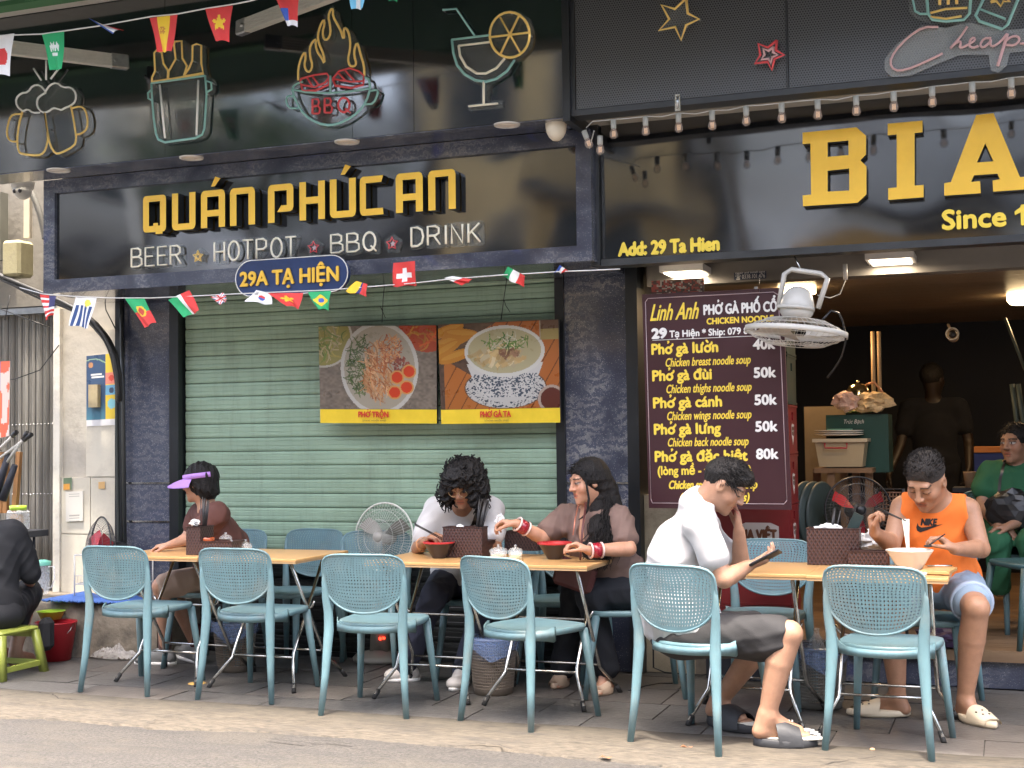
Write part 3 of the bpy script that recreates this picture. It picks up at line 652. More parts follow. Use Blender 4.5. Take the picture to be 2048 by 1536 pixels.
for word, a, ya, b, yb, cp in (('BEER',263,533,362,528,36),('HOTPOT',429,522,592,513,38),('BBQ',662,506,751,500,36),('DRINK',823,492,962,484,37)):
    nn = .03; A = Wl.px(a,ya,nn); B = Wl.px(b,yb,nn); z = (A[1]+B[1])/2; cp_ = Wl.px(a,ya-cp,nn)[1]-A[1]
    w_ = [SW.get(c, .8) for c in word]; tot = sum(w_)+.28*(len(word)-1); k_ = (B[0]-A[0])/tot; u = A[0]; q = MB(); allp = []
    nt_ = thing('neon_word', None, None, Wl(A[0], z)); nt_.parent = t; nt_.location = Wl(A[0], z)-ORG[t.name]; ORG[nt_.name] = Wl(A[0], z); nt_['label'] = 'cream neon tube word '+word
    for c, ww in zip(word, w_):
        q = MB(); lp = []
        for st in SF[c]:
            pts = [(u+p[0]*k_, z+p[1]*cp_) for p in st]; tube2(q, Wl, pts, nn); lp += pts
        q.make('tube_letter', m_ncr, nt_); hullplate(Wl, lp, .018, .010, 'acrylic_plate', m_acr, nt_)
        u += (ww+.28)*k_
for x, y, mm in ((396,513,m_nye),(627,495,m_nre),(784,487,m_nre)):
    c = Wl.px(x,y,.03); sp = star_pts(c[0], c[1], .036, .5); q = MB(); tube2(q, Wl, sp, .03, .005, closed=True); o = q.make('neon_star', mm, t); hullplate(Wl, star_pts(c[0], c[1], .055, .5), .004, .010, 'acrylic_plate', m_acr, o)
    if mm is m_nye: q = MB(); tube2(q, Wl, star_pts(c[0], c[1], .019, .5), .03, .004, closed=True); q.make('inner_star', m_nye, o)
    else: MB().poly(star_pts(c[0], c[1], .018, .5), Wl, .006, .014).make('inner_star', M('pale_star', (.6,.5,.5), .4), o)
# ---- address plaque
PL = wall(6.80); t = thing('address_plaque', 'navy pill-shaped plaque reading 29A TẠ HIỆN below the name sign', 'sign', PL(*PL.px(587,552)))
a = PL.px(508,560); b = PL.px(668,546); rr = (PL.px(587,515)[1]-PL.px(587,588)[1])/2; ac = (a[1]+b[1])/2
def pill(r): return [(a[0]+r*cos(radians(q)), ac+r*sin(radians(q))) for q in range(90,271,15)]+[(b[0]+r*cos(radians(q)), ac+r*sin(radians(q))) for q in range(-90,91,15)]
MB().poly(pill(rr), PL, .03).make('plate', M('navy_plate', (.022,.042,.12), .22, var=.5, scale=2.5), t)
q = MB(); tube2(q, PL, pill(rr*.985), .032, .0035, closed=True); q.make('pale_rim', m_wht, t)
q = MB(); text_px(q, '29A TẠ HIỆN', PL, 488, 577, 683, 559, 27, n0=.034, depth=.008, bold=.0035); q.make('lettering', M('yellow_raised', (.85,.52,.05), .4), t)

# ---- drink neon signs
def neon(name, label, origin, sc, fr, layers, backs, depth=.035, cat='neon sign', back_m=None):
    conv = lambda p: fr.px(origin[0]+p[0]/sc, origin[1]+p[1]/sc, depth)
    al = [conv(p) for (_, st, _) in layers for ln in st for p in ln]; cx_ = sum(p[0] for p in al)/len(al); cz = sum(p[1] for p in al)/len(al)
    t = thing(name, label, cat, fr(cx_, cz, 0))
    for part, st, (mm, smn) in layers:
        q = MB()
        for ln in st:
            pts = [conv(p) for p in ln]; cl = ln[0] == ln[-1] and len(ln) > 3
            tube2(q, fr, pts, depth, .0072, sm=smn)
        q.make(part, mm, t)
    for bk in backs:
        MB().poly([conv(p) for p in bk], fr, .005, depth-.02).make('acrylic_plate', back_m or m_acr, t)
    # stand-off screws
    q = MB()
    for p in al[::max(1, len(al)//6)][:6]: q.tube([fr(p[0], p[1], 0), fr(p[0], p[1], depth-.01)], .004, 6)
    o = q.make('standoff_screws', m_steel, t); o['kind'] = 'stuff'
    return t
neon('beer_mug_neon', 'unlit neon sign of two clinking beer mugs with foam', (0,0), 3.303, FAS, [
 ('mug_tube', [[(148,735),(125,820),(112,930),(122,1000),(145,1018),(250,1028),(290,1010),(310,960),(318,900),(295,745)], [(295,745),(310,850),(330,960),(365,1015),(400,1012),(490,965),(505,920),(500,880),(485,780),(468,700)], [(148,752),(85,755),(62,785),(45,860),(50,910),(75,935),(112,935)], [(475,715),(530,700),(565,725),(580,790),(575,850),(545,880),(505,890)]], (m_nye,1)),
 ('foam_tube', [[(150,735),(110,700),(105,650),(140,615),(185,610),(215,565),(265,560),(303,607)], [(300,605),(330,560),(375,545),(415,578),(470,575),(503,615),(500,670),(465,700),(430,712),(405,728),(385,720),(350,712),(320,738),(280,745),(245,705),(245,655),(270,630),(303,612)], [(150,735),(185,720),(215,745),(262,744)]], (m_nwh,1)),
 ('splash_tube', [[(222,452),(272,530)], [(305,400),(305,528)], [(398,440),(335,522)]], (m_nwh,0))],
 [[(40,860),(60,740),(95,720),(95,640),(140,590),(200,560),(260,530),(300,560),(370,525),(440,560),(500,570),(525,640),(520,690),(580,700),(600,790),(590,880),(530,920),(520,980),(400,1040),(330,1000),(280,1040),(120,1035),(90,960),(50,950)]])
neon('bottle_bucket_neon', 'unlit neon sign of three bottles standing in an ice bucket', (0,0), 3.303, FAS, [
 ('bucket_tube', [[(1000,550),(1005,650),(1015,780),(1030,880),(1045,920),(1090,940),(1290,912),(1335,890),(1350,850),(1365,620),(1355,500)], [(1000,550),(1355,500)], [(998,595),(978,615),(980,650),(1008,665)], [(1365,535),(1395,545),(1398,590),(1362,612)]], (m_nmi,0)),
 ('stripe_tube', [[(1055,560),(1090,912)], [(1310,530),(1298,893)]], (m_nwh,0)),
 ('bottle_tube', [[(1003,540),(1005,510),(1025,470),(1018,350),(1035,332),(1068,345),(1080,420),(1110,465),(1108,520)], [(1112,520),(1115,470),(1160,390),(1150,300),(1155,275),(1200,270),(1205,385),(1235,435),(1215,500)], [(1215,500),(1250,450),(1270,400),(1272,300),(1300,290),(1330,300),(1330,420),(1342,482),(1220,503)], [(1003,540),(1345,487)]], (m_nye,0))],
 [[(985,560),(1000,500),(1005,340),(1040,315),(1100,330),(1150,262),(1205,255),(1240,300),(1290,280),(1345,290),(1350,420),(1365,490),(1415,530),(1412,600),(1380,640),(1370,860),(1340,910),(1290,930),(1080,955),(1020,920),(1000,680),(965,640),(968,600)]])
neon('grill_neon', 'unlit neon sign of a flaming grill pan marked BBQ', (560,0), 3.303, FAS, [
 ('pan_tube', [[(80,590),(100,660),(160,760),(250,815),(340,830),(430,800),(520,740),(570,670),(595,590)], [(80,590),(200,615),(400,612),(595,585)], [(80,590),(95,560),(150,540)], [(595,585),(590,525),(560,510)], [(100,640),(50,630),(40,670),(60,715),(118,715)], [(560,690),(620,685),(650,610),(640,592),(598,600)], [(332,500),(332,610)]], (m_nmi,1)),
 ('steak_tube', [[(140,520),(230,495),(310,485),(325,510),(300,545),(230,575),(140,560),(135,540),(140,520)], [(140,560),(150,600),(235,598),(320,560),(325,515)], [(180,515),(215,570)], [(215,505),(255,560)], [(350,520),(390,470),(460,450),(520,470),(555,500),(550,535),(480,540),(400,530),(350,520)], [(350,525),(365,565),(470,580),(550,560),(555,510)], [(385,480),(430,530)], [(425,460),(490,530)]], (m_nre,0)),
 ('flame_tube', [[(120,530),(120,450),(140,380),(165,340),(170,380),(160,430),(175,470),(200,475),(215,430),(200,380),(195,320),(215,275),(240,258),(235,300),(250,350),(275,380),(295,425),(290,360),(258,290),(248,240),(265,170),(290,125),(295,160),(280,210),(290,260),(315,262),(335,220),(330,160),(318,110),(335,60),(350,60),(350,110),(385,170),(405,210),(415,250),(425,250),(420,210),(425,180),(450,200),(465,270),(462,330),(448,390),(460,435),(490,440),(505,420),(490,370),(492,320),(508,280),(520,310),(535,370),(555,430),(558,500)]], (m_nye,1)),
 ('tube_letter', [[(215+s_*50+o*80, 750-p*95-o*6) for s_, p in ((0,0),(0,1),(.7,1),(.85,.8),(.7,.55),(0,.5))] for o in (0,1)]+[[(215+s_*50+o*80, 750-p*95-o*6) for s_, p in ((.7,.55),(1,.35),(.9,.05),(.7,0),(0,0))] for o in (0,1)]+[[(422+38*cos(radians(a)), 693-48*sin(radians(a))) for a in range(0,361,30)], [(430,715),(465,745)]], (m_nre,0))],
 [[(70,560),(110,500),(110,440),(150,330),(200,260),(300,60),(340,30),(380,80),(400,160),(470,200),(500,260),(540,300),(580,470),(610,540),(660,590),(650,650),(600,710),(540,760),(440,820),(340,850),(240,830),(150,770),(100,730),(40,710),(30,640),(80,620)]])
sl = [(1517+132*cos(radians(a)), 230+150*sin(radians(a))) for a in range(0,361,15)]
neon('cocktail_neon', 'unlit neon sign of a cocktail glass with straw and orange slice', (560,0), 3.303, FAS, [
 ('glass_tube', [[(1075,65),(1165,58),(1285,235)], [(1135,262),(1385,232)], [(1135,262),(1145,350),(1170,430),(1220,490),(1290,530),(1360,540),(1430,520),(1500,470),(1550,395)]], (m_nmi,0)),
 ('inner_tube', [[(1180,302),(1385,278)], [(1180,302),(1190,370),(1230,440),(1300,485),(1360,485),(1430,450),(1485,385)], [(1345,535),(1345,685)], [(1245,702),(1440,683)]], (m_ncr,0)),
 ('slice_tube', [sl, [(1455,115),(1585,345)], [(1580,100),(1455,360)], [(1390,245),(1645,215)]], (m_nye,0))],
 [[(1120,250),(1380,215),(1400,130),(1460,75),(1560,65),(1640,110),(1675,200),(1660,310),(1590,385),(1540,420),(1500,490),(1420,540),(1380,570),(1370,660),(1460,655),(1465,710),(1240,730),(1230,690),(1320,670),(1320,560),(1220,520),(1150,440),(1125,350)]])
# ---- perforated box front on the right, with its neon
m_perf = bpy.data.materials.new('perforated_metal'); m_perf.use_nodes = True; n = m_perf.node_tree; b = n.nodes['Principled BSDF']; L = n.links.new
tc = n.nodes.new('ShaderNodeTexCoord'); sp = n.nodes.new('ShaderNodeSeparateXYZ'); L(tc.outputs['Object'], sp.inputs[0])
def mth(op, a, b_=None):
    x = n.nodes.new('ShaderNodeMath'); x.operation = op
    for i, v in enumerate((a, b_)):
        if v is None: continue
        if isinstance(v, (int, float)): x.inputs[i].default_value = v
        else: L(v, x.inputs[i])
    return x.outputs[0]
PITCHH = .0135; rowv = mth('DIVIDE', sp.outputs[2], PITCHH*.866); rowi = mth('FLOOR', rowv); odd = mth('MODULO', mth('ABSOLUTE', rowi), 2.0)
colv = mth('ADD', mth('DIVIDE', sp.outputs[0], PITCHH), mth('MULTIPLY', odd, .5)); fx = mth('SUBTRACT', mth('FRACT', colv), .5); fz = mth('MULTIPLY', mth('SUBTRACT', mth('FRACT', rowv), .5), .866)
dd = mth('SQRT', mth('ADD', mth('MULTIPLY', fx, fx), mth('MULTIPLY', fz, fz))); hole = mth('LESS_THAN', dd, .27)
mx = n.nodes.new('ShaderNodeMix'); mx.data_type = 'RGBA'; L(hole, mx.inputs[0]); mx.inputs[6].default_value = (.11,.113,.115,1); mx.inputs[7].default_value = (.006,.006,.007,1); L(mx.outputs[2], b.inputs['Base Color']); b.inputs['Roughness'].default_value = .38; b.inputs['Metallic'].default_value = .3
m_box = M('box_frame', (.045,.048,.05), .4, .3, var=.2, scale=6)
t = thing('perforated_box', 'dark perforated metal sign box above the tall yellow slab letters', 'sign box', (-.3,6.6,3.5))
xb0 = P(1140,243,6.6).x; xd = P(1575,189,6.6).x
MB().box((xb0,6.60,3.03), (1.7,6.72,3.06)).make('bottom_frame', m_box, t)
MB().box((xb0,6.60,3.06), (xb0+.03,6.72,4.2)).make('side_frame', m_box, t)
MB().box((xb0+.034,6.606,3.064), (xd-.004,6.62,4.2)).make('perforated_door', m_perf, t)
MB().box((xd-.002,6.600,3.06), (xd+.006,6.63,4.2)).make('seam_strip', m_box, t)
MB().box((xd+.008,6.606,3.064), (1.7,6.62,4.2)).make('perforated_panel', m_perf, t)
q = MB().box((0,0,0), (.001,.001,.001)); q = MB(); c = P(1356,205,6.6); q.box((c.x-.014,6.590,c.z-.045), (c.x+.014,6.5995,c.z+.040)); q.tube([(c.x,6.585,c.z-.03),(c.x,6.585,c.z+.03)], .006, 6); q.make('latch', m_chrome, t)
Y6 = RPF
st = [(540,-8),(548,60),(598,85),(540,112),(518,178),(492,120),(420,135),(465,85),(430,22),(490,40),(540,-8)]
neon('star_neon', 'yellow outlined neon star on the perforated box', (1130,0), 2.231, Y6, [('star_tube', [st], (m_nye,0))], [[(x+(x-510)*.12, y+(y-85)*.12) for x, y in st[:-1]]])
st = [(945,180),(942,225),(978,245),(935,262),(922,312),(905,275),(848,283),(872,245),(862,195),(905,212),(945,180)]
neon('star_neon', 'small red neon star near the box seam', (1130,0), 2.231, Y6, [('star_tube', [st], (m_nre,0)), ('inner_star_tube', [[(912+(x-912)*.55, 245+(y-245)*.55) for x, y in st]], (m_npk,0))], [[(x+(x-912)*.15, y+(y-245)*.15) for x, y in st[:-1]]])
neon('script_neon', 'pale pink script neon word beginning Cheap on hazy acrylic', (1130,0), 2.231, Y6, [('script_tube', [
 [(1665,120),(1600,120),(1530,165),(1470,230),(1448,280),(1470,315),(1520,312),(1600,280),(1685,238)],
 [(1795,118),(1765,165),(1712,222),(1738,196),(1765,182),(1766,198),(1760,212),(1775,212),(1805,195),(1830,180),(1825,165),(1807,178),(1803,205),(1820,214),(1845,205)],
 [(1902,170),(1870,170),(1850,200),(1865,215),(1895,190),(1902,170),(1897,203),(1912,208),(1945,185),(1972,150)], [(1975,150),(1960,200),(1930,295)], [(1965,185),(1990,163),(2020,160),(2030,180),(2005,203),(1968,200)], [(2030,195),(2075,190)]], (m_npk,1))],
 [[(1590,110),(1480,190),(1425,260),(1425,310),(1460,340),(1540,335),(1640,290),(1760,240),(1890,240),(1900,310),(1935,320),(1970,290),(1985,230),(2120,220),(2120,120),(1960,130),(1800,95),(1700,120)]], back_m=m_acr2)
neon('mug_neon', 'mint and yellow neon beer mugs above the script word', (1130,0), 2.231, Y6, [
 ('mug_tube', [[(1600,-120),(1615,0),(1620,60),(1640,88),(1700,95),(1780,88),(1805,60),(1810,0),(1815,-120)], [(1600,-60),(1560,-50),(1552,0),(1562,50),(1585,62),(1618,62)], [(1890,-120),(1870,-10),(1832,70),(1850,95),(1950,130),(1975,110),(2020,0),(2050,-100)], [(1850,40),(1965,85)]], (m_nmi,0)),
 ('beer_tube', [[(1630,58),(1700,40),(1795,35)], [(1630,75),(1700,84),(1770,72)], [(1670,-80),(1672,22)], [(1708,-80),(1710,20)], [(1745,-80),(1748,18)]], (m_nye,0)), ('star_tube', [[(1900,10),(1925,5),(1945,28),(1955,5),(1985,8),(1960,-15),(1975,-40),(1945,-25),(1920,-45),(1928,-15),(1900,10)]], (m_nye,0))],
 [[(1540,-120),(1535,50),(1570,80),(1640,105),(1790,105),(1830,95),(1960,145),(1990,120),(2070,-60),(2060,-120)]])
# ---- BIA sign
t = thing('beer_sign', 'large black sheet sign with tall yellow slab letters and an address line', 'sign', (-.8,6.985,2.7))
xl = P(1204,520,6.985).x; xr = 1.6
MB().box((xl,6.985,2.325), (xr,7.08,3.12)).make('sign_face', m_glb, t)
MB().box((xl-.055,6.955,2.29), (xl-.004,7.1,3.06)).make('frame_bar', M('frame_grey', (.045,.048,.05), .35, .2, var=.2), t)
MB().box((xl,6.96,2.285), (xr,7.08,2.322)).make('frame_bar', MATS['frame_grey'], t)
B3 = lambda pts, n: [BIA.px(1130+x/2.231, y/2.231, n) for x, y in pts]
for pts, hs in (([(1060,592),(1300,568),(1343,605),(1343,690),(1318,715),(1345,742),(1345,868),(1305,905),(1062,920),(1060,872),(1098,868),(1095,640),(1060,643)], [[(1172,635),(1265,627),(1265,692),(1172,700)], [(1172,762),(1268,752),(1268,850),(1172,855)]]),
    ([(1440,552),(1595,538),(1595,590),(1560,594),(1560,828),(1600,825),(1600,880),(1442,892),(1442,840),(1480,836),(1480,600),(1440,604)], []),
    ([(1835,513),(1912,505),(2030,790),(2058,788),(2058,845),(1910,855),(1908,805),(1940,800),(1930,775),(1825,782),(1812,812),(1852,808),(1855,862),(1692,873),(1692,818),(1722,812)], [[(1875,640),(1912,720),(1838,725)]])):
    MB().poly(B3(pts, .06), BIA, .05, .01, 0, 1, holes=[B3(h, .06) for h in hs]).make('letter', [m_yel, m_black], t)
q = MB(); text_px(q, 'Since 1', BIA, 1886, 460, 2050, 449, 37, n0=.006, depth=.012, bold=.0045); q.poly([BIA.px(*p) for p in ((2044,413),(2044,424),(2030,431),(2029,424))], BIA, .012, .0065); q.make('lettering', m_ylp, t)
q = MB(); text_px(q, 'Add: 29 Ta Hien', BIA, 1238, 511.5, 1438, 500, 25, n0=.004, bold=.0055); q.make('lettering', m_ylp, t)
# ---- festoon lights
t = thing('festoon_lights', 'string of clear filament bulbs along the bottom of the perforated box', 'string lights', (-1,6.55,2.98))
m_cab = M('pale_cable', (.45,.44,.40), .6); m_sock = M('bulb_socket', (.36,.35,.30), .55, var=.1)
m_bulb = Mclear('bulb_glass', (.62,.50,.42), .26, .05); m_fil = M('filament', (.70,.48,.30), .4, emit=(1,.6,.3), estr=.06)
bx = [(1168,262),(1200,272),(1227,240),(1291,234),(1357,227),(1424,222),(1492,213),(1563,207),(1635,200),(1712,192),(1787,184),(1864,174),(1944,165),(2022,156),(2103,146)]
yb_ = 6.52; cab = []
for i, (x, y) in enumerate(bx):
    p = P(x, y, yb_); dz = .0
    if i > 1: cab.append(Vector(p)+Vector((0,0,.0)))
    top = Vector(p); an = (-.35 if i == 0 else 0)
    R = Matrix.Rotation(an, 3, 'Y'); off = lambda v: top+R @ Vector(v)
    s_ = MB().lathe([(.0,0.0),(.0145,0.0),(.0145,-.040),(.012,-.046)], top, 12, R=R); sk = s_.make('socket', m_sock, t)
    bb = MB().lathe([(.011,-.044),(.017,-.055),(.0215,-.070),(.0205,-.083),(.013,-.093),(.002,-.097)], top, 14, R=R).make('bulb', m_bulb, sk)
    q = MB()
    for dx in (-.009,-.003,.003,.009): q.tube([off((dx*.8,0,-.056)), off((dx*.8,.002,-.084))], .0013, 4)
    q.make('filament', m_fil, sk)
pts = [P(1172,256,yb_), P(1185,243,yb_)]
for a, b in zip(cab[:-1], cab[1:]): pts += [a+Vector((0,.004,.003)), (a+b)/2+Vector((0,.004,.004+.012*random.random()-.012))]
pts.append(cab[-1]); MB().tube(pts, .0026, 6).make('cable', m_cab, t)
MB().tube([P(1188,262,yb_), P(1178,300,6.9), P(1187,330,6.93), P(1190,520,6.93)], .003, 5).make('cable', m_cab, t)

# ---- awning arms and awnings above the picture
m_grn = M('green_canvas', (.02,.075,.045), .85, var=.1, scale=3); m_alu = M('cream_aluminium', (.55,.53,.46), .4, .2, var=.12, scale=10, dirt=(.3,.27,.22), dscale=10, damt=.4)
def awning(x0, x1, lab, mat, arms, zc=4.02):
    t = thing('awning', lab, 'awning', ((x0+x1)/2,6.5,zc))
    MB().box((x0,6.40,zc-.02), (x1,6.59,zc+.1)).make('cassette', m_alu, t)
    q = MB(); nxs = 24
    vs = [(x0+(x1-x0)*i/nxs, 6.42-1.06*j/6, zc-.20*j/6-.02*sin(pi*j/6)+.004*sin(i*1.1)) for j in range(7) for i in range(nxs+1)]
    q.add(vs, [(j*(nxs+1)+i, j*(nxs+1)+i+1, (j+1)*(nxs+1)+i+1, (j+1)*(nxs+1)+i) for j in range(6) for i in range(nxs)], 0, True); q.make('canvas', mat, t)
    MB().box((x0,5.30,zc-.26), (x1,5.37,zc-.18)).make('front_bar', m_alu, t)
    return t
aw = awning(-9.6, -2.3, 'green folding awning with cream arms over the noodle bar', m_grn, None)
awning(-2.29, 1.9, 'dark awning over the beer shop front', M('grey_canvas', (.04,.045,.05), .85), None)
def arm(p, q_, wz=.05):
    a, b = Vector(p), Vector(q_); d = (b-a).normalized(); side = d.cross(Vector((0,0,1))).normalized(); up = side.cross(d).normalized(); mbx = MB()
    for k_ in range(5):
        o_ = up*((k_-2)*.0155); s1 = side*.022; u1 = up*.0062
        vs = [a+o_-s1-u1, a+o_+s1-u1, a+o_+s1+u1, a+o_-s1+u1, b+o_-s1-u1, b+o_+s1-u1, b+o_+s1+u1, b+o_-s1+u1]
        mbx.add(vs, [(0,1,2,3),(7,6,5,4),(0,4,5,1),(1,5,6,2),(2,6,7,3),(3,7,4,0)])
    mbx.add([a-up*.036-side*.017, a-up*.036+side*.017, a+up*.036+side*.017, a+up*.036-side*.017, b-up*.036-side*.017, b-up*.036+side*.017, b+up*.036+side*.017, b+up*.036-side*.017], [(0,1,2,3),(7,6,5,4),(0,4,5,1),(1,5,6,2),(2,6,7,3),(3,7,4,0)])
    o = mbx.make('folding_arm', m_alu, aw)
    j = MB(); j.cbox(b+d*.03, (.11,.05,.085), R=Matrix((d, side, up)).transposed(), bev=.008); j.tube([b+d*.0-side*.04, b+d*.0+side*.04], .012, 8); j.make('knuckle', m_steel, o)
arm(P(-90,82,5.7), P(228,122,6.42)); arm(P(730,-38,5.8), P(492,52,6.42))
MB().box((-8.,5.95,P(0,10,6).z), (P(190,0,6).x+.8,6.05,P(0,10,6).z+.11)).make('valance_bar', m_alu, aw)
MB().box((-8.,5.952,P(0,10,6).z-.028), (P(190,0,6).x+.8,6.048,P(0,10,6).z-.001)).make('green_hem', M('green_hem', (.05,.15,.06), .8), aw)

# ---- bunting
def starm(U, V, cx_, cy_, R, asp=1.): 
    a = np.arctan2(V-cy_, (U-cx_)*asp); d = np.hypot((U-cx_)*asp, V-cy_); ph = (a-pi/2) % (2*pi/5); ph = np.minimum(ph, 2*pi/5-ph)
    r_ = R*.38/np.maximum(np.cos(ph-pi/5)*1.0*.38/ .38, .2)*1.0; lim = R*.382/(.382+(1-.382)*(1-ph/(pi/5)))*1.0
    return d < R*(1-.618*(ph/(pi/5))**.8)
def hb(cols):
    def f(U, V):
        c = np.zeros((len(U),3)); k_ = len(cols)
        for i, cc in enumerate(cols): c = blend(c, (V <= 1-i/k_)*1., cc)
        return c
    return f
def vb(cols, w_=None):
    def f(U, V):
        c = np.tile(np.array(cols[0], float), (len(U),1)); k_ = len(cols); e = w_ or [i/k_ for i in range(1, k_)]
        for i, cc in enumerate(cols[1:]): c = blend(c, (U >= e[i])*1., cc)
        return c
    return f
Rr, Wt, Gn, Bl, Yl, Nv, Lb = (.62,.045,.04), (.75,.74,.72), (.02,.34,.12), (.04,.10,.42), (.80,.52,.03), (.03,.04,.16), (.20,.55,.75)
def f_jp(U, V): return blend(hb([Wt])(U, V), (np.hypot((U-.5)*.8, V-.45) < .22)*1., Rr)
def f_sa(U, V):
    c = hb([Gn])(U, V); return blend(c, ((np.abs(V-.62-.05*np.sin(U*40)) < .08) & (np.abs(U-.5) < .28) | (np.abs(V-.42) < .03) & (np.abs(U-.5) < .25))*.9, Wt)
def f_es(U, V):
    c = vb([Rr, Yl, Rr], [.28,.72])(U, V); return blend(c, ((np.hypot((U-.45)*.8, V-.6) < .12) & (np.sin(U*60)*np.sin(V*50) > -.2))*.8, (.45,.12,.03))
def f_vn(U, V): return blend(hb([Rr])(U, V), starm(U, V, .45, .55, .26, .8)*1., Yl)
def f_fr(U, V): return vb([Bl, Wt, Rr], [.33,.62])(U, V)
def f_cz(U, V):
    c = vb([Bl, Rr], [.45])(U, V); c = blend(c, ((V > .55) & (U < .8))*1., Rr); return blend(c, ((V < .18))*1., Wt)
def f_us(U, V):
    c = np.where((np.floor(V*9) % 2 == 0)[:, None], np.array([Rr]), np.array([Wt])); return blend(c, ((U > .55) & (V > .45))*1., (.06,.06,.16))
def f_uy(U, V):
    c = np.where((np.floor(U*9) % 2 == 0)[:, None], np.array([Wt]), np.array([(.03,.07,.2)])); c = blend(c, (V > .72)*1., Wt); return blend(c, (np.hypot((U-.65)*.8, V-.8) < .12)*1., (.75,.65,.1))
def f_pt(U, V):
    c = hb([Gn, Rr])(U, V); d = np.hypot((U-.5)*.9, V-.52); c = blend(c, (d < .20)*1., (.7,.45,.03)); return blend(c, (d < .13)*1., (.45,.05,.03))
def f_mx(U, V): return vb([Gn, Wt, Rr], [.42,.6])(U, V)
def f_uk(U, V):
    c = hb([Nv])(U, V); dg = np.minimum(abs(V-U), abs(V-1+U)); c = blend(c, (dg < .16)*1., Wt); c = blend(c, (dg < .06)*1., Rr); c = blend(c, (np.minimum(abs(U-.5), abs(V-.5)) < .14)*1., Wt); return blend(c, (np.minimum(abs(U-.5), abs(V-.5)) < .08)*1., Rr)
def f_kr(U, V):
    c = hb([Wt])(U, V); d = np.hypot(U-.55, V-.45); c = blend(c, ((d < .2) & (V > .45))*1., Rr); c = blend(c, ((d < .2) & (V <= .45))*1., Bl); return blend(c, ((np.floor(V*22) % 2 == 0) & (U > .1) & (U < .28) & (V > .62) & (V < .9))*1., (.02,.02,.02))
def f_br(U, V):
    c = hb([Gn])(U, V); d = abs(U-.5)*1.0+abs(V-.5)*1.2; c = blend(c, (d < .42)*1., Yl); return blend(c, (np.hypot(U-.5, V-.5) < .13)*1., Bl)
def f_be(U, V): return vb([Yl, Nv, Rr], [.5,.62])(U, V)
def f_ch(U, V): return blend(hb([Rr])(U, V), (((abs(U-.5) < .10) & (abs(V-.45) < .3)) | ((abs(V-.45) < .10) & (abs(U-.5) < .3)))*1., Wt)
def f_wr(U, V): return hb([Wt, Rr])(U, V)
def f_it(U, V): return vb([Gn, Wt, Rr])(U, V)
def f_ar(U, V): return vb([Lb, Wt, Lb])(U, V)
m_flag = M('flag_cloth', 'vcol', .75, var=.06, scale=20, bump=.1)
m_cord = M('white_cord', (.72,.72,.70), .7)
def bunting(lab, cordpx, Y, flags):
    p0 = P(*cordpx[len(cordpx)//2], Y); t = thing('flag_bunting', lab, 'bunting', p0)
    pts = [P(x, y, Y) for x, y in cordpx]; MB().tube(pts, .006, 6, flat=.5).make('cord', m_cord, t)
    for (c4, fn, lb) in flags:
        c = [P(x, y, Y+dy) for (x, y, dy) in c4]; ph_ = random.random()*6; amp = .012
        def pos(u, v, c=c, ph_=ph_):
            # c: top-left, top-right, bottom-right, bottom-left
            p = (c[3]*(1-u)+c[2]*u)*(1-v)+(c[0]*(1-u)+c[1]*u)*v
            return p+Vector((0, amp*sin(ph_+u*7+v*3)*(1.15-v), .004*sin(ph_+u*9)*(1-v)))
        cgrid('flag', pos, fn, 24, 26, m_flag, t, label=lb) if False else None
        mbq = MB(); nu, nv = 22, 24; vs = [pos(i/nu, j/nv) for j in range(nv+1) for i in range(nu+1)]
        mbq.add(vs, [(j*(nu+1)+i, j*(nu+1)+i+1, (j+1)*(nu+1)+i+1, (j+1)*(nu+1)+i) for j in range(nv) for i in range(nu)], 0, True)
        U, V = np.meshgrid((np.arange(nu)+.5)/nu, (np.arange(nv)+.5)/nv); mbq.c = fn(U.ravel(), V.ravel()); mbq.make('flag', m_flag, t, label=lb)
def q4(x0, y0, x1, y1, sk=0., tap=.25, dy=-.02):
    w_ = x1-x0; return [(x0,y0,0), (x1,y0-w_*.12,0), (x1-w_*tap+sk,y1,dy), (x0+w_*tap+sk,y1,dy)]
bunting('white cord of small national flags across the top left, before the drink neons', [(-40,76),(0,71),(85,68),(197,52),(303,33),(355,28),(412,17),(470,8),(500,2),(552,-12),(600,-24),(700,-50),(800,-80)], 5.75, [
 (q4(-22,73,29,150,sk=-3,tap=.14), f_jp, 'white flag with a red disc'), (q4(83,68,128,140,sk=8), f_sa, 'green flag with white script'),
 ([(177,36,0),(212,52,0),(245,58,-.03),(222,68,-.02)], f_fr, 'folded blue, white and red flag'), (q4(299,36,355,104,sk=2,tap=.26), f_es, 'red and yellow striped flag'), (q4(411,18,466,82,sk=4,tap=.24), f_vn, 'red flag with a yellow star'),
 (q4(549,-12,600,52,sk=8,tap=.3), f_cz, 'red, blue and white flag'), (q4(690,-50,742,18,sk=0,tap=.28), f_ar, 'pale blue flag'), (q4(765,-70,808,2,sk=0,tap=.28), f_sa, 'green flag tip')])
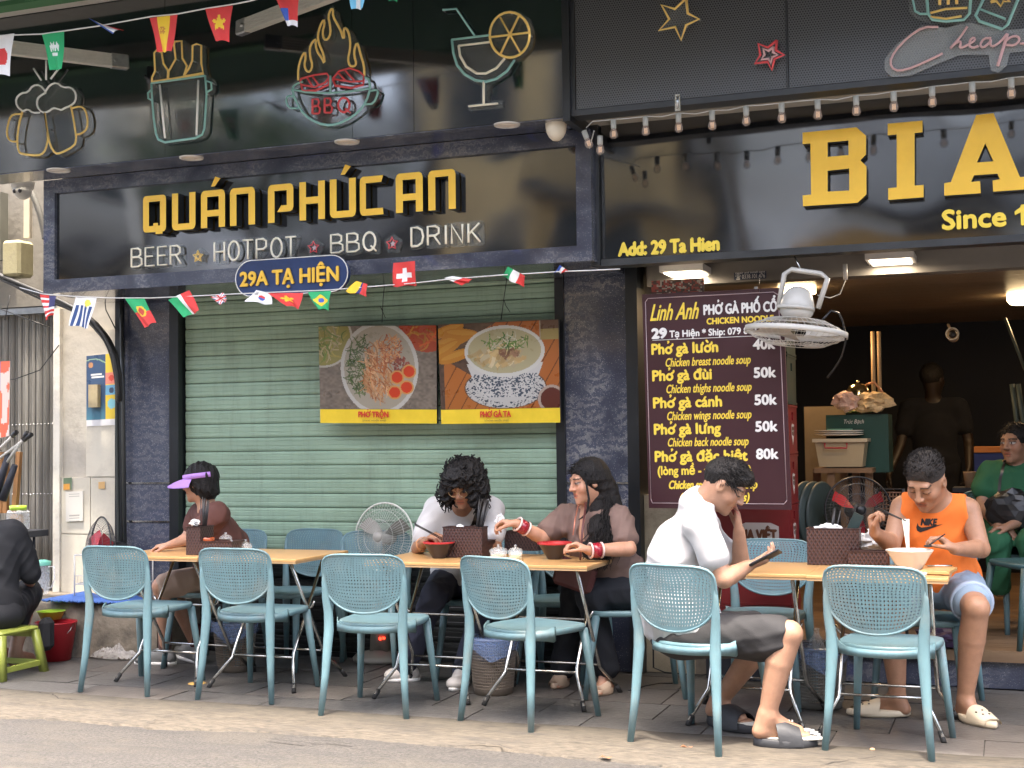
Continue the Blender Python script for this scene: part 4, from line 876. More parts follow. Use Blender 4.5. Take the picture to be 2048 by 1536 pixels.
bunting('sagging white cord of small national flags below the name sign', [(40,575),(86,588),(150,593),(224,596),(300,596),(372,593),(470,588),(560,584),(660,580),(732,574),(820,567),(893,559),(1003,550),(1060,547),(1120,543),(1180,541),(1240,538)], 6.45, [
 ([(80,589,0),(113,592,0),(104,630,0),(90,641,-.02)], f_us, 'flag of red and white stripes'), ([(152,592,0),(193,596,0),(178,657,-.02),(139,650,-.02)], f_uy, 'flag of dark and white stripes with a sun'),
 ([(250,597,0),(289,596,0),(310,645,-.03),(288,656,-.03)], f_pt, 'green and red flag with a round emblem'), ([(336,600,0),(378,580,0),(400,622,-.03),(370,634,-.02)], f_mx, 'green, white and red flag'),
 ([(421,594,0),(446,585,0),(456,600,-.02),(443,609,-.02)], f_uk, 'crumpled blue, red and white flag'), ([(512,580,0),(540,586,0),(546,610,-.02),(491,602,-.02)], f_kr, 'white flag with a red and blue disc'),
 ([(535,586,0),(606,586,0),(600,618,-.03),(572,610,-.02)], f_vn, 'plain red flag'), ([(616,584,0),(662,582,0),(657,620,-.02),(632,617,-.02)], f_br, 'green flag with a yellow diamond'),
 ([(713,562,0),(735,568,0),(733,592,-.03),(690,583,-.02)], f_be, 'yellow, black and red flag'), ([(787,526,-.02),(830,522,-.03),(833,570,0),(785,574,0)], f_ch, 'red flag with a white cross'),
 ([(888,556,0),(905,552,0),(946,560,-.03),(925,570,-.02)], f_wr, 'twisted white and red flag'), ([(1016,533,-.02),(1050,552,-.02),(1046,574,0),(1003,552,0)], f_it, 'green, white and red flag blown sideways'),
 ([(1119,530,-.02),(1136,541,-.01),(1130,546,0),(1109,545,0)], f_fr, 'small red, white and blue flag')])

# ---- food boards
def lay_bowls(c, U, V): return c
def nz2(U, V, s, seed=0):
    r_ = np.random.default_rng(seed); g = r_.random((64,64)); x = U*s % 63; y = V*s % 63; i = x.astype(int); j = y.astype(int); a = x-i; b_ = y-j; i2 = (i+1) % 64; j2 = (j+1) % 64
    return g[i,j]*(1-a)*(1-b_)+g[i2,j]*a*(1-b_)+g[i,j2]*(1-a)*b_+g[i2,j2]*a*b_
def strokes(c, U, V, cx_, cy_, rx, ry, n_, cols, wd, ln, seed, ang=None):
    r_ = np.random.default_rng(seed)
    for _ in range(n_):
        a = r_.random()*2*pi; d = sqrt(r_.random()); x = cx_+rx*d*cos(a); y = cy_+ry*d*sin(a); th = r_.random()*pi if ang is None else ang+r_.normal()*.35; l = ln*(.5+r_.random()); cv = r_.normal()*6
        du = U-x; dv = V-y; s_ = du*cos(th)+dv*sin(th); t_ = -du*sin(th)+dv*cos(th)-cv*s_*s_; col = np.array(cols[r_.integers(len(cols))])*(.75+.5*r_.random())
        c = blend(c, ((np.abs(t_) < wd) & (np.abs(s_) < l))*.9, col)
    return c
def art_mixed(U, V):
    N_ = len(U); asp = 236/170.; X = U*asp; c = np.tile(np.array((.30,.25,.20)), (N_,1))*(.75+.5*nz2(U, V, 50, 1))[:, None]
    d = np.hypot(X-.05, (V-.86)); c = blend(c, (d < .36)*1., (.62,.58,.50)); c = blend(c, (d < .34)*1., (.40,.36,.12)); c = strokes(c, X, V, .08, .85, .22, .25, 60, [(.6,.5,.3),(.2,.3,.06),(.5,.42,.12)], .008, .09, 3); c = blend(c, ((d > .335) & (d < .36))*1., (.62,.58,.50))
    d = np.hypot(X-1.28, (V-1.0)); c = blend(c, (d < .32)*1., (.5,.10,.03)); c = strokes(c, X, V, 1.25, .95, .15, .2, 30, [(.6,.15,.03),(.55,.28,.05)], .01, .06, 4)
    d = np.hypot((X-.72)/.46, (V-.49)/.56); c = blend(c, (d < 1.0)*1., (.66,.63,.57)); c = blend(c, (d < .91)*1., (.50,.45,.36))
    c = strokes(c, X, V, .50, .52, .16, .36, 160, [(.08,.14,.04),(.14,.20,.06),(.20,.20,.10)], .006, .05, 5); c = strokes(c, X, V, .70, .45, .17, .32, 190, [(.62,.34,.16),(.70,.45,.26),(.50,.20,.08)], .008, .07, 6, 1.9)
    c = strokes(c, X, V, .86, .72, .12, .17, 110, [(.62,.28,.12),(.70,.40,.20),(.42,.12,.05)], .006, .035, 7); c = strokes(c, X, V, .98, .52, .09, .1, 60, [(.42,.12,.08),(.30,.10,.08)], .012, .012, 8)
    for (x, y) in ((.93,.38),(1.07,.45),(.90,.20),(1.04,.26)):
        d = np.hypot(X-x, V-y); c = blend(c, (d < .085)*1., (.75,.42,.16)); c = blend(c, (d < .065)*1., (.75,.10,.03))
    c = c[:]; c = blend(c, (V < 0)*1., Yl); return c
def art_soup(U, V):
    N_ = len(U); asp = 240/170.; X = U*asp; c = np.tile(np.array((.16,.10,.07)), (N_,1))*(.7+.6*nz2(U, V, 40, 2))[:, None]
    m_ = (np.abs((X-.55)*.45+(V-.25)) < .45) & (X > .08); c = blend(c, (((X*.6+V*.8) > .35) & ((X*-.55+V) < .62) & (X > .45))*1., (.52,.20,.06)); c = blend(c, ((X*.6+V) < .62)*((X > .06))*((X*.5-V) < .4)*1., (.55,.22,.06))
    ln = np.abs(((X*.86-V*.5)*7.) % 1-.5) < .045; c = np.where((ln & (c[:,0] > .4))[:, None], c*.45, c)
    for i, (x, y, a) in enumerate(((.10,.92,.3),(.16,.80,.2),(.08,.70,.5),(.28,.88,-.1),(.2,.62,.3))):
        s_ = (X-x)*cos(a)+(V-y)*sin(a); t_ = -(X-x)*sin(a)+(V-y)*cos(a); c = blend(c, (np.hypot(s_/.22, t_/.065) < 1)*1., (.62,.30,.05)); c = blend(c, (np.hypot(s_/.18, (t_-.015)/.03) < 1)*.6, (.72,.42,.10))
    d = np.hypot((X-.78)/.47, (V-.24)/.235); c = blend(c, (d < 1.03)*1., (.25,.13,.06)); c = blend(c, (d < 1)*1., (.66,.64,.60)); c = blend(c, ((d < 1) & (d > .72))*(nz2(X*3, V*5, 22, 9) > .62)*1., (.08,.10,.14))
    body = (V < .52) & (V > .13) & (np.abs(X-.78) < .22+.23*np.clip((V-.13)/.4, 0, 1)**.6); c = blend(c, body*1., (.70,.68,.64)); c = blend(c, (body & (V < .40))*(nz2(X*3, V*5, 26, 10) > .55)*1., (.10,.13,.17))
    d = np.hypot((X-.78)/.47, (V-.66)/.30); c = blend(c, (d < 1)*1., (.74,.72,.66)); d = np.hypot((X-.78)/.43, (V-.665)/.26); c = blend(c, (d < 1)*1., (.55,.50,.32)); 
    c = strokes(c, X, V, .72, .60, .30, .12, 70, [(.68,.52,.28),(.60,.44,.22),(.72,.62,.42)], .022, .06, 11, .6); c = strokes(c, X, V, .8, .76, .28, .08, 60, [(.10,.22,.05),(.65,.62,.5),(.2,.35,.08)], .006, .05, 12); c = strokes(c, X, V, .84, .64, .10, .05, 16, [(.30,.16,.10),(.45,.28,.18)], .016, .03, 13)
    q_ = (X > 1.20) & (V > .78); c = blend(c, q_*1., (.45,.36,.16)); c = blend(c, (q_ & (V > .9))*1., (.20,.12,.08)); c = blend(c, ((X > 1.19) & (X < 1.205) & (V > .78))*1., (.5,.4,.3))
    d = np.hypot(X-1.32, V-.10); c = blend(c, (d < .16)*1., (.55,.45,.38)); c = blend(c, (d < .13)*1., (.18,.05,.03)); return c
m_print = M('printed_sheet', 'vcol', .3, var=.02, coat=.2)
def food_board(lab, px4, art, word, small, Y):
    c = [P(x, y, Y) for x, y in px4]; t = thing('food_board', lab, 'poster', (c[0]+c[2])/2)
    bil = lambda u, v, n_=0.: (c[3]*(1-u)+c[2]*u)*(1-v)+(c[0]*(1-u)+c[1]*u)*v+Vector((0,-n_,0))
    fr = lambda u, v, n_=0.: bil(u, v, n_)
    MB().poly([(0,0),(1,0),(1,1),(0,1)], fr, .022, -.028).make('backing', M('black_backing', (.02,.02,.02), .5), t)
    nu, nv = 200, 130; q = MB(); vs = [bil(i/nu, .145+.852*j/nv, -.005) for j in range(nv+1) for i in range(nu+1)]
    q.add(vs, [(j*(nu+1)+i, j*(nu+1)+i+1, (j+1)*(nu+1)+i+1, (j+1)*(nu+1)+i) for j in range(nv) for i in range(nu)]); U, V = np.meshgrid((np.arange(nu)+.5)/nu, (np.arange(nv)+.5)/nv); q.c = np.clip(art(U.ravel(), V.ravel()), 0, 1)**1.25*.78; q.make('food_picture', m_print, t)
    MB().add([bil(0,0,-.005), bil(1,0,-.005), bil(1,.142,-.005), bil(0,.142,-.005)], [(0,1,2,3)]).make('caption_strip', M('caption_yellow', (.82,.58,.03), .35), t)
    q = MB(); text(q, word, lambda u, v, n_=0.: bil(u, v, n_+.009), .345, .60, .062, .055, n0=0, bold=.003); q.make('lettering', M('red_print', (.62,.05,.02), .4), t)
    q = MB(); text(q, small, lambda u, v, n_=0.: bil(u, v, n_+.009), .38, .58, .02, .022, n0=0, bold=.0); q.make('small_lettering', M('dark_print', (.15,.05,.02), .4), t)
    return t
t = food_board('left food board with a bowl of mixed noodles captioned PHỞ TRỘN', [(636,652),(872,650),(873,847),(640,846)], art_mixed, 'PHỞ TRỘN', '(mixed noodle soup)', 7.44)
q = MB(); q.tube([P(764,645,7.46), P(766,600,7.46), P(770,560,7.46)], .0025, 5); q.tube([P(766,622,7.45), P(760,612,7.45), P(771,636,7.45)], .002, 5); q.make('hanging_cord', m_black, t)
t = food_board('right food board with a patterned soup bowl captioned PHỞ GÀ TA', [(875,649),(1116,638),(1120,845),(882,848)], art_soup, 'PHỞ GÀ TA', '(chicken noodle soup)', 7.44)
q = MB(); q.tube([P(1002,640,7.46), P(1008,595,7.46), P(1014,555,7.46)], .0025, 5); q.tube([P(1008,600,7.45), P(1012,612,7.45), P(1020,624,7.45)], .002, 5); q.make('hanging_cord', m_black, t)

# ---- menu board
a_ = .007; MN = Frame((0,7.22,0), (cos(a_),0,-sin(a_)*-1), (0,-.02,1)); 
def c6(x, y): return (1130+x/3.303, 500+y/3.303)
t = thing('menu_board', 'tall maroon price board listing chicken noodle soups in yellow', 'menu board', MN(*MN.px(1430,800)))
pc = [MN.px(1284,589), MN.px(1565,575), MN.px(1583,1020), MN.px(1298,1016)]
pc = [pc[3], pc[2], pc[1], pc[0]]
m_mar = M('maroon_board', (.052,.018,.022), .33, var=.12, scale=2); m_mb = M('maroon_edge', (.12,.05,.055), .4)
MB().poly(pc, MN, .02, -.02, 0, 1).make('board', [m_mar, m_mb], t)
q = MB(); ins = [MN.px(*p) for p in ((1305,1006),(1568,1008),(1574,1001),(1557,590),(1547,584),(1296,597),(1291,604),(1302,998))]
for i in range(8): q.tube([MN(*ins[i], .002), MN(*ins[(i+1) % 8], .002)], .0022, 4)
q.make('border_line', M('pale_line', (.55,.42,.42), .5), t)
def mt(s, xl_, yl_, xr_, yr_, cp, mat=m_ylp, **k):
    q = MB(); a = c6(xl_, yl_); b = c6(xr_, yr_); text_px(q, s, MN, a[0], a[1], b[0], b[1], cp/3.303, n0=.0015, **k); return q.make('lettering', mat, t)
mt('Linh Anh', 565, 478, 885, 440, 105, bold=.0022, shear=.45)
mt('PHỞ GÀ PHỐ CỔ', 918, 428, 1400, 402, 62, m_wht, bold=.003)
mt('CHICKEN NOODLE', 938, 490, 1378, 470, 38, bold=.002)
mt('29', 577, 583, 670, 579, 60, m_wht, bold=.005)
mt('Tạ Hiện * Ship: 079 837 966', 692, 574, 1375, 548, 42, m_wht, bold=.0018)
q = MB(); q.tube([MN(*MN.px(*c6(578,597)), .002), MN(*MN.px(*c6(1390,562)), .002)], .002, 4); q.make('rule_line', m_wht, t)
for vi, y, xe, pr, en, exs, exe in (('Phở gà lườn', 685, 1010, '40k', 'Chicken breast noodle soup', 667, 1227), ('Phở gà đùi', 862, 968, '50k', 'Chicken thighs noodle soup', 672, 1233), ('Phở gà cánh', 1042, 1035, '50k', 'Chicken wings noodle soup', 677, 1232), ('Phở gà lưng', 1218, 1028, '50k', 'Chicken back noodle soup', 682, 1213), ('Phở gà đặc biệt', 1400, 1205, '80k', None, 0, 0)):
    sx_ = 575+(y-685)*.031; mt(vi, sx_, y, xe, y-(xe-sx_)*.022, 66, bold=.0032)
    px_ = 1245+(y-685)*.03; mt(pr, px_, y-20-(10 if y < 700 else 0), px_+142, y-24-(10 if y < 700 else 0), 63, m_wht, bold=.0032)
    if en: mt(en, exs, y+84, exe, y+66, 54, bold=.0012, shear=.28)
mt('(lòng mề - trứng non)', 615, 1488, 1230, 1476, 56, bold=.0022)
mt('Chicken special noodle soup', 690, 1578, 1270, 1572, 52, bold=.0022, shear=.28)
mt('(gizzards - innards)', 760, 1662, 1219, 1655, 52, bold=.0022, shear=.28)
MB().tube([MN(*MN.px(1519,585), 0), P(1519,556,7.05)], .0015, 4).make('hanging_wire', m_steel, t)
q = MB(); q.cbox(P(1512,577,7.2), (.02,.01,.02)); q.make('clip', m_steel, t)
# ================================================================== FURNITURE
m_ch = M('teal_plastic', (.135,.240,.265), .42, var=.10, scale=4, bump=.03, bscale=200, rand=.07, dirt=(.20,.235,.22), dscale=5, damt=.6, world=True, streak=((.085,.12,.12),(3,3,1),6,.35))
m_chd = M('deep_teal_plastic', (.045,.10,.105), .45, var=.08)
m_leg = M('table_leg_chrome', (.55,.54,.50), .22, 1., var=.25, scale=25)
m_tip = M('rubber_tip', (.02,.02,.02), .7)
CHAIR = None
def chair_meshes(mat):
    out = []
    zc, a_, bt, bb = .680, .214, .118, .172
    def shell(u, v):
        x = u*sqrt(max(0, 1-v*v/2)); y = v*sqrt(max(0, 1-u*u/2)); d = sqrt(x*x+y*y)
        if d > 1e-6:
            c, s = abs(x)/d, y/d; k = min(1, max(0, (s+.25)/.7)); k = k*k*(3-2*k); n_ = 2.15+2.9*k; s = abs(s)
            g = (c**n_+s**n_)**(-1/n_); x *= 1+(g-1)*d; y *= 1+(g-1)*d
        X = a_*x*(1-.03*(y < 0)*y*y); Z = zc+(bt if y > 0 else bb)*y
        return X, Z
    def yb(X, Z): return -.205-.045*(1-(X/.22)**2)-(Z-.5)*.20
    q = MB(); NU, NV = 27, 20; h = .22
    for i in range(NU):
        for j in range(NV):
            u0, u1 = -1+2*i/NU, -1+2*(i+1)/NU; v0, v1 = -1+2*j/NV, -1+2*(j+1)/NV
            cs = [(u0,v0),(u1,v0),(u1,v1),(u0,v1)]; um, vm = (u0+u1)/2, (v0+v1)/2
            edge = i in (0, NU-1) or j in (0, NV-1)
            vs = []
            for off in (0, .005):
                for (u, v) in cs: X, Z = shell(u, v); vs.append((X, yb(X, Z)+off, Z))
            if edge or (min(i, NU-1-i)+min(j, NV-1-j) < 3):
                q.add(vs, [(0,1,2,3),(7,6,5,4)], 0, True); continue
            for off in (0, .005):
                for (u, v) in ((um,v0*h+vm*(1-h)),(u1*h*1.0+um*(1-h),vm),(um,v1*h+vm*(1-h)),(u0*h+um*(1-h),vm)):
                    pass
            iv = []
            for off in (0, .005):
                for (u, v) in cs:
                    uu = um+(u-um)*.40; vv = vm+(v-vm)*.43; X, Z = shell(uu, vv); iv.append((X, yb(X, Z)+off, Z))
            vs += iv
            fs = []
            for k in range(4):
                k2 = (k+1) % 4; fs += [(k, k2, 8+k2, 8+k), (4+k2, 4+k, 12+k, 12+k2), (8+k, 8+k2, 12+k2, 12+k)]
            q.add(vs, fs, 0, False)
    rim = []
    per = [(-1+2*i/16, 1) for i in range(16)]+[(1, 1-2*i/14) for i in range(14)]+[(1-2*i/16, -1) for i in range(16)]+[(-1, -1+2*i/14) for i in range(14)]
    for u, v in per: X, Z = shell(u, v); rim.append((X, yb(X, Z)+.0025, Z))
    q.tube(rim, .0062, 8, closed=True); out.append(('backrest', q))
    # seat: rounded dish with lip
    def outl(t, s_=1.):
        c, s = cos(t), sin(t); n_ = 5.0 if s > 0 else 2.3
        x = .212*abs(c)**(2/n_)*(1 if c > 0 else -1); y = (.215 if s > 0 else .215)*abs(s)**(2/n_)*(1 if s > 0 else -1)
        return x*s_, y*s_+.015
    q = MB(); K = 40; rings = []
    for s_, z in ((.02,.442),(.5,.443),(.86,.447),(.955,.452),(.985,.450),(1.0,.440),(.985,.424),(.93,.420),(.02,.424)):
        rings.append([(outl(2*pi*i/K, s_)[0], outl(2*pi*i/K, s_)[1], z) for i in range(K)])
    loft(q, rings); out.append(('seat', q))
    # rear apron band
    q = MB(); pts = []
    for i in range(15):
        t = -1+2*i/14; e_ = outl(radians(270+72*t), 1.03); pts.append((e_[0], e_[1], .432-.010*(1-t*t)))
    rings = []
    for i, p in enumerate(pts):
        t = abs(-1+2*i/14); hh = .015+.018*t**4; rings.append([(p[0], p[1]-.008, p[2]+hh), (p[0], p[1]+.008, p[2]+hh*1.), (p[0], p[1]+.010, p[2]-hh), (p[0], p[1]-.006, p[2]-hh*1.2)])
    loft(q, rings); 
    out.append(('seat_rim', q))
    for sx in (-1, 1):
        q = MB(); path = [(.222*sx,-.262,0),(.205*sx,-.240,.20),(.192*sx,-.222,.42),(.194*sx,-.222,.50),(.203*sx,-.232,.58),(.209*sx,-.240,.66),(.206*sx,-.246,.74)]
        wx = [.0145,.0195,.026,.024,.021,.013,.006]; wy = [.0145,.019,.022,.017,.012,.008,.005]; rings = []
        for p, a, b in zip(path, wx, wy): rings.append([(p[0]+a*cos(2*pi*k/10), p[1]+b*sin(2*pi*k/10), p[2]) for k in range(10)])
        loft(q, rings); out.append(('leg', q))
        q = MB(); path = [(.214*sx,.258,0),(.196*sx,.225,.22),(.178*sx,.192,.43)]; rings = []
        for p, a in zip(path, (.0145,.0185,.023)): rings.append([(p[0]+a*cos(2*pi*k/10), p[1]+a*sin(2*pi*k/10), p[2]) for k in range(10)])
        loft(q, rings); out.append(('leg', q))
    return out
def make_chair(mat):
    t = thing('plastic_chair', 'x', 'chair', (0,0,0))
    for nme, q in chair_meshes(mat): q.make(nme, mat, t)
    return t
proto = {}
def place_chair(x, y, rz, label, group=None, mat=None, z=0.):
    mat = mat or m_ch
    if mat.name not in proto: o = proto[mat.name] = make_chair(mat)
    else: o = copy_tree(proto[mat.name])
    o.location = (x, y, z); o.rotation_euler = (0, 0, rz); o['label'] = label
    if group: o['group'] = group
    return o
def chair_from_feet(pl, pr, label, group):
    a, b = G(*pl), G(*pr); d = (b-a); rz = atan2(d.y, d.x); m_ = (a+b)/2; n_ = Vector((-sin(rz), cos(rz), 0))
    c = m_+n_*.262; return place_chair(c.x, c.y, rz, label, group)
gr = 'blue perforated chairs in the front row'
chair_from_feet((165,1384),(290,1393), 'leftmost blue perforated chair of the front row, by the plastic bag', gr)
chair_from_feet((397,1399),(541,1408), 'blue perforated chair in front of the purple visor woman’s table', gr)
chair_from_feet((644,1434),(810,1441), 'blue perforated chair in front of the standing fan', gr)
chair_from_feet((928,1445),(1054,1467), 'blue perforated chair in front of the eating couple', gr)
chair_from_feet((1258,1487),(1440,1515), 'blue perforated chair on which the white-shirted phone user sits', gr)
chair_from_feet((1656,1505),(1857,1525), 'rightmost blue chair of the front row, back to the street', gr)
gb = 'blue perforated chairs on the far side of the tables'
place_chair(-4.62, 7.16, pi+.05, 'far-side blue chair under the woman with the purple visor', gb)
place_chair(-4.16, 7.27, pi-.1, 'far-side blue chair right beside the visor woman', gb)
place_chair(-3.60, 7.20, pi+.25, 'empty far-side blue chair behind the standing fan', gb)
place_chair(-2.83, 7.20, pi-.05, 'far-side blue chair under the curly-haired man', gb)
place_chair(-2.40, 7.28, pi+.05, 'far-side blue chair between the eating couple', gb)
place_chair(-1.93, 6.98, pi/2+.35, 'blue chair under the woman in the brown shirt', gb)
place_chair(P(1540,1100,7.2).x, 6.96, pi-.02, 'empty far-side blue chair before the red beer crates', gb)
place_chair(-.42, 7.02, pi-.12, 'far-side blue chair under the man in the orange vest', gb)
MC = m_chd
place_chair(.02, 8.55, pi+.5, 'blue-green chair inside the shop under the woman in green', 'chairs inside the shop', None, sz2)
place_chair(.14, 7.93, pi/2+.5, 'dark green chair cut by the right picture edge', None, m_chd, sz2)

# ---- tables
m_top = M('table_wood', (.60,.345,.135), .35, var=.18, scale=3, bump=.03, coat=.15, rand=.06, stretch=(.6,7,1), dirt=(.42,.22,.09), dscale=3, damt=.4)
m_edge = M('table_edge', (.50,.32,.16), .5, var=.2, scale=8, stretch=(1,1,9))
def make_table():
    t = thing('folding_table', 'x', 'table', (0,0,0))
    tp = MB(); tp.cbox((0,0,.712), (.612,.612,.016), bev=.003); o = tp.make('table_top', m_top, t)
    e = MB(); e.cbox((0,0,.6995), (.606,.606,.009)); e.make('edge_band', m_edge, o)
    for nme, sx, k, sy in (('leg',-1,.19,1),('leg',1,.19,1),('leg',-1,.225,-1),('leg',1,.225,-1)):
        q = MB(); pts = [(sx*k, sy*.22, .69), (sx*k, -sy*.13, .185), (sx*(k+.004), -sy*.142, .15), (sx*(k+.075), -sy*.262, .02)]
        q.tube(pts, .0095, 8); l = q.make('leg', m_leg, t)
        MB().tube([(sx*(k+.062), -sy*.241, .042), (sx*(k+.079), -sy*.268, .0)], .0125, 8).make('foot_cap', m_tip, l)
    for k, sy, z in ((.19,1,.165),(.225,-1,.165)): MB().tube([(-k,-sy*.138,z),(k,-sy*.138,z)], .0065, 8).make('cross_rod', m_leg, t)
    MB().tube([(-.225,.045,.455),(-.21,.045,.425),(-.19,.045,.41),(.19,.045,.41),(.21,.045,.425),(.225,.045,.455)], .007, 8).make('brace', m_leg, t)
    return t
gt = 'small folding tables set side by side'
T0 = None
def place_table(x, y, rz, label):
    global T0
    if T0 is None: T0 = make_table(); o = T0
    else: o = copy_tree(T0)
    o.location = (x, y, 0); o.rotation_euler = (0,0,rz); o['label'] = label; o['group'] = gt
place_table(-4.545, 6.69, 0, 'folding table with the purple visor woman’s arm on it')
place_table(-3.927, 6.69, 0, 'bare folding table left of the standing fan')
place_table(-2.90, 6.665, 0, 'folding table with the curly-haired man’s bowl')
place_table(-2.282, 6.67, 0, 'folding table with the brown-shirted woman’s bowl')
place_table(-1.185, 6.50, 0, 'folding table under the phone user’s hands')
place_table(-.575, 6.475, 0, 'folding table with the orange-vested man’s soup bowl')

# ================================================================== THINGS ON THE TABLES
TZ = .7203
m_wv = bpy.data.materials.new('woven_brown'); m_wv.use_nodes = True; n = m_wv.node_tree; b = n.nodes['Principled BSDF']; L = n.links.new
tc = n.nodes.new('ShaderNodeTexCoord'); sp = n.nodes.new('ShaderNodeSeparateXYZ'); L(tc.outputs['Object'], sp.inputs[0])
sx_y = mth('ADD', sp.outputs[0], sp.outputs[1]); ca = mth('SINE', mth('MULTIPLY', mth('ADD', sx_y, mth('MULTIPLY', sp.outputs[2], .6)), 330.)); cb = mth('SINE', mth('MULTIPLY', mth('SUBTRACT', sx_y, mth('MULTIPLY', sp.outputs[2], .6)), 330.)); cc_ = mth('MAXIMUM', ca, cb)
mr = n.nodes.new('ShaderNodeMapRange'); mr.inputs['From Min'].default_value = .2; mr.inputs['From Max'].default_value = 1.; L(cc_, mr.inputs[0])
mx = n.nodes.new('ShaderNodeMix'); mx.data_type = 'RGBA'; L(mr.outputs[0], mx.inputs[0]); mx.inputs[6].default_value = (.030,.014,.012,1); mx.inputs[7].default_value = (.085,.040,.032,1); L(mx.outputs[2], b.inputs['Base Color']); b.inputs['Roughness'].default_value = .42
bp = n.nodes.new('ShaderNodeBump'); bp.inputs['Strength'].default_value = .5; bp.inputs['Distance'].default_value = .003; L(cc_, bp.inputs['Height']); L(bp.outputs[0], b.inputs['Normal'])
m_br = M('brown_plastic', (.05,.024,.020), .4, var=.1)
m_stick = M('black_stick', (.02,.018,.018), .35); m_glass = Mclear('clear_glass', (.92,.95,.93), .22, .04); m_plastic = Mclear('clear_plastic', (.9,.93,.95), .3, .12)
m_tissue = M('tissue_paper', (.80,.79,.76), .8, var=.04, bump=.3, bscale=90)
def openbox(q, x0, x1, y0, y1, z0, z1, tw=.004, m=0, rim=1):
    q.box((x0,y0,z0),(x1,y0+tw,z1),m).box((x0,y1-tw,z0),(x1,y1,z1),m).box((x0,y0+tw,z0),(x0+tw,y1-tw,z1),m).box((x1-tw,y0+tw,z0),(x1,y1-tw,z1),m).box((x0+tw,y0+tw,z0),(x1-tw,y1-tw,z0+tw),m)
    if rim: e = .003; q.box((x0-e,y0-e,z1),(x1+e,y0+tw,z1+.005),rim).box((x0-e,y1-tw,z1),(x1+e,y1+e,z1+.005),rim).box((x0-e,y0+tw,z1),(x0+tw,y1-tw,z1+.005),rim).box((x1-tw,y0+tw,z1),(x1+e,y1-tw,z1+.005),rim)
    return q
def rotmesh(q, rz, loc):
    R = Matrix.Rotation(rz, 3, 'Z'); q.v = [tuple(R @ Vector(v)+Vector(loc)) for v in q.v]; return q
def caddy(loc, rz, label, tall=.155, low=.075, w_=.2, lowd=.12, group='brown woven cutlery caddies'):
    t = thing('cutlery_caddy', label, 'caddy', loc, group)
    rotmesh(openbox(MB(), -w_/2, w_/2, -.045, .045, 0, tall), rz, loc).make('tall_box', [m_wv, m_br], t)
    if low: rotmesh(openbox(MB(), -w_/2, w_/2, .0452, .0452+lowd, 0, low), rz, loc).make('low_tray', [m_wv, m_br], t)
    return t
def sticks(loc, n_, lean, label, spread=.025, h=.235, z0=.02, r=.0035, group='bundles of black chopsticks'):
    t = thing('chopsticks', label, 'chopsticks', loc, group); L0 = Vector(loc)
    for i in range(n_):
        a = random.uniform(-1,1)*spread; b_ = random.uniform(-1,1)*spread*.6; tx = lean[0]+random.uniform(-.08,.08)+a*2.0; ty = lean[1]+random.uniform(-.05,.05)
        p = L0+Vector((a*.4,b_*.5,z0)); d = Vector((tx,ty,1)).normalized(); MB().tube([p, p+d*h*random.uniform(.92,1.05)], [r*.8,r], 6).make('stick', m_stick, t)
def jar(loc, r, h, label, fill, lid=True, group='small glass condiment jars'):
    t = thing('condiment_jar', label, 'jar', loc, group)
    MB().lathe([(0,.002),(r*.72,.002),(r*.8,.004),(r,h),(r*1.02,h),(r*.83,.0),(0,0)], loc, 22).make('glass_body', m_glass, t)
    if fill: MB().lathe([(0,.004),(r*.7,.004),(r*.82,h*.55),(r*.6,h*.62),(0,h*.6)], loc, 18).make('contents', fill, t)
    if lid:
        l = MB().lathe([(r*1.04,h),(r*1.04,h+.004),(r*.8,h+.014),(r*.3,h+.021),(0,h+.022)], loc, 22).make('lid', m_glass, t)
        MB().ell(Vector(loc)+Vector((0,0,h+.028)), (.008,.008,.008), n=10, k=6).make('knob', m_glass, l)
    return t
def crumple(name, label, loc, r, mat, seed, sq=(1,1,.7), cat='tissue', it=3, amp=.5, group=None):
    bm = bmesh.new(); bmesh.ops.create_icosphere(bm, subdivisions=it, radius=r); rr = random.Random(seed)
    from mathutils import noise
    for v in bm.verts:
        k = noise.noise(v.co*(2.2/r)+Vector((seed,0,0)))*amp+noise.noise(v.co*(5/r)+Vector((0,seed,0)))*amp*.6; v.co *= 1+k; v.co.x *= sq[0]; v.co.y *= sq[1]; v.co.z *= sq[2]
    zm = min(v.co.z for v in bm.verts)
    q = MB(); bm.verts.index_update(); q.add([(v.co.x+loc[0], v.co.y+loc[1], v.co.z-zm+loc[2]) for v in bm.verts], [[v.index for v in f.verts] for f in bm.faces], 0, False); bm.free()
    return solo(q, name, mat, label, cat, loc=loc, group=group)
m_chil = M('chilli_sauce', (.50,.11,.03), .35, var=.3, scale=60); m_garl = M('pickled_garlic', (.55,.48,.28), .4, var=.3, scale=50); m_beige = M('lime_slices', (.50,.50,.22), .4, var=.2, scale=60)
def at(x, y): return G(x, y, TZ)
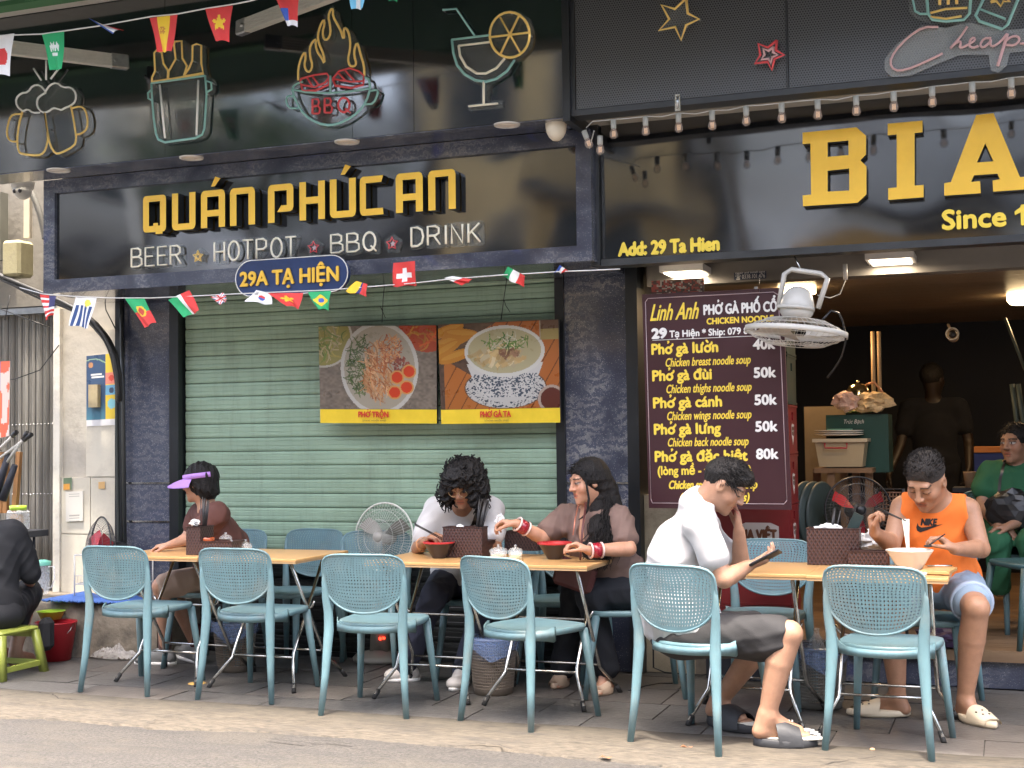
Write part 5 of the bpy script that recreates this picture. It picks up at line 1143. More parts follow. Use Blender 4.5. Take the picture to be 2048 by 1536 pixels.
# table A
pA = at(400,1108); caddy(pA, -pi/2+.06, 'brown caddy beside the visor woman, its low tray holding red sauce', w_=.15, lowd=.2)
sticks(pA+Vector((.02,.0,.05)), 14, (.05,0), 'black chopsticks standing in the visor woman’s caddy', z0=.03)
solo(MB().lathe([(0,.0),(.04,.0),(.048,.055),(.05,.07),(.046,.075)], at(412,1108)+Vector((.0,.0,.02)), 20), 'sauce_tub', M('chilli_tub', (.55,.12,.04), .25, var=.25, scale=40, coat=.4), 'clear tub of orange-red chilli sauce in the left caddy', 'sauce tub', loc=at(412,1108)+Vector((.0,.0,.02)))
jar(at(440,1106)+Vector((0,.06,.03)), .036, .05, 'glass jar in the left caddy, leaning behind the sauce tub', m_garl)
jar(at(463,1107), .040, .045, 'lidded jar of pickled garlic standing left on the visor woman’s table', m_garl)
jar(at(486,1108)+Vector((0,.03,0)), .036, .045, 'lidded jar right beside the pickled garlic jar', m_beige)
crumple('paper_tissue', 'white tissue poking from the visor woman’s caddy', pA+Vector((-.05,.02,.15)), .028, m_tissue, 3, group='crumpled tissues')
# table B
pB = at(931,1114); caddy(pB, .02, 'brown woven caddy in front of the curly-haired man', tall=.16, low=.08, w_=.225)
sticks(pB+Vector((.06,.0,.03)), 22, (.22,.0), 'bundle of black chopsticks leaning in the couple’s caddy', spread=.03, h=.26)
crumple('paper_tissue', 'white egg-like tissue in the couple’s caddy', pB+Vector((-.03,.0,.135)), .02, m_tissue, 5, sq=(1.2,1,1), amp=.2, group='crumpled tissues')
p = at(1035,1103)+Vector((0,.1,0)); caddy(p, .05, 'dark napkin box right behind the two glass jars', tall=.105, low=0, w_=.20)
crumple('paper_tissue', 'white napkins lying on the dark napkin box', p+Vector((.03,.0,.085)), .045, m_tissue, 8, sq=(1.3,.7,.5), group='crumpled tissues')
jar(at(997,1119), .047, .045, 'left lidded glass jar before the couple', m_garl); jar(at(1031,1122), .037, .05, 'right lidded glass jar before the couple', m_beige)
def bowl(loc, r, h, label, outer, inner, soup=None, rim=None, cat='bowl'):
    t = thing('bowl', label, cat, loc)
    prof = [(0,.0),(r*.42,.0),(r*.45,.008),(r*.62,h*.35),(r*.84,h*.75),(r,h)]
    MB().lathe(prof, loc, 32).make('outside', outer, t); MB().lathe([(r,h),(r*.985,h+.003),(r*.95,h),(r*.8,h*.72),(r*.55,h*.3),(0,h*.2)], loc, 32).make('inside', inner, t)
    if rim: MB().lathe([(r*1.003,h-.006),(r*1.012,h),(r,h+.004)], loc, 32).make('rim', rim, t)
    if soup: MB().lathe([(0,h*.80),(r*.84,h*.80)], loc, 32).make('soup', soup, t)
    return t
m_bkb = M('black_melamine', (.03,.02,.02), .3); m_rdb = M('red_melamine', (.45,.03,.03), .3)
bowl(at(878,1116), .085, .085, 'black bowl with red inside under the curly man’s chopsticks', m_bkb, m_rdb, None, m_rdb)
bowl(at(1110,1118), .092, .085, 'black bowl with red inside in front of the brown-shirted woman', m_bkb, m_rdb, None, m_rdb)
# table C/D
pD = at(1668,1130)+Vector((0,.02,0)); caddy(pD, pi, 'brown woven caddy beside the orange-vested man', tall=.175, low=0, w_=.25)
sticks(pD+Vector((-.02,.0,.05)), 5, (.15,.0), 'few chopsticks in the caddy before the red fan', h=.2)
q = MB(); c = pD+Vector((.08,.02,.16)); q.cbox(c, (.05,.02,.19), R=Matrix.Rotation(.45, 3, 'Y')); solo(q, 'folded_menu', M('green_black_card', (.018,.035,.033), .5), 'dark green folded card standing in the orange-vested man’s caddy', 'menu card', loc=c)
crumple('paper_tissue', 'crumpled tissues filling the caddy before the orange-vested man', pD+Vector((-.02,0,.15)), .04, m_tissue, 12, sq=(1.5,.8,.6), group='crumpled tissues')
p = at(1738,1134); caddy(p, pi, 'low brown tray right of the tall caddy near the soup bowl', tall=.075, low=0, w_=.185)
crumple('paper_tissue', 'large crumpled white napkin heap by the soup bowl', at(1755,1128)+Vector((.0,.03,.05)), .062, m_tissue, 21, sq=(1.4,.7,.85), amp=.7, group='crumpled tissues')
m_por = M('white_porcelain', (.68,.63,.55), .2, var=.03, coat=.4); m_broth = M('broth', (.42,.33,.18), .12, var=.2, scale=20)
pS = at(1820,1143)+Vector((0,.0,0)); bowl(pS, .108, .098, 'large white noodle soup bowl before the orange-vested man', m_por, m_por, m_broth)
def noodles(name, label, top, bot, n_, spread, mat):
    t = thing(name, label, 'noodles', bot)
    for i in range(n_):
        a = random.uniform(-1,1); b_ = random.uniform(-1,1); pts = []
        for k in range(6):
            s_ = k/5; pts.append(Vector(top)*(1-s_)+Vector(bot)*s_+Vector((a*spread*(.55+1.1*(1-s_)**1.5), b_*spread*.6, .004*sin(s_*9+i))))
        MB().tube(pts, .0019, 5).make('noodle_strand', mat, t)
m_nood = M('rice_noodle', (.82,.76,.64), .35, var=.04)
jar(at(1832,1153)+Vector((.02,-.02,0)), .03, .022, 'small dish with a lime slice at the soup bowl’s foot', M('lime_piece', (.62,.52,.16), .35), lid=False)
# wooden clipboard with pen on table D
t = thing('wooden_board', 'light wooden clipboard with a pen lying on the table corner', 'board', at(1878,1140))
c = at(1868,1146)+Vector((.02,.0,.0)); MB().cbox(c+Vector((0,0,.012)), (.13,.22,.016), R=Matrix.Rotation(-.12, 3, 'Z'), bev=.002).make('board', m_top, t)
MB().tube([c+Vector((-.05,.05,.027)), c+Vector((.055,.085,.027))], .0045, 6).make('pen', m_chrome, t)

# ================================================================== BINS, FANS, BITS ON THE GROUND
m_bin = M('bin_plastic', (.20,.165,.13), .55, var=.12, scale=8); m_bin2 = M('grey_bin_plastic', (.20,.19,.165), .55, var=.12, scale=8)
m_bag = Mclear('blue_bag_film', (.20,.30,.52), .45, .2); m_bag2 = Mclear('clear_bag_film', (.75,.78,.80), .35, .15)
def wbasket(loc, r0, r1, h, label, mat, bag, gr_='wastebaskets under the tables'):
    t = thing('wastebasket', label, 'wastebasket', loc, gr_); L0 = Vector(loc)
    MB().lathe([(0,.004),(r0,.004),(r0,.0),(r0+.004,.0),(r0+.006,.035)], loc, 32).make('base', mat, t)
    q = MB(); nh, nr = 34, 16
    for i in range(nr+1):
        f_ = i/nr; z = .035+(h-.05)*f_; r_ = r0+.005+(r1-r0)*(z/h); q.tube([L0+Vector((r_*cos(2*pi*k/40), r_*sin(2*pi*k/40), z)) for k in range(40)], .0028, 4, closed=True)
    for k in range(nh*2):
        a = pi*k/nh; q.tube([L0+Vector(((r0+.005+(r1-r0)*(z/h))*cos(a), (r0+.005+(r1-r0)*(z/h))*sin(a), z)) for z in (.03, h-.01)], .0022, 4, caps=False)
    o = q.make('lattice_wall', mat, t); o['kind'] = 'stuff'
    MB().lathe([(r1-.003,h-.014),(r1+.008,h-.014),(r1+.009,h),(r1-.003,h)], loc, 40).make('rim', mat, t)
    q = MB(); rings = []
    for i, (dr, z) in enumerate(((-.01,h-.12),(-.006,h-.01),(.004,h+.008),(.013,h-.01),(.016,h-.035),(.017,h-.06))):
        ring = []
        for k in range(48):
            a = 2*pi*k/48; w_ = sin(a*5+i)*.004+sin(a*11)*.003; zz = z-(max(0, sin(a*2.0+3.9))*.05 if i > 3 else 0)+w_*1.5*(i > 2); rr_ = (r0+.005+(r1-r0)*min(1, z/h)); ring.append(L0+Vector(((rr_+dr+w_*.6)*cos(a), (rr_+dr+w_*.6)*sin(a), zz)))
        rings.append(ring)
    loft(q, rings, cap=False); q.make('bag_liner', bag, t)
    return t
wbasket(G(470,1340)+Vector((0,0,0)), .095, .125, .29, 'brown lattice wastebasket with blue liner under the left tables', m_bin, m_bag)
wbasket(G(987,1385), .098, .128, .30, 'brown lattice wastebasket with blue liner under the couple’s table', m_bin, m_bag)
bC = G(1640,1412); wbasket(bC, .105, .138, .30, 'grey wastebasket with a bottle in it by the phone user', m_bin2, m_bag)
q = MB().lathe([(.03,.0),(.045,.04),(.047,.10),(.034,.14),(.016,.165),(.014,.185),(.017,.187),(.017,.195),(.012,.197)], bC+Vector((-.01,0,.19)), 18); solo(q, 'plastic_bottle', m_plastic, 'empty clear bottle sticking out of the grey wastebasket', 'bottle', loc=bC+Vector((-.01,0,.19)))
def fan(label, c, R, ax, mat_g, mat_b, hub, nb, blades, stand=None, rings=10, spokes=60, cat='fan', gcol=None):
    """round fan head at c facing direction ax"""
    ax = Vector(ax).normalized(); t = thing('electric_fan', label, cat, stand or c); up = Vector((0,0,1)); sx_ = up.cross(ax).normalized(); uy = ax.cross(sx_); Rm = Matrix((sx_, uy, ax)).transposed(); C0 = Vector(c)
    q = MB()
    for side in (1, -1):
        for k in range(spokes):
            a = 2*pi*k/spokes; pts = []
            for f_ in (.16,.5,.8,.96,1.): rr_ = R*f_; z = side*(.075*R/.22*(1-f_**3.5)+.002); pts.append(C0+Rm @ Vector((rr_*cos(a+.25*f_), rr_*sin(a+.25*f_), z)))
            q.tube(pts, .0011, 3, caps=False)
        for f_ in (.16,.5,.8): q.tube([C0+Rm @ Vector((R*f_*cos(2*pi*k/40), R*f_*sin(2*pi*k/40), side*.075*R/.22*(1-f_**3.5))) for k in range(40)], .0016, 4, closed=True)
    o = q.make('wire_guard', mat_g, t); o['kind'] = 'stuff'
    MB().tube([C0+Rm @ Vector((R*cos(2*pi*k/48), R*sin(2*pi*k/48), 0)) for k in range(48)], .006, 6, closed=True).make('guard_rim', gcol or mat_g, t)
    MB().lathe([(0,.012),(R*.12,.010),(R*.16,.0),(R*.16,-.008)], C0+ax*(.075*R/.22), 20, R=Rm).make('front_badge', hub, t)
    for k in range(nb):
        q = MB(); a = 2*pi*k/nb+.5; rows_ = []
        for i in range(7):
            f_ = .16+.70*i/6; wd = (.55+.35*sin(pi*min(1, i/5)))*(.35 if blades == 'slim' else .75); row = []
            for j in range(5): s_ = (j/4-.5)*wd; row.append(C0+Rm @ Vector((R*f_*cos(a+s_), R*f_*sin(a+s_), .03*s_/wd*2)))
            rows_.append(row)
        vs = [p for r_ in rows_ for p in r_]; q.add(vs, [(i*5+j, i*5+j+1, (i+1)*5+j+1, (i+1)*5+j) for i in range(6) for j in range(4)], 0, True); q.make('blade', mat_b, t)
    MB().lathe([(0,.02),(R*.17,.018),(R*.2,-.005),(R*.24,-.03),(R*.26,-.09),(R*.2,-.14),(0,-.15)], C0-ax*.03, 20, R=Rm).make('motor_housing', hub, t)
    return t
m_fg = M('fan_grey', (.34,.32,.28), .45, var=.06); m_fw = M('fan_wire', (.60,.58,.52), .35, .2, var=.1); m_fb = M('grey_fan_blade', (.30,.275,.235), .5, var=.05); m_frm2 = M('fan_rim_white', (.70,.68,.60), .4, var=.03); m_fr = M('red_fan_plastic', (.45,.02,.03), .35); m_fk = M('fan_black', (.015,.015,.016), .35)
base = G(762,1320); cF = P(768,1074,base.y-.10); ft = fan('grey standing fan facing the street between the two left tables', cF, .208, (-.12,-1,.08), m_fw, m_fb, m_fg, 3, 'wide', base, gcol=m_frm2)
MB().lathe([(.0,.0),(.17,.0),(.175,.02),(.15,.045),(.05,.06),(.045,.065)], base, 32).make('base', m_fg, ft)
q = MB(); loft(q, [[Vector(base)+Vector((sx*wx, sy*.035, z)) for sx, sy in ((-1,-1),(1,-1),(1,1),(-1,1))] for z, wx in ((.055,.06),(.2,.05),(.36,.035),(.60,.025))]); q.make('column', m_fg, ft)
MB().tube([base+Vector((0,0,.58)), Vector(cF)+Vector((0,.10,-.05))], .016, 8).make('neck', m_fg, ft)
q = MB(); q.box((base.x+.012,base.y-.052,.13),(base.x+.028,base.y-.046,.147)); q.box((base.x+.035,base.y-.050,.135),(base.x+.052,base.y-.046,.15)); q.make('display', M('red_display', (.5,.02,.01), .4, emit=(1,.05,.02), estr=.6), ft)
# left red fan on a white wire rack on the step
cR = P(201,1100,7.30); fan('red-bladed fan with black rim turned sideways on the white rack', cR, .215, (-.58,-.81,.05), M('fan_wire_dark', (.12,.12,.12), .35, .5), m_fr, m_fk, 3, 'wide', gcol=m_fk)
t = thing('wire_rack', 'white wire shelf rack standing on the raised step', 'rack', (P(170,1150,7.3).x, 7.35, sz))
m_rack = M('white_wire', (.60,.59,.55), .45, var=.1); xa, xb = P(151,1150,7.25).x, P(151,1150,7.25).x+.42
za = P(155,1110,7.25).z
for x in (xa, xb):
    for y in (7.24, 7.5): MB().tube([(x,y,sz), (x,y,za)], .0055, 6).make('rack_post', m_rack, t)
for z in (sz+.10, za):
    q = MB(); q.tube([(xa,7.24,z),(xb,7.24,z),(xb,7.5,z),(xa,7.5,z)], .004, 5, closed=True)
    for k in range(1, 18): q.tube([(xa+(xb-xa)*k/18,7.24,z),(xa+(xb-xa)*k/18,7.5,z)], .0018, 4)
    for dx in (): pass
    o = q.make('rack_shelf', m_rack, t)
q = MB(); 
for k in range(1, 18): q.tube([(xa+(xb-xa)*k/18,7.24,sz+.10),(xa+(xb-xa)*k/18,7.24,sz+.155)], .0016, 4)
q.tube([(xa,7.24,sz+.155),(xb,7.24,sz+.155)], .003, 5); q.make('rack_rail', m_rack, t)
# blue mat on the step with scalloped edge
q = MB(); c0 = G(185,1192,sz+.005); a0, a1 = P(80,1195,7.05).x, P(255,1180,7.05).x; vs = []; N_ = 44
for i in range(N_+1):
    x = a0+(a1-a0)*i/N_; vs.append((x, 7.06+.012*sin(i*1.9)+.02*(i/N_), sz+.018-.010*(i % 2)))
for i in range(N_+1):
    x = a0+(a1-a0)*i/N_; vs.append((x, 7.40, sz+.02+.015*sin(i*.3)))
vs2 = [(x, y, z-.007) for x, y, z in vs]; k = N_+1
q.add(vs+vs2, [(i, i+1, k+i+1, k+i) for i in range(N_)]+[(2*k+i, i+2*k+k, i+1+3*k, i+1+2*k) for i in range(N_)]+[(i, 2*k+i, 2*k+i+1, i+1) for i in range(N_)], 0, True)
solo(q, 'foam_mat', M('blue_foam', (.05,.13,.40), .7, var=.15, scale=10, bump=.2), 'blue foam mat with a toothed edge on the raised step', 'mat', loc=(a0, 7.1, sz))
# jug, storage jar, bucket, stool, bags
jb = Vector((P(83,1190,7.3).x, 7.3, sz+.02)); t = thing('water_jug', 'clear plastic jug with mint lid on the blue mat', 'jug', jb)
MB().lathe([(0,0),(.045,0),(.05,.02),(.056,.19),(.060,.21)], jb, 20).make('jug_body', m_plastic, t); MB().lathe([(.060,.19),(.062,.215),(.03,.225),(0,.225)], jb, 20).make('lid', M('mint_lid', (.20,.60,.45), .4), t)
MB().tube([jb+Vector(p) for p in ((.055,0,.18),(.10,0,.185),(.105,0,.10),(.085,0,.05),(.05,0,.04))], .006, 6).make('handle', m_plastic, t)
sj = Vector((P(36,1055,7.4).x, 7.4, P(36,1062,7.4).z)); t = thing('storage_jar', 'square clear jar with lime green lid near the black-shirted woman', 'jar', sj)
z_ = P(36,1020,7.4).z-sj.z
MB().cbox(sj+Vector((0,0,z_/2)), (.12,.12,z_), bev=.015).make('jar_body', m_plastic, t); MB().cbox(sj+Vector((-.01,0,z_*.45)), (.07,.08,z_*.7), bev=.015).make('contents', M('orange_snack', (.50,.28,.09), .6, var=.3, scale=50), t)
MB().lathe([(.052,z_),(.056,z_+.002),(.056,z_+.03),(.0,z_+.032)], sj, 24).make('lid', M('lime_lid', (.38,.58,.05), .4), t)
sh_ = MB().box((-7.3,7.36,P(36,1066,7.4).z-.03), (sj.x+.09,7.6,P(36,1062,7.4).z-.001)); t2 = thing('side_shelf', 'dark small shelf carrying the square clear jar', 'shelf', (sj.x-.3,7.5,sz)); sh_.make('shelf_board', m_dark, t2)
for x in (sj.x-.5, sj.x+.05): MB().tube([(x,7.5,sz),(x,7.5,P(36,1066,7.4).z-.03)], .01, 6).make('shelf_leg', m_dark, t2)
bk = Vector(G(112,1308)); bk.y = 6.98; bk = Vector((P(112,1300,6.98).x, 6.98, 0)); t = thing('bucket', 'bright red plastic bucket with looped handle beside the black-shirted woman', 'bucket', bk)
m_red = M('red_plastic', (.42,.02,.03), .35, var=.06)
MB().lathe([(0,.004),(.085,.004),(.085,0),(.09,0),(.125,.23),(.132,.235),(.130,.24),(.118,.232),(.086,.02),(0,.02)], bk, 28).make('bucket_body', m_red, t)
MB().tube([bk+Vector((.13*cos(a), .0+.06*sin(a), .225-.10*abs(sin(a)))) for a in [(-pi/2+pi*k/10) for k in range(11)]], .003, 5).make('handle', m_steel, t)
gk = Vector((P(100,1250,7.02).x, 7.03, .245)); t = thing('colander', 'lime green small basin resting on the red bucket', 'basin', gk); MB().lathe([(0,0),(.06,0),(.085,.05),(.09,.052)], gk, 24).make('basin', MATS['lime_lid'], t)
# low lime stool under the black-shirted woman
m_st = M('olive_green_plastic', (.26,.30,.055), .4, var=.08, scale=6); st_c = Vector((-5.68, 6.42, 0)); t = thing('low_stool', 'lime green plastic stool under the black-shirted woman', 'stool', st_c)
stx, sty, sth = .205, .16, .275
q = MB(); 
for i in range(5): pass
q.cbox(st_c+Vector((0,0,sth-.012)), (stx*2,sty*2,.024), bev=.01); q.make('stool_top', m_st, t)
for sx in (-1, 1):
    for sy in (-1, 1):
        q = MB(); a = st_c+Vector((sx*(stx-.02), sy*(sty-.02), sth-.02)); b_ = st_c+Vector((sx*(stx+.02), sy*(sty+.02), 0)); loft(q, [[p+Vector((ux*.02, uy_*.02, 0)) for ux, uy_ in ((-1,-1),(1,-1),(1,1),(-1,1))] for p in (a, b_)]); q.make('leg', m_st, t)
for sy in (-1, 1):
    q = MB(); q.cbox(st_c+Vector((0, sy*(sty+.002), sth-.045)), (stx*2-.02,.016,.05), bev=.004); q.make('side_rail', m_st, t)
    q = MB(); q.cbox(st_c+Vector((0, sy*(sty+.008), .055)), (stx*2-.0,.018,.035), bev=.004); q.make('lower_rail', m_st, t)
for sx in (-1, 1): q = MB(); q.cbox(st_c+Vector((sx*(stx+.004),0,.055)), (.018,sty*2,.035), bev=.004); q.make('lower_rail', m_st, t)
# clear plastic bag heap
def film_heap(loc, rx, ry, h, mat, label, seed):
    from mathutils import noise
    q = MB(); N1, N2 = 90, 40; L0 = Vector(loc); vs = []
    for j in range(N2+1):
        for i in range(N1+1):
            u = -1+2*i/N1; v = -1+2*j/N2; rr_ = min(1, sqrt(u*u+v*v)); z = h*(1-rr_**2)**.7*(.75+.9*noise.noise(Vector((u*2.5+seed,v*3,0))))+abs(noise.noise(Vector((u*11,v*9,seed))))*.05*(1-rr_**3)+.004
            vs.append(L0+Vector((u*rx*(1+.1*noise.noise(Vector((v*3,u,seed)))), v*ry, max(.003, z))))
    q.add(vs, [(j*(N1+1)+i, j*(N1+1)+i+1, (j+1)*(N1+1)+i+1, (j+1)*(N1+1)+i) for j in range(N2) for i in range(N1) if ((-1+2*(i+.5)/N1)**2+(-1+2*(j+.5)/N2)**2) < 1], 0, False)
    solo(q, 'plastic_bag', mat, label, 'plastic bag', loc=loc)
film_heap(G(238,1315)+Vector((0,.06,0)), .25, .15, .17, Mclear('crinkled_film', (.55,.52,.48), .5, .08), 'crumpled clear plastic bag on the paving by the raised step', 4)
# litter
crumple('paper_tissue', 'white tissue lying by the toe of the phone user’s slipper', G(1617,1478), .028, m_tissue, 31, sq=(1.5,1,.7), amp=.8, group='crumpled tissues')
solo(MB().ell(G(1745,1503)+Vector((0,0,.008)), (.012,.008,.008), n=10, k=6), 'nut_shell', M('nut_brown', (.45,.27,.14), .6), 'pale brown nut shell on the sunlit stone, lower right', 'nut shell', loc=G(1745,1503))
solo(MB().lathe([(0,.004),(.045,.004),(.05,.001)], G(394,1367), 18), 'fruit_peel', M('orange_peel', (.62,.38,.10), .6), 'flat orange peel by the second front chair', 'peel', loc=G(394,1367))
for (x, y, lb) in ((1210,1518,'curled reddish leaf on the sunlit stone left of the phone user’s chair'), (1372,1497,'small dark leaf scrap below the phone user’s chair')):
    g = G(x, y); q = MB(); q.add([g+Vector(v) for v in ((-.03,0,.003),(-.01,-.012,.012),(.02,-.006,.004),(.03,.006,.010),(.0,.014,.005),(-.015,.010,.014))], [(0,1,4,5),(1,2,4),(2,3,4)]); solo(q, 'leaf', M('dry_leaf', (.22,.09,.04), .7), lb, 'leaf', loc=g, group='dry leaves')
# cables on the ground
q = MB(); q.tube([P(1300,1180,7.58), P(1306,1250,7.56), P(1307,1335,7.5), G(1330,1345), G(1400,1352), G(1450,1340), G(1480,1345)], .005, 6); solo(q, 'power_cable', m_black, 'black cable dropping down the beige base wall behind the phone user', 'cable', loc=P(1306,1335,7.5))
q = MB(); q.tube([G(1258,1382), G(1290,1372), G(1320,1367), G(1345,1367)], .006, 6); solo(q, 'loose_cable', m_black, 'short black cable end lying on the paving behind the front chair leg', 'cable', loc=G(1300,1372))
# ================================================================== LEFT WALL CLUTTER
W = wall(7.598)
def cam_dome(): pass
q0 = P(45,366,7.1); t = thing('security_camera', 'white twin-lens security camera at the top left corner of the name sign', 'camera', q0)
m_cw = M('camera_white', (.55,.53,.47), .4, var=.04); R_ = Matrix.Rotation(.35, 3, 'X')
MB().lathe([(0,.035),(.075,.035),(.078,.0),(.072,-.03),(.05,-.06)], q0, 24).make('housing', m_cw, t)
MB().ell(q0+Vector((.01,-.01,-.055)), (.058,.058,.058), n=20, k=12).make('ball', m_cw, t)
for dx in (-.022,.022): MB().ell(q0+Vector((.01+dx,-.062,-.064)), (.015,.008,.015), n=12, k=6).make('lens', m_fk, t)
q0 = P(1111,243,6.70); t = thing('security_camera', 'cream dome security camera hanging by the ledge between the two shops', 'camera', q0)
m_cc = M('camera_cream', (.70,.63,.50), .4, var=.04)
MB().lathe([(0,.02),(.058,.02),(.060,.0),(.058,-.012)], q0, 28).make('housing', m_cc, t)
MB().lathe([(.057,-.012),(.056,-.035),(.050,-.062),(.038,-.085),(.02,-.102),(0,-.106)], q0+Vector((.003,0,0)), 28).make('dome_cover', m_cc, t)
# corrugated conduit, duct, yellowed block, cable bundle
q = MB(); a, b = P(60,378,7.3), P(90,478,7.3); N_ = 60; pts = [a.lerp(b, i/N_)+Vector((0.02*sin(pi*i/N_),0,0)) for i in range(N_+1)]; q.tube(pts, [(.022 if i % 2 else .018) for i in range(N_+1)], 10)
solo(q, 'corrugated_conduit', M('grey_conduit', (.16,.155,.14), .6), 'grey ribbed conduit running down left of the name sign', 'conduit', loc=a)
q = MB(); a, b = P(50,395,7.5), P(62,475,7.5); q.cbox((a+b)/2, (.05,.03,(a-b).length)); solo(q, 'cable_duct', M('cream_duct', (.48,.43,.33), .6, var=.1), 'cream cable duct below the twin-lens camera', 'duct', loc=(a+b)/2)
c = P(36,519,7.42); q = MB(); q.cbox(c, (.155,.16,.25), bev=.02); solo(q, 'meter_box', M('yellowed_plastic', (.36,.32,.18), .6, var=.2, scale=8, bump=.2, dirt=(.2,.18,.12), dscale=6), 'yellowed plastic box under the cable duct at the left edge', 'box', loc=c)
c = P(5,440,7.6); q = MB(); q.box((c.x-.4,7.52,P(5,520,7.55).z), (c.x+.05,7.6,P(5,385,7.55).z)); solo(q, 'metal_cabinet', M('greenish_metal', (.20,.20,.165), .6, var=.2), 'grey-green metal cabinet cut by the left edge beside the camera', 'cabinet', loc=c)
t = thing('cable_bundle', 'thick bundle of black cables swooping down to the stone pillar', 'cables', P(150,640,7.35))
for i in range(11):
    o1 = Vector((random.uniform(-.02,.02), random.uniform(-.05,.03), random.uniform(-.035,.035)))
    base_ = [(-40,540),(20,560),(70,585),(120,606),(165,625),(200,655),(222,690),(236,730),(240,800)]
    pts = [P(x, y, 7.40)+o1*(1-.55*(k == 8)) + Vector((0,0,.010*sin(k*2.+i))) for k, (x, y) in enumerate(base_)]
    pts = [Vector(p) for p in pts]; MB().tube([pts[0]]+[p for a, b in zip(pts[:-1], pts[1:]) for p in (a.lerp(b,.3), a.lerp(b,.7))]+[pts[-1]], random.uniform(.006,.015), 7).make('cable', M('cable_black', (.035,.033,.030), .45, var=.3, scale=10), t)
for pl in ([(-20,610),(60,640),(100,655)], [(118,690),(80,740),(30,758),(-20,762)], [(205,560),(212,620),(232,660)], [(20,590),(10,640)]):
    MB().tube([P(x, y, 7.5) for x, y in pl], .004, 5).make('cable', MATS['cable_black'], t)
q = MB(); q.tube([P(242,600,7.5), P(246,800,7.5), P(250,1110,7.5)], .013, 10); solo(q, 'drain_pipe', M('black_pipe', (.045,.048,.045), .4), 'thin dark pipe along the left side of the speckled pillar', 'pipe', loc=P(248,1000,7.5))
q = MB(); a, b = P(232,700,7.52), P(238,1120,7.52); pts = [a.lerp(b, i/160) for i in range(161)]; q.tube(pts, [(.012 if i % 2 else .0095) for i in range(161)], 8); solo(q, 'corrugated_conduit', M('dark_conduit', (.03,.035,.03), .5), 'dark ribbed conduit beside the drain pipe at the tiled pier', 'conduit', loc=a)
# posters on the pier
def printed(name, lab, px4, Y, fn, nu, nv, cat='poster', th=.003):
    c = [P(x, y, Y) for x, y in px4]; t = thing(name, lab, cat, (c[0]+c[2])/2)
    bil = lambda u, v, n_=0.: (c[3]*(1-u)+c[2]*u)*(1-v)+(c[0]*(1-u)+c[1]*u)*v+Vector((0,-n_,0))
    q = MB(); q.add([bil(i/nu, j/nv, .001) for j in range(nv+1) for i in range(nu+1)], [(j*(nu+1)+i, j*(nu+1)+i+1, (j+1)*(nu+1)+i+1, (j+1)*(nu+1)+i) for j in range(nv) for i in range(nu)])
    U, V = np.meshgrid((np.arange(nu)+.5)/nu, (np.arange(nv)+.5)/nv); q.c = fn(U.ravel(), V.ravel()); q.make('printed_face', m_print, t)
    MB().poly([(0,0),(1,0),(1,1),(0,1)], bil, th, -th).make('backing', m_wht, t); return t
def f_ad(U, V):
    c = np.tile(np.array((.05,.09,.17)), (len(U),1)); c = blend(c, (V < .35)*(1-V/.35)*.8, (.10,.30,.35)); c = blend(c, (np.hypot(U-.15, (V-.86)*2) < .08)*1., (.5,.25,.12)); c = blend(c, (np.abs(V-.93+.4*(U-.1)**2-.1*U) < .008)*1., (.3,.45,.3))
    c = blend(c, ((U > .15) & (U < .52) & (abs(V-.73) < .012) | (U > .17) & (U < .6) & (abs(V-.69) < .01))*1., (.7,.7,.68))
    c = blend(c, (U > .66)*1., (.72,.52,.06)); c = blend(c, ((U > .64) & (V < .74) & (V > .58))*1., (.75,.25,.18)); c = blend(c, (np.hypot(U-.85, (V-.66)*2) < .09)*1., (.62,.08,.05)); c = blend(c, ((U > .66) & (V < .56) & (V > .42))*1., (.16,.38,.55)); c = blend(c, (np.hypot(U-.85, (V-.49)*2) < .08)*1., (.06,.08,.12)); c = blend(c, (np.hypot(U-.86, (V-.30)*2) < .14)*1., (.25,.55,.60))
    return blend(c, (V < .085)*1., (.72,.70,.68))
t = printed('advert_sheet', 'dark blue advert sheet with coloured blocks, taped to the plaster pier', [(173,712),(232,706),(232,850),(173,853)], 7.595, f_ad, 40, 80)
q = MB(); c = P(189,792,7.57); q.cbox(c, (.075,.035,.155)); o = q.make('sample_box', M('kraft_box', (.45,.36,.20), .5, var=.2, scale=10), t)
def f_notice(U, V):
    c = np.tile(np.array((.66,.63,.56)), (len(U),1)); c = blend(c, ((np.abs(U-.5) < .32) & (np.sin(V*70) > .5) & ((V < .25) | (V > .8)))*.6, (.15,.14,.13)); return c
printed('notice_sheet', 'white notice sheet taped on the lower pier tile', [(131,984),(166,982),(166,1042),(132,1044)], 7.59, f_notice, 20, 40, 'notice')
def f_small(U, V):
    c = np.tile(np.array((.14,.20,.12)), (len(U),1)); return blend(c, ((V < .55) & (U < .7))*1., (.62,.30,.06))
printed('sticker', 'small green and orange picture sticker at the tile corner', [(127,956),(144,955),(144,979),(127,980)], 7.59, f_small, 8, 8, 'sticker')
printed('sticker', 'small faded orange sticker right of the notice sheet', [(197,964),(210,963),(210,977),(197,978)], 7.59, lambda U, V: np.tile(np.array((.60,.38,.16)), (len(U),1)), 3, 3, 'sticker')
def f_ban(U, V):
    c = np.tile(np.array((.10,.13,.38)), (len(U),1)); c = blend(c, (V < .6)*(U < .6)*1., (.60,.28,.05)); c = blend(c, (U > .55)*1., (.55,.45,.42)); c = blend(c, (U > .55)*(nz2(U*.6, V, 9, 40) > .5)*1., (.55,.12,.07)); c = blend(c, ((U < .5) & (np.abs(V-.75) < .05))*1., (.7,.7,.72)); return c
printed('banner', 'narrow colourful banner cut by the left picture edge', [(-22,724),(20,722),(18,872),(-22,880)], 7.35, f_ban, 20, 60, 'banner')
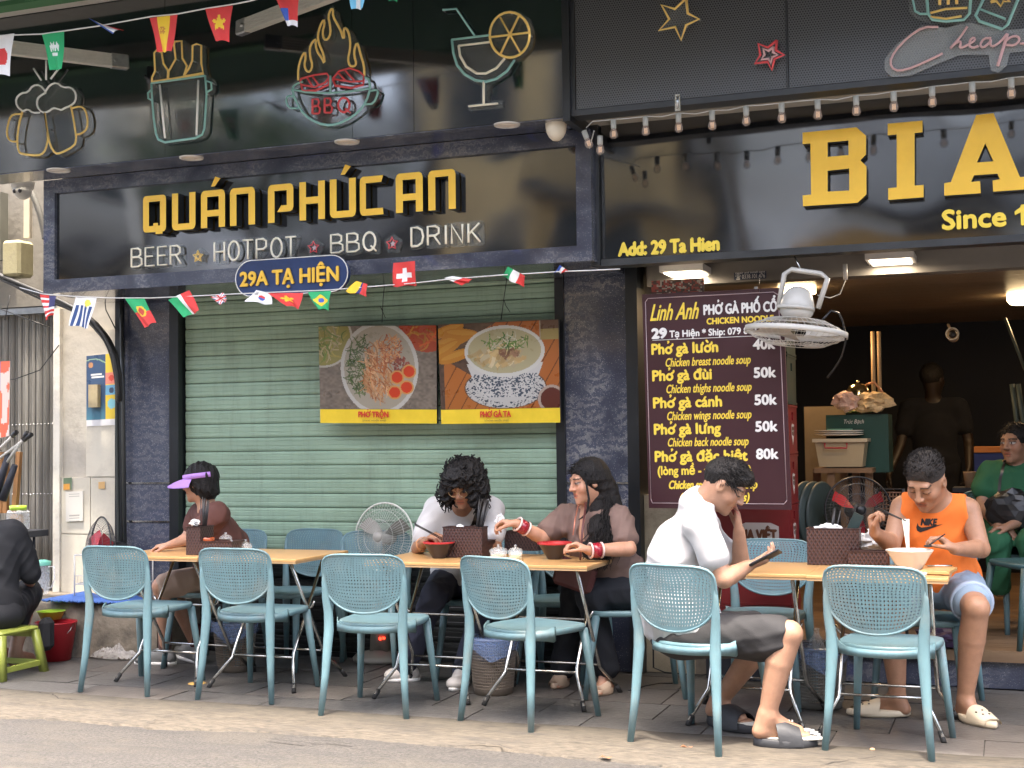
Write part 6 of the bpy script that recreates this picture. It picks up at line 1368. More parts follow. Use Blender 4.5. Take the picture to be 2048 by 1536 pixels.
t = thing('folded_umbrellas', 'folded dark umbrellas with pale handles at the left edge', 'umbrellas', P(10,950,7.2))
for a, b in (((-8,905),(25,872)), ((-12,925),(48,880)), ((10,930),(46,878))):
    q = MB(); pa, pb = P(*a,7.2), P(*b,7.15); q.tube([pa, pb], .010, 6); q.make('handle', m_cw, t); MB().tube([pb, pb+(pb-pa)*.25], .016, 8).make('grip', m_fk, t)
for a, b in (((18,905),(-10,1000)), ((30,930),(5,1000))): MB().tube([P(*a,7.2), P(*b,7.2)], [.02,.028], 8).make('canopy_roll', m_dark, t)
t = thing('stacked_wood_chairs', 'orange-brown wooden chair frames stacked at the far left', 'wooden chairs', P(15,960,7.3))
for x in (2, 12, 34): MB().cbox(P(x,965,7.45), (.035,.03,.42), R=Matrix.Rotation(.09*(x > 20), 3, 'Y')).make('frame_slat', M('orange_wood', (.28,.13,.04), .5, var=.25, scale=8, stretch=(1,1,.2)), t)

# ================================================================== INSIDE AND UNDER THE BEER SHOP
def lamp_light(loc, size, energy, col, parent, size_y=None):
    l = bpy.data.lights.new('lamp_light', 'AREA'); l.energy = energy; l.color = col; l.size = size; l.shape = 'SQUARE'; o = bpy.data.objects.new('lamp_light', l); COL.objects.link(o); o.location = Vector(loc)-ORG[parent.name]; o.parent = parent
m_em = M('lamp_diffuser', (.9,.85,.75), .4, emit=(1,.86,.66), estr=1.1); m_emw = M('warm_diffuser', (.9,.8,.6), .4, emit=(1,.72,.38), estr=2.2); m_lamp = M('lamp_case', (.55,.52,.48), .45, var=.03)
for (x, y, lab) in ((1372,548,'lit square ceiling lamp above the maroon menu board'), (1782,524,'lit square ceiling lamp right of the hanging white fan')):
    c = G(x, y, 2.285); t = thing('ceiling_lamp', lab, 'lamp', c, 'square ceiling lamps'); c = Vector(c)
    q = MB(); q.box((c.x-.125,c.y-.125,2.288), (c.x+.125,c.y+.125,2.325)); q.make('case', m_lamp, t)
    MB().box((c.x-.105,c.y-.105,2.281), (c.x+.105,c.y+.105,2.287)).make('diffuser', m_em, t); lamp_light((c.x,c.y,2.275), .2, .8, (1,.82,.6), t)
    MB().tube([(c.x,c.y,2.325),(c.x,c.y,2.359)], .012, 6).make('stem', m_lamp, t)
c = G(2060,594,2.29); t = thing('round_ceiling_lamp', 'glowing round lamp on the wooden ceiling at the right edge', 'lamp', c); MB().lathe([(0,.02),(.15,.02),(.15,-.02),(.13,-.045),(0,-.05)], c, 32).make('diffuser', m_emw, t); lamp_light(Vector(c)+Vector((0,0,-.07)), .28, 1.6, (1,.62,.3), t)
c = Vector(G(1594,588,2.27)); c.z = 2.29; t = thing('round_ceiling_lamp', 'warm round lamp hidden behind the hanging fan', 'lamp', c); MB().lathe([(0,.02),(.12,.02),(.12,-.02),(0,-.03)], c, 32).make('diffuser', m_emw, t); lamp_light(c+Vector((0,0,-.05)), .22, 2.0, (1,.62,.3), t)
# tag strip and small label under the sign
t = thing('phone_label', 'small dark repair label with a phone number under the beer sign', 'label', P(1499,552,7.1)); fr_ = wall(7.59)
a = fr_.px(1468,560); b = fr_.px(1532,542); MB().box((a[0],7.593,a[1]), (b[0],7.598,b[1])).make('label_card', M('label_navy', (.02,.03,.06), .5), t)
q = MB(); text_px(q, '☎ 0338.101.476', wall(7.592), 1471, 558, 1530, 555, 8, n0=.0); q.make('lettering', m_wht, t)
q = MB(); text_px(q, 'repair and install signs', wall(7.592), 1471, 548, 1530, 545, 4, n0=.0); q.make('small_lettering', m_wht, t)
# hanging wall fan in front of the menu
hc = P(1592,665,6.95); t = thing('hanging_fan', 'white wall fan hung face down beside the menu board', 'fan', hc)
m_wf = M('white_enamel', (.55,.53,.48), .35, var=.04); tilt = Matrix.Rotation(.10, 3, 'Y') @ Matrix.Rotation(-.05, 3, 'X'); H0 = Vector(hc); hp = lambda v: H0+tilt @ Vector(v); Rr_ = .255
q = MB()
for side in (1, -1):
    for k in range(44):
        a = 2*pi*k/44; q.tube([hp((Rr_*f_*cos(a+.2*f_), Rr_*f_*sin(a+.2*f_), side*(.07*(1-f_**4)))) for f_ in (.2,.6,.9,1.)], .0012, 3, caps=False)
    for f_ in (.25,.6,.85): q.tube([hp((Rr_*f_*cos(2*pi*k/36), Rr_*f_*sin(2*pi*k/36), side*.07*(1-f_**4))) for k in range(36)], .0018, 4, closed=True)
o = q.make('wire_guard', m_wf, t); o['kind'] = 'stuff'
q = MB(); loft(q, [[hp(((Rr_+dr)*cos(2*pi*k/48), (Rr_+dr)*sin(2*pi*k/48), z)) for k in range(48)] for dr, z in ((.0,-.014),(.006,-.014),(.006,.014),(.0,.014))], cap=False); q.make('guard_band', m_wf, t)
for k in range(3):
    q = MB(); a = 2*pi*k/3; rows_ = [[hp((Rr_*f_*cos(a+s_), Rr_*f_*sin(a+s_), .04*s_)) for s_ in (-.5,-.2,.2,.5)] for f_ in (.2,.5,.88)]; vs = [p for r_ in rows_ for p in r_]; q.add(vs, [(i*4+j, i*4+j+1, (i+1)*4+j+1, (i+1)*4+j) for i in range(2) for j in range(3)], 0, True); q.make('blade', M('pale_blade', (.5,.48,.44), .4), t)
MB().lathe([(0,.0),(.055,.0),(.085,.04),(.088,.085),(.075,.13),(.055,.16),(.03,.175),(0,.178)], H0+Vector((0,0,.06)), 24, R=tilt).make('motor_housing', m_wf, t)
MB().lathe([(.092,.0),(.097,.0),(.097,.018),(.092,.018),(.092,.0)], H0+Vector((.0,0,.115)), 28, R=tilt).make('collar', m_wf, t)
q = MB(); q.tube([hp((-.10,0,.13)), hp((-.085,0,.30)), hp((-.05,0,.325)), hp((.10,0,.31)), hp((.135,0,.285)), hp((.10,0,.13))], .014, 8, flat=1.6); q.make('bracket', m_wf, t)
MB().tube([hp((.0,0,.32)), P(1589,513,6.98)], .004, 5).make('chain', m_chrome, t)
q = MB(); pp = [P(1575+70,640,6.9), P(1670,612,6.95), P(1692,655,7.0), P(1690,700,7.05), P(1672,735,7.1), P(1655,755,7.15)]
pp = [pp[0]]+[p for a, b in zip(pp[:-1], pp[1:]) for p in (a.lerp(b,.33), a.lerp(b,.66))]+[pp[-1]]; q.tube(pp, .006, 6)
for i in range(0,0): pass
q.make('coiled_cord', m_fk, t)
q = MB(); q.tube([P(1690,528,7.3), P(1691,560,7.3)], .012, 8); q.make('switch', m_lamp, t); MB().tube([P(1691,560,7.3), P(1680,588,7.3), P(1660,596,7.2), P(1635,590,7.05)], .003, 5).make('switch_wire', m_cab, t)
# stack of beer crates beside the menu
m_cr = M('red_crate', (.19,.012,.014), .4, var=.12, scale=4); m_cgr = M('dark_green_crate', (.018,.035,.028), .5, var=.2); m_shd = M('crate_print', (.62,.55,.50), .5, var=.06)
cy_ = 7.50; top_ = P(1594,808,cy_).z; ch = .279; cxr = P(1577,900,cy_).x; cw, cdp = .46, .33
def crate(i, zb, mat, lab, grp, shield=True):
    t = thing('beer_crate', lab, 'crate', (cxr-cw/2, cy_+cdp/2, zb), grp); x0, x1, y0, y1, z0, z1 = cxr-cw, cxr, cy_, cy_+cdp, zb+.002, zb+ch-.002
    q = MB(); tk = .012
    q.box((x0,y0,z0),(x1,y0+tk,z1)); q.box((x0,y1-tk,z0),(x1,y1,z1)); q.box((x0,y0+tk,z0),(x0+tk,y1-tk,z1))
    # right side with a hand hole
    ys, ye, zs_, ze = y0+tk, y1-tk, z0, z1; hy0, hy1, hz0, hz1 = (ys+ye)/2-.03, (ys+ye)/2+.03, z1-.085, z1-.04
    for (a_, b_, c_, d_) in ((ys,hy0,zs_,ze), (hy1,ye,zs_,ze), (hy0,hy1,zs_,hz0), (hy0,hy1,hz1,ze)): q.box((x1-tk,a_,c_),(x1,b_,d_))
    q.box((x0+tk,y0+tk,z0),(x1-tk,y1-tk,z0+tk)); q.make('crate_body', mat, t)
    for zz in (z0, z1-.012): MB().box((x0-.003,y0-.004,zz),(x1+.004,y0-.0005,zz+.012)).make('edge_rib', mat, t)
    for zz in (z0, z1-.012): MB().box((x1+.0005,y0-.004,zz),(x1+.004,y1+.002,zz+.012)).make('edge_rib', mat, t)
    if shield:
        frs = Frame((x1,0,0), (0,1,0), (0,0,1)); ym = (y0+y1)/2; zm = zb+.115; s = .042
        sh = [(ym-s,zm+.05),(ym,zm+.058),(ym+s,zm+.05),(ym+s*.9,zm-.01),(ym,zm-.062),(ym-s*.9,zm-.01)]
        MB().poly(sh, frs, .001, .0005).make('shield_print', m_shd, t)
        q = MB(); text(q, 'BIA', frs, ym-.03, ym+.03, zm+.02, .02, n0=.002, bold=.001); text(q, 'VIỆT', frs, ym-.032, ym+.032, zm-.008, .02, n0=.002, bold=.001); q.make('lettering', MATS['dark_print'], t)
    if shield and i == 2:
        f2 = wall(y0-.0005); zc_ = zb+.115; xm_ = P(1516,1045,y0).x
        MB().poly([(xm_-.115,zc_-.06),(xm_+.115,zc_-.06),(xm_+.115,zc_+.045),(xm_+.07,zc_+.065),(xm_-.07,zc_+.065),(xm_-.115,zc_+.045)], f2, .001, .0).make('front_print', m_shd, t)
        q = MB(); text(q, 'BIA VIỆT', f2, xm_-.10, xm_+.10, zc_-.03, .055, n0=.002, bold=.0045); q.make('lettering', MATS['dark_print'], t)
    return t
ord_ = ['lowest', 'second lowest', 'middle', 'second highest', 'topmost']
for i in range(5): crate(i, top_-(5-i)*ch, m_cr, ord_[i]+' red beer crate of the stack beside the menu board', 'red beer crates')
MB_ = crate(5, top_, m_cgr, 'dark green crate standing on the red beer crates', 'dark green crates on the stack', False)
crate(6, top_+ch, m_cgr, 'upper dark green crate at the top of the crate stack', 'dark green crates on the stack', False)
solo(MB().box((cxr-cw-.02,cy_-.02,0),(cxr+.01,cy_+cdp,top_-5*ch)), 'pallet', m_dark, 'dark pallet under the red beer crates', 'pallet', loc=(cxr,cy_,0))
# furniture and goods further inside
def Pz(x, y, Y): return Vector(P(x, y, Y))
def boxpx(q, x0, y0, x1, y1, Y, d, m=0):
    a = P(x0, y1, Y); b = P(x1, y0, Y); return q.box((a.x, Y, a.z), (b.x, Y+d, b.z), m)
t = thing('panel_board', 'upright tan board behind the crate stack inside the shop', 'board', Pz(1640,900,8.9)); boxpx(MB(), 1612, 812, 1690, 1000, 8.9, .03).make('board', M('tan_board', (.20,.15,.09), .6, var=.15), t)
t = thing('green_beer_crate', 'dark green crate with white script, holding the kettle and snacks', 'crate', Pz(1714,870,8.5)); q = MB(); boxpx(q, 1654, 828, 1776, 945, 8.5, .3); q.make('crate_body', M('bottle_green', (.010,.05,.035), .45, var=.15), t)
q = MB(); text_px(q, 'Trúc Bạch', wall(8.498), 1688, 847, 1728, 847, 8, n0=.0, shear=.3); q.make('lettering', m_shd, t)
t = thing('storage_box', 'tan plastic storage box with red handle on the stacked stools', 'box', Pz(1680,905,8.3)); q = MB(); a = P(1632,934,8.3); b = P(1730,884,8.3); q.add([(a.x+.02,8.3,a.z),(b.x-.02,8.3,a.z),(b.x-.02,8.62,a.z),(a.x+.02,8.62,a.z),(a.x,8.28,b.z),(b.x,8.28,b.z),(b.x,8.64,b.z),(a.x,8.64,b.z)], [(0,3,2,1),(4,5,6,7),(0,1,5,4),(1,2,6,5),(2,3,7,6),(3,0,4,7)]); q.make('box_body', M('tan_plastic', (.42,.32,.18), .45, var=.06), t)
q = MB(); q.box((a.x-.015,8.265,b.z+.001),(b.x+.015,8.655,b.z+.022)); q.make('lid', M('tan_lid', (.48,.38,.24), .45), t)
q = MB(); c1, c2 = P(1650,896,8.27), P(1694,896,8.27); q.tube([c1+Vector((0,-.004,.03)), c1+Vector((0,-.01,0)), c2+Vector((0,-.01,0)), c2+Vector((0,-.004,.03))], .005, 6); q.make('handle', m_red, t)
t = thing('plate_stack', 'pale plates and a mint tray on the tan storage box', 'plates', Pz(1690,872,8.45)); c = Pz(1678,872,8.45); 
for k in range(3): MB().lathe([(0,0),(.10,0),(.15,.008),(.15,.011),(0,.006)], c+Vector((0,0,.012*k)), 24).make('plate', m_por, t)
q = MB(); boxpx(q, 1654, 857, 1702, 868, 8.4, .2); q.make('tray', M('mint_tray', (.10,.24,.16), .5), t)
t = thing('wooden_stools', 'stacked wooden stools carrying the tan storage box', 'stools', Pz(1690,1000,8.3)); m_wl = M('stool_wood', (.20,.11,.05), .5, var=.2, scale=6, stretch=(3,3,.4))
for x in (1634, 1662, 1688, 1712, 1738): q = MB(); boxpx(q, x-5, 938, x+7, 1090, 8.32+.05*(x % 3), .03); q.make('stool_leg', m_wl, t)
q = MB(); boxpx(q, 1628, 936, 1745, 946, 8.3, .34); q.make('stool_seat', m_wl, t)
t = thing('round_stool_seats', 'dark round stool seats leaning in a row beside the red crates', 'stools', Pz(1640,1030,8.0))
for k, x in enumerate((1612,1628,1644)):
    c = Pz(x, 1030, 8.0+.05*k); q = MB(); q.lathe([(0,-.012),(.19,-.012),(.20,0),(.19,.012),(0,.012)], c, 32, R=Matrix.Rotation(pi/2, 3, 'Y') @ Matrix.Rotation(.35, 3, 'X')); q.make('round_seat', M('dark_green_seat', (.03,.045,.042), .5), t)
fc = Pz(1716,1020,7.95); fan('red fan with black guard inside the shop behind the cutlery caddy', fc, .19, (.35,-.94,.05), MATS['fan_wire_dark'], m_fr, m_fk, 3, 'wide', stand=Vector((fc.x,7.95,sz2)), gcol=m_fk)
o = MB().tube([(fc.x,8.0,sz2),(fc.x,8.0,fc.z)], .015, 8); solo(o, 'fan_pole', m_fk, 'black pole carrying the red fan inside the shop', 'pole', loc=(fc.x,8.0,sz2))
t = thing('woven_chair', 'brown woven-back chair behind the orange-vested man', 'chair', Pz(1790,1010,8.1)); q = MB()
a = P(1754,1050,8.1); b = P(1806,985,8.1)
for k in range(9): q.tube([(a.x+(b.x-a.x)*k/8,8.1,a.z),(a.x+(b.x-a.x)*k/8,8.1,b.z)], .004, 4)
for k in range(9): q.tube([(a.x,8.095,a.z+(b.z-a.z)*k/8),(b.x,8.095,a.z+(b.z-a.z)*k/8)], .004, 4)
o = q.make('woven_back', M('rattan', (.16,.08,.045), .6), t); o['kind'] = 'stuff'
MB().tube([(a.x,8.1,sz2),(a.x,8.1,b.z+.02),(b.x,8.1,b.z+.02),(b.x,8.1,sz2)], .012, 8).make('chair_frame', m_dark, t)
kb = Pz(1717,826,8.6); t = thing('kettle', 'shiny brass-toned kettle standing on the green crate', 'kettle', kb); m_ket = M('kettle_metal', (.62,.52,.30), .15, 1.)
MB().lathe([(0,0),(.075,0),(.085,.01),(.085,.05),(.07,.14),(.055,.17),(.03,.185),(0,.187)], kb, 24).make('kettle_body', m_ket, t); MB().ell(kb+Vector((0,0,.195)), (.012,.012,.012)).make('knob', m_ket, t)
MB().tube([kb+Vector(p) for p in ((.05,0,.175),(.10,0,.19),(.145,0,.13),(.14,0,.05),(.12,0,.02))], .008, 8).make('handle', M('copper_handle', (.50,.25,.14), .3, .6), t)
crumple('snack_bag', 'clear bag of crackers heaped right on the green crate', Pz(1748,826,8.5), .10, M('cracker', (.60,.42,.22), .45, var=.35, scale=30, bump=.4), 14, sq=(1.1,.8,.62), cat='snack bag', amp=.5)
crumple('snack_packet', 'red and white snack packet leaning left on the green crate', Pz(1692,826,8.45), .075, M('red_white_packet', (.60,.38,.30), .4, var=.45, scale=18), 18, sq=(1,.7,.8), cat='packet', amp=.5)
t = thing('wooden_poles', 'two pale wooden poles standing upright inside the shop', 'poles', Pz(1750,740,8.8))
for x in (1745, 1757): MB().tube([Pz(x,663,8.8), Pz(x+3,812,8.8)], .013, 8).make('pole', M('pale_pole', (.50,.34,.18), .5), t)
t = thing('steel_poles', 'grey-green poles leaning at the right edge above the green shirt', 'poles', Pz(2030,820,9.2))
for x in (2024, 2036): MB().tube([Pz(x,768,9.2), Pz(x+14,875,9.2)], .016, 8).make('pole', M('green_pole', (.09,.12,.11), .5), t)
MB().tube([Pz(2010,636,9.6), Pz(2050,740,9.6)], .010, 8).make('pole', MATS['green_pole'], t)
bc = Pz(1905,668,9.2); t = thing('bullet_camera', 'small round security camera with pale rim on the dark back wall', 'camera', bc); MB().lathe([(0,.0),(.022,.0),(.036,.01),(.040,.02),(.036,.09),(0,.10)], bc, 20, R=Matrix.Rotation(pi/2-.15, 3, 'X') @ Matrix.Rotation(pi, 3, 'Y')).make('barrel', M('cam_tan', (.40,.33,.26), .4), t)
MB().tube([bc+Vector((.038*cos(2*pi*k/20), -.02, .038*sin(2*pi*k/20))) for k in range(20)], .006, 5, closed=True).make('rim', m_cw, t); MB().ell(bc+Vector((0,-.012,0)), (.026,.012,.026)).make('lens', m_fk, t); MB().tube([bc+Vector((0,.03,.01)), bc+Vector((-.03,.08,.07))], .009, 6).make('bracket', MATS['cam_tan'], t)
t = thing('orange_shelf', 'orange counter ledge over blue front deep in the shop', 'counter', Pz(1978,898,9.6)); q = MB(); boxpx(q, 1948, 893, 2030, 905, 9.6, .3); q.make('ledge', M('orange_laminate', (.60,.22,.05), .4), t); q = MB(); boxpx(q, 1950, 906, 2030, 985, 9.61, .3); q.make('front', M('royal_blue', (.02,.04,.20), .5), t)
cu = Pz(1941,975,8.9); t = thing('paper_cup', 'tan paper cup by the woman in green', 'cup', cu); MB().lathe([(0,0),(.030,0),(.042,.095),(.044,.098),(.040,.096)], cu, 20).make('cup_body', M('kraft_paper', (.42,.27,.17), .6), t); q = MB(); boxpx(q, 1905, 976, 2000, 984, 8.82, .3); solo(q, 'dark_shelf', m_dark, 'dark shelf board under the tan paper cup', 'shelf', loc=cu)
# purple sack under the orange man's chair
crumple('sack', 'dark purple bag on the shop step beneath the orange-vested man’s seat', Vector((P(1890,1262,7.45).x, 7.62, sz2)), .10, M('purple_bag', (.045,.025,.06), .4, var=.3), 41, sq=(1.6,.8,.55), cat='bag', amp=.45)
q = MB(); boxpx(q, 2018, 1116, 2042, 1134, 8.9, .1); solo(q, 'red_box', m_red, 'small red box on the floor inside the shop under the green chair', 'box', loc=Pz(2030,1134,8.9))
# person-high boxes behind: menu picture strip peeking above the board
def f_strip(U, V):
    c = np.tile(np.array((.10,.05,.04)), (len(U),1)); c = blend(c, (nz2(U*2, V, 14, 6) > .55)*1., (.38,.07,.05)); return blend(c, (nz2(U*2, V, 18, 16) > .68)*1., (.50,.42,.34))
printed('meat_picture', 'small strip of a meat picture above the maroon board', [(1303,562),(1408,556),(1408,590),(1303,592)], 7.28, f_strip, 30, 12)
# scarf-like handbag lying behind the black-shirted woman
# ================================================================== PEOPLE: one smooth surface per body, grown from a distance field
from mathutils.bvhtree import BVHTree
class Sdf:
    def __init__(s, h=.0048): s.p = []; s.h = h
    def cap(s, a, b, ra, rb=None, k=.02, op='u'): s.p.append(('c', np.array(a, float), np.array(b, float), ra, ra if rb is None else rb, k, op)); return s
    def ell(s, c, r, R=None, k=.02, op='u'): s.p.append(('e', np.array(c, float), np.array(r, float), np.eye(3) if R is None else np.array(R, float), 0, k, op)); return s
    def cut(s, p, n_): n_ = np.array(n_, float); s.p.append(('k', np.array(p, float), n_/np.linalg.norm(n_), 0, 0, 0, 'k')); return s
    def build(s, fold=0., fs=28., seed=1, fdir=None):
        lo = np.full(3, 1e9); hi = -lo
        for q in s.p:
            if q[6] != 'u': continue
            if q[0] == 'c': r_ = max(q[3], q[4]); lo = np.minimum(lo, np.minimum(q[1], q[2])-r_); hi = np.maximum(hi, np.maximum(q[1], q[2])+r_)
            else: r_ = q[2].max(); lo = np.minimum(lo, q[1]-r_); hi = np.maximum(hi, q[1]+r_)
        lo -= .02; hi += .02; h = s.h; n_ = np.ceil((hi-lo)/h).astype(int)+1; F = np.full(n_, .5, np.float32); ax = [(lo[i]+h*np.arange(n_[i])).astype(np.float32) for i in range(3)]
        for q in s.p:
            k = q[5]
            if q[0] == 'k':
                d = (ax[0][:,None,None]-q[1][0])*q[2][0]+(ax[1][None,:,None]-q[1][1])*q[2][1]+(ax[2][None,None,:]-q[1][2])*q[2][2]; np.maximum(F, d.astype(np.float32), out=F); continue
            if q[0] == 'c': r_ = max(q[3], q[4]); l = np.minimum(q[1], q[2])-r_; u = np.maximum(q[1], q[2])+r_
            else: r_ = q[2].max(); l = q[1]-r_; u = q[1]+r_
            m_ = k+4*h+.01; i0 = np.clip(((l-m_-lo)/h).astype(int), 0, n_); i1 = np.clip(((u+m_-lo)/h).astype(int)+2, 0, n_)
            if (i1 <= i0).any(): continue
            sl = tuple(slice(a, b) for a, b in zip(i0, i1)); X = ax[0][sl[0]][:,None,None]; Y = ax[1][sl[1]][None,:,None]; Z = ax[2][sl[2]][None,None,:]
            if q[0] == 'c':
                a, b = q[1], q[2]; ba = b-a; L2 = max(1e-9, ba @ ba); dx, dy, dz = X-a[0], Y-a[1], Z-a[2]; t = np.clip((dx*ba[0]+dy*ba[1]+dz*ba[2])/L2, 0, 1)
                d = np.sqrt((dx-t*ba[0])**2+(dy-t*ba[1])**2+(dz-t*ba[2])**2)-(q[3]+(q[4]-q[3])*t)
            else:
                dx, dy, dz = X-q[1][0], Y-q[1][1], Z-q[1][2]; R_ = q[3]; x = dx*R_[0][0]+dy*R_[1][0]+dz*R_[2][0]; y = dx*R_[0][1]+dy*R_[1][1]+dz*R_[2][1]; z = dx*R_[0][2]+dy*R_[1][2]+dz*R_[2][2]
                r_ = q[2]; k0 = np.sqrt((x/r_[0])**2+(y/r_[1])**2+(z/r_[2])**2); k1 = np.sqrt((x/r_[0]**2)**2+(y/r_[1]**2)**2+(z/r_[2]**2)**2)+1e-6; d = k0*(k0-1)/k1
            f = F[sl]
            if q[6] == 'u': e = np.clip(.5+.5*(f-d)/max(k, 1e-5), 0, 1); F[sl] = f*(1-e)+d*e-k*e*(1-e)
            else: e = np.clip(.5-.5*(f+d)/max(k, 1e-5), 0, 1); F[sl] = f*(1-e)-d*e+k*e*(1-e)
        if fold:
            band = np.argwhere(np.abs(F) < .03); pt = lo+band*h; r_ = np.random.default_rng(seed); acc = np.zeros(len(pt))
            for i in range(6):
                if i % 3 == 0: base_d = r_.normal(size=3) if fdir is None else np.array(fdir, float); base_d /= np.linalg.norm(base_d)
                dv = base_d+r_.normal(size=3)*.22; dv /= np.linalg.norm(dv); fr = fs*1.5*(.6+r_.random()*.9); w2 = r_.normal(size=3)*7; w3 = r_.normal(size=3)*5
                acc += (.5+.5*np.cos(2*(pt @ dv*fr+np.sin(pt @ w2)*1.6+r_.random()*6)))**2.6*1.15*np.clip(np.sin(pt @ w3*1.3+r_.random()*6)*.9+.35, 0, 1)*2.0
            F[tuple(band.T)] += (-fold*(acc/6-.2)*2.3).astype(np.float32)
        return s.mesh(F, lo, h)
    @staticmethod
    def mesh(F, lo, h):
        S_ = F < 0; c = S_[:-1,:-1,:-1].astype(np.int8).copy()
        for i, j, k in [(a,b,d) for a in (0,1) for b in (0,1) for d in (0,1)][1:]: c += S_[i:F.shape[0]-1+i, j:F.shape[1]-1+j, k:F.shape[2]-1+k]
        act = np.argwhere((c > 0) & (c < 8)); idx = np.full(c.shape, -1, np.int32); idx[tuple(act.T)] = np.arange(len(act))
        cor = [(a,b,d) for a in (0,1) for b in (0,1) for d in (0,1)]; val = {o: F[act[:,0]+o[0], act[:,1]+o[1], act[:,2]+o[2]] for o in cor}
        ps = np.zeros((len(act),3)); cn = np.zeros(len(act))
        for a in cor:
            for x in range(3):
                if a[x]: continue
                b = list(a); b[x] = 1; b = tuple(b); f0, f1 = val[a], val[b]; m_ = (f0 < 0) != (f1 < 0); t = np.where(m_, f0/(f0-f1+1e-12), 0); p = np.tile(np.array(a, float), (len(act),1)); p[:,x] = t; ps += p*m_[:,None]; cn += m_
        V = lo+(act+ps/np.maximum(cn,1)[:,None])*h; Q = []
        for x in range(3):
            y, z = (x+1) % 3, (x+2) % 3; sa = [slice(None)]*3; sb = [slice(None)]*3; sa[x] = slice(0,-1); sb[x] = slice(1,None); d = S_[tuple(sa)] != S_[tuple(sb)]; e = np.argwhere(d); e = e[(e[:,y] > 0) & (e[:,z] > 0) & (e[:,y] < c.shape[y]) & (e[:,z] < c.shape[z])]
            def g(dy, dz): q = e.copy(); q[:,y] -= dy; q[:,z] -= dz; return idx[tuple(q.T)]
            q4_ = np.stack([g(1,1), g(0,1), g(0,0), g(1,0)], 1); ins = S_[tuple(e.T)]; q4_[~ins] = q4_[~ins][:, ::-1]; Q.append(q4_)
        Q = np.concatenate(Q); Q = Q[(Q >= 0).all(1)]; return V, Q
def npmesh(name, V, Q, mat, parent, col=None, smooth=2, **props):
    # light smoothing of the lattice
    if smooth:
        for _ in range(smooth):
            acc = np.zeros_like(V); cn = np.zeros(len(V))
            for a, b in ((0,1),(1,2),(2,3),(3,0)):
                np.add.at(acc, Q[:,a], V[Q[:,b]]); np.add.at(acc, Q[:,b], V[Q[:,a]]); np.add.at(cn, Q[:,a], 1); np.add.at(cn, Q[:,b], 1)
            V = V*.5+acc/np.maximum(cn,1)[:,None]*.5
    off = np.array(ORG[parent.name]); me = bpy.data.meshes.new(name); me.vertices.add(len(V)); me.vertices.foreach_set('co', (V-off).astype(np.float32).ravel())
    me.loops.add(len(Q)*4); me.loops.foreach_set('vertex_index', Q.astype(np.int32).ravel()); me.polygons.add(len(Q)); me.polygons.foreach_set('loop_start', np.arange(0, len(Q)*4, 4, dtype=np.int32)); me.polygons.foreach_set('loop_total', np.full(len(Q), 4, np.int32))
    me.update(calc_edges=True); me.polygons.foreach_set('use_smooth', np.ones(len(Q), bool)); me.materials.append(mat)
    if col is not None:
        C_ = np.ones((len(V),4), np.float32); C_[:,:3] = col(V); ca = me.color_attributes.new('Col', 'FLOAT_COLOR', 'POINT'); ca.data.foreach_set('color', C_.ravel())
    o = bpy.data.objects.new(name, me); COL.objects.link(o); o.parent = parent; ORG[o.name] = Vector(off)
    for k, v in props.items(): o[k] = v
    return o
m_skin = M('skin', 'vcol', .5, var=.14, scale=22, bump=.12, bscale=150, sss=.10)
m_hair = M('black_hair', (.010,.0085,.008), .58, var=.5, scale=60, bump=.9, bscale=160, stretch=(1,1,.35), spec=.3)
m_lens = M('eye_dark', (.01,.008,.008), .15)
def unit(v): v = np.array(v, float); return v/np.linalg.norm(v)
def frame_of(fwd, up):
    f = unit(fwd); r_ = unit(np.cross(f, up)); u = np.cross(r_, f); return np.stack([r_, f, u], 1)      # columns: right, forward, up
def nv(p): return np.array([p[0], p[1], p[2]], float)
def head(sd, c, R, s=1., fem=False, nose=1.):
    q = lambda x, y, z: c+R @ (np.array([x, y, z])*s); E = lambda p, r_, k=.02, op='u': sd.ell(q(*p), np.array(r_)*s, R, k*s, op); Cc = lambda a, b, ra, rb, k=.01, op='u': sd.cap(q(*a), q(*b), ra*s, rb*s, k*s, op)
    E((0,-.012,.032), (.076,.094,.090)); E((0,.012,-.03), (.062,.078,.078), .03); E((0,.045,-.075), (.036,.040,.032), .03); E((0,.074,-.096), (.018,.016,.014), .02)
    E((.038,.052,-.022), (.026,.030,.028), .02); E((-.038,.052,-.022), (.026,.030,.028), .02)
    Cc((-.034,.078,.034), (.034,.078,.034), .012, .012, .015)
    for sx in (-1, 1): E((sx*.031,.096,.012), (.017,.012,.011), .012, 's'); E((sx*.031,.079,.011), (.014,.013,.0125), .006)
    Cc((0,.088,.024), (0,.108*nose,-.018), .0075, .0115, .012)
    for sx in (-1, 1): E((sx*.0125,.098*nose,-.022), (.0095,.010,.008), .006)
    Cc((-.019,.083,-.051), (.019,.083,-.051), .0065, .0065, .006); Cc((-.015,.084,-.0615), (.015,.084,-.0615), .0075, .0075, .006); E((0,.094,-.0565), (.03,.010,.0018), .002, 's')
    for sx in (-1, 1): E((sx*.077,-.004,.0), (.009,.019,.031), .006); E((sx*.085,.003,.003), (.007,.009,.016), .005, 's')
    return q
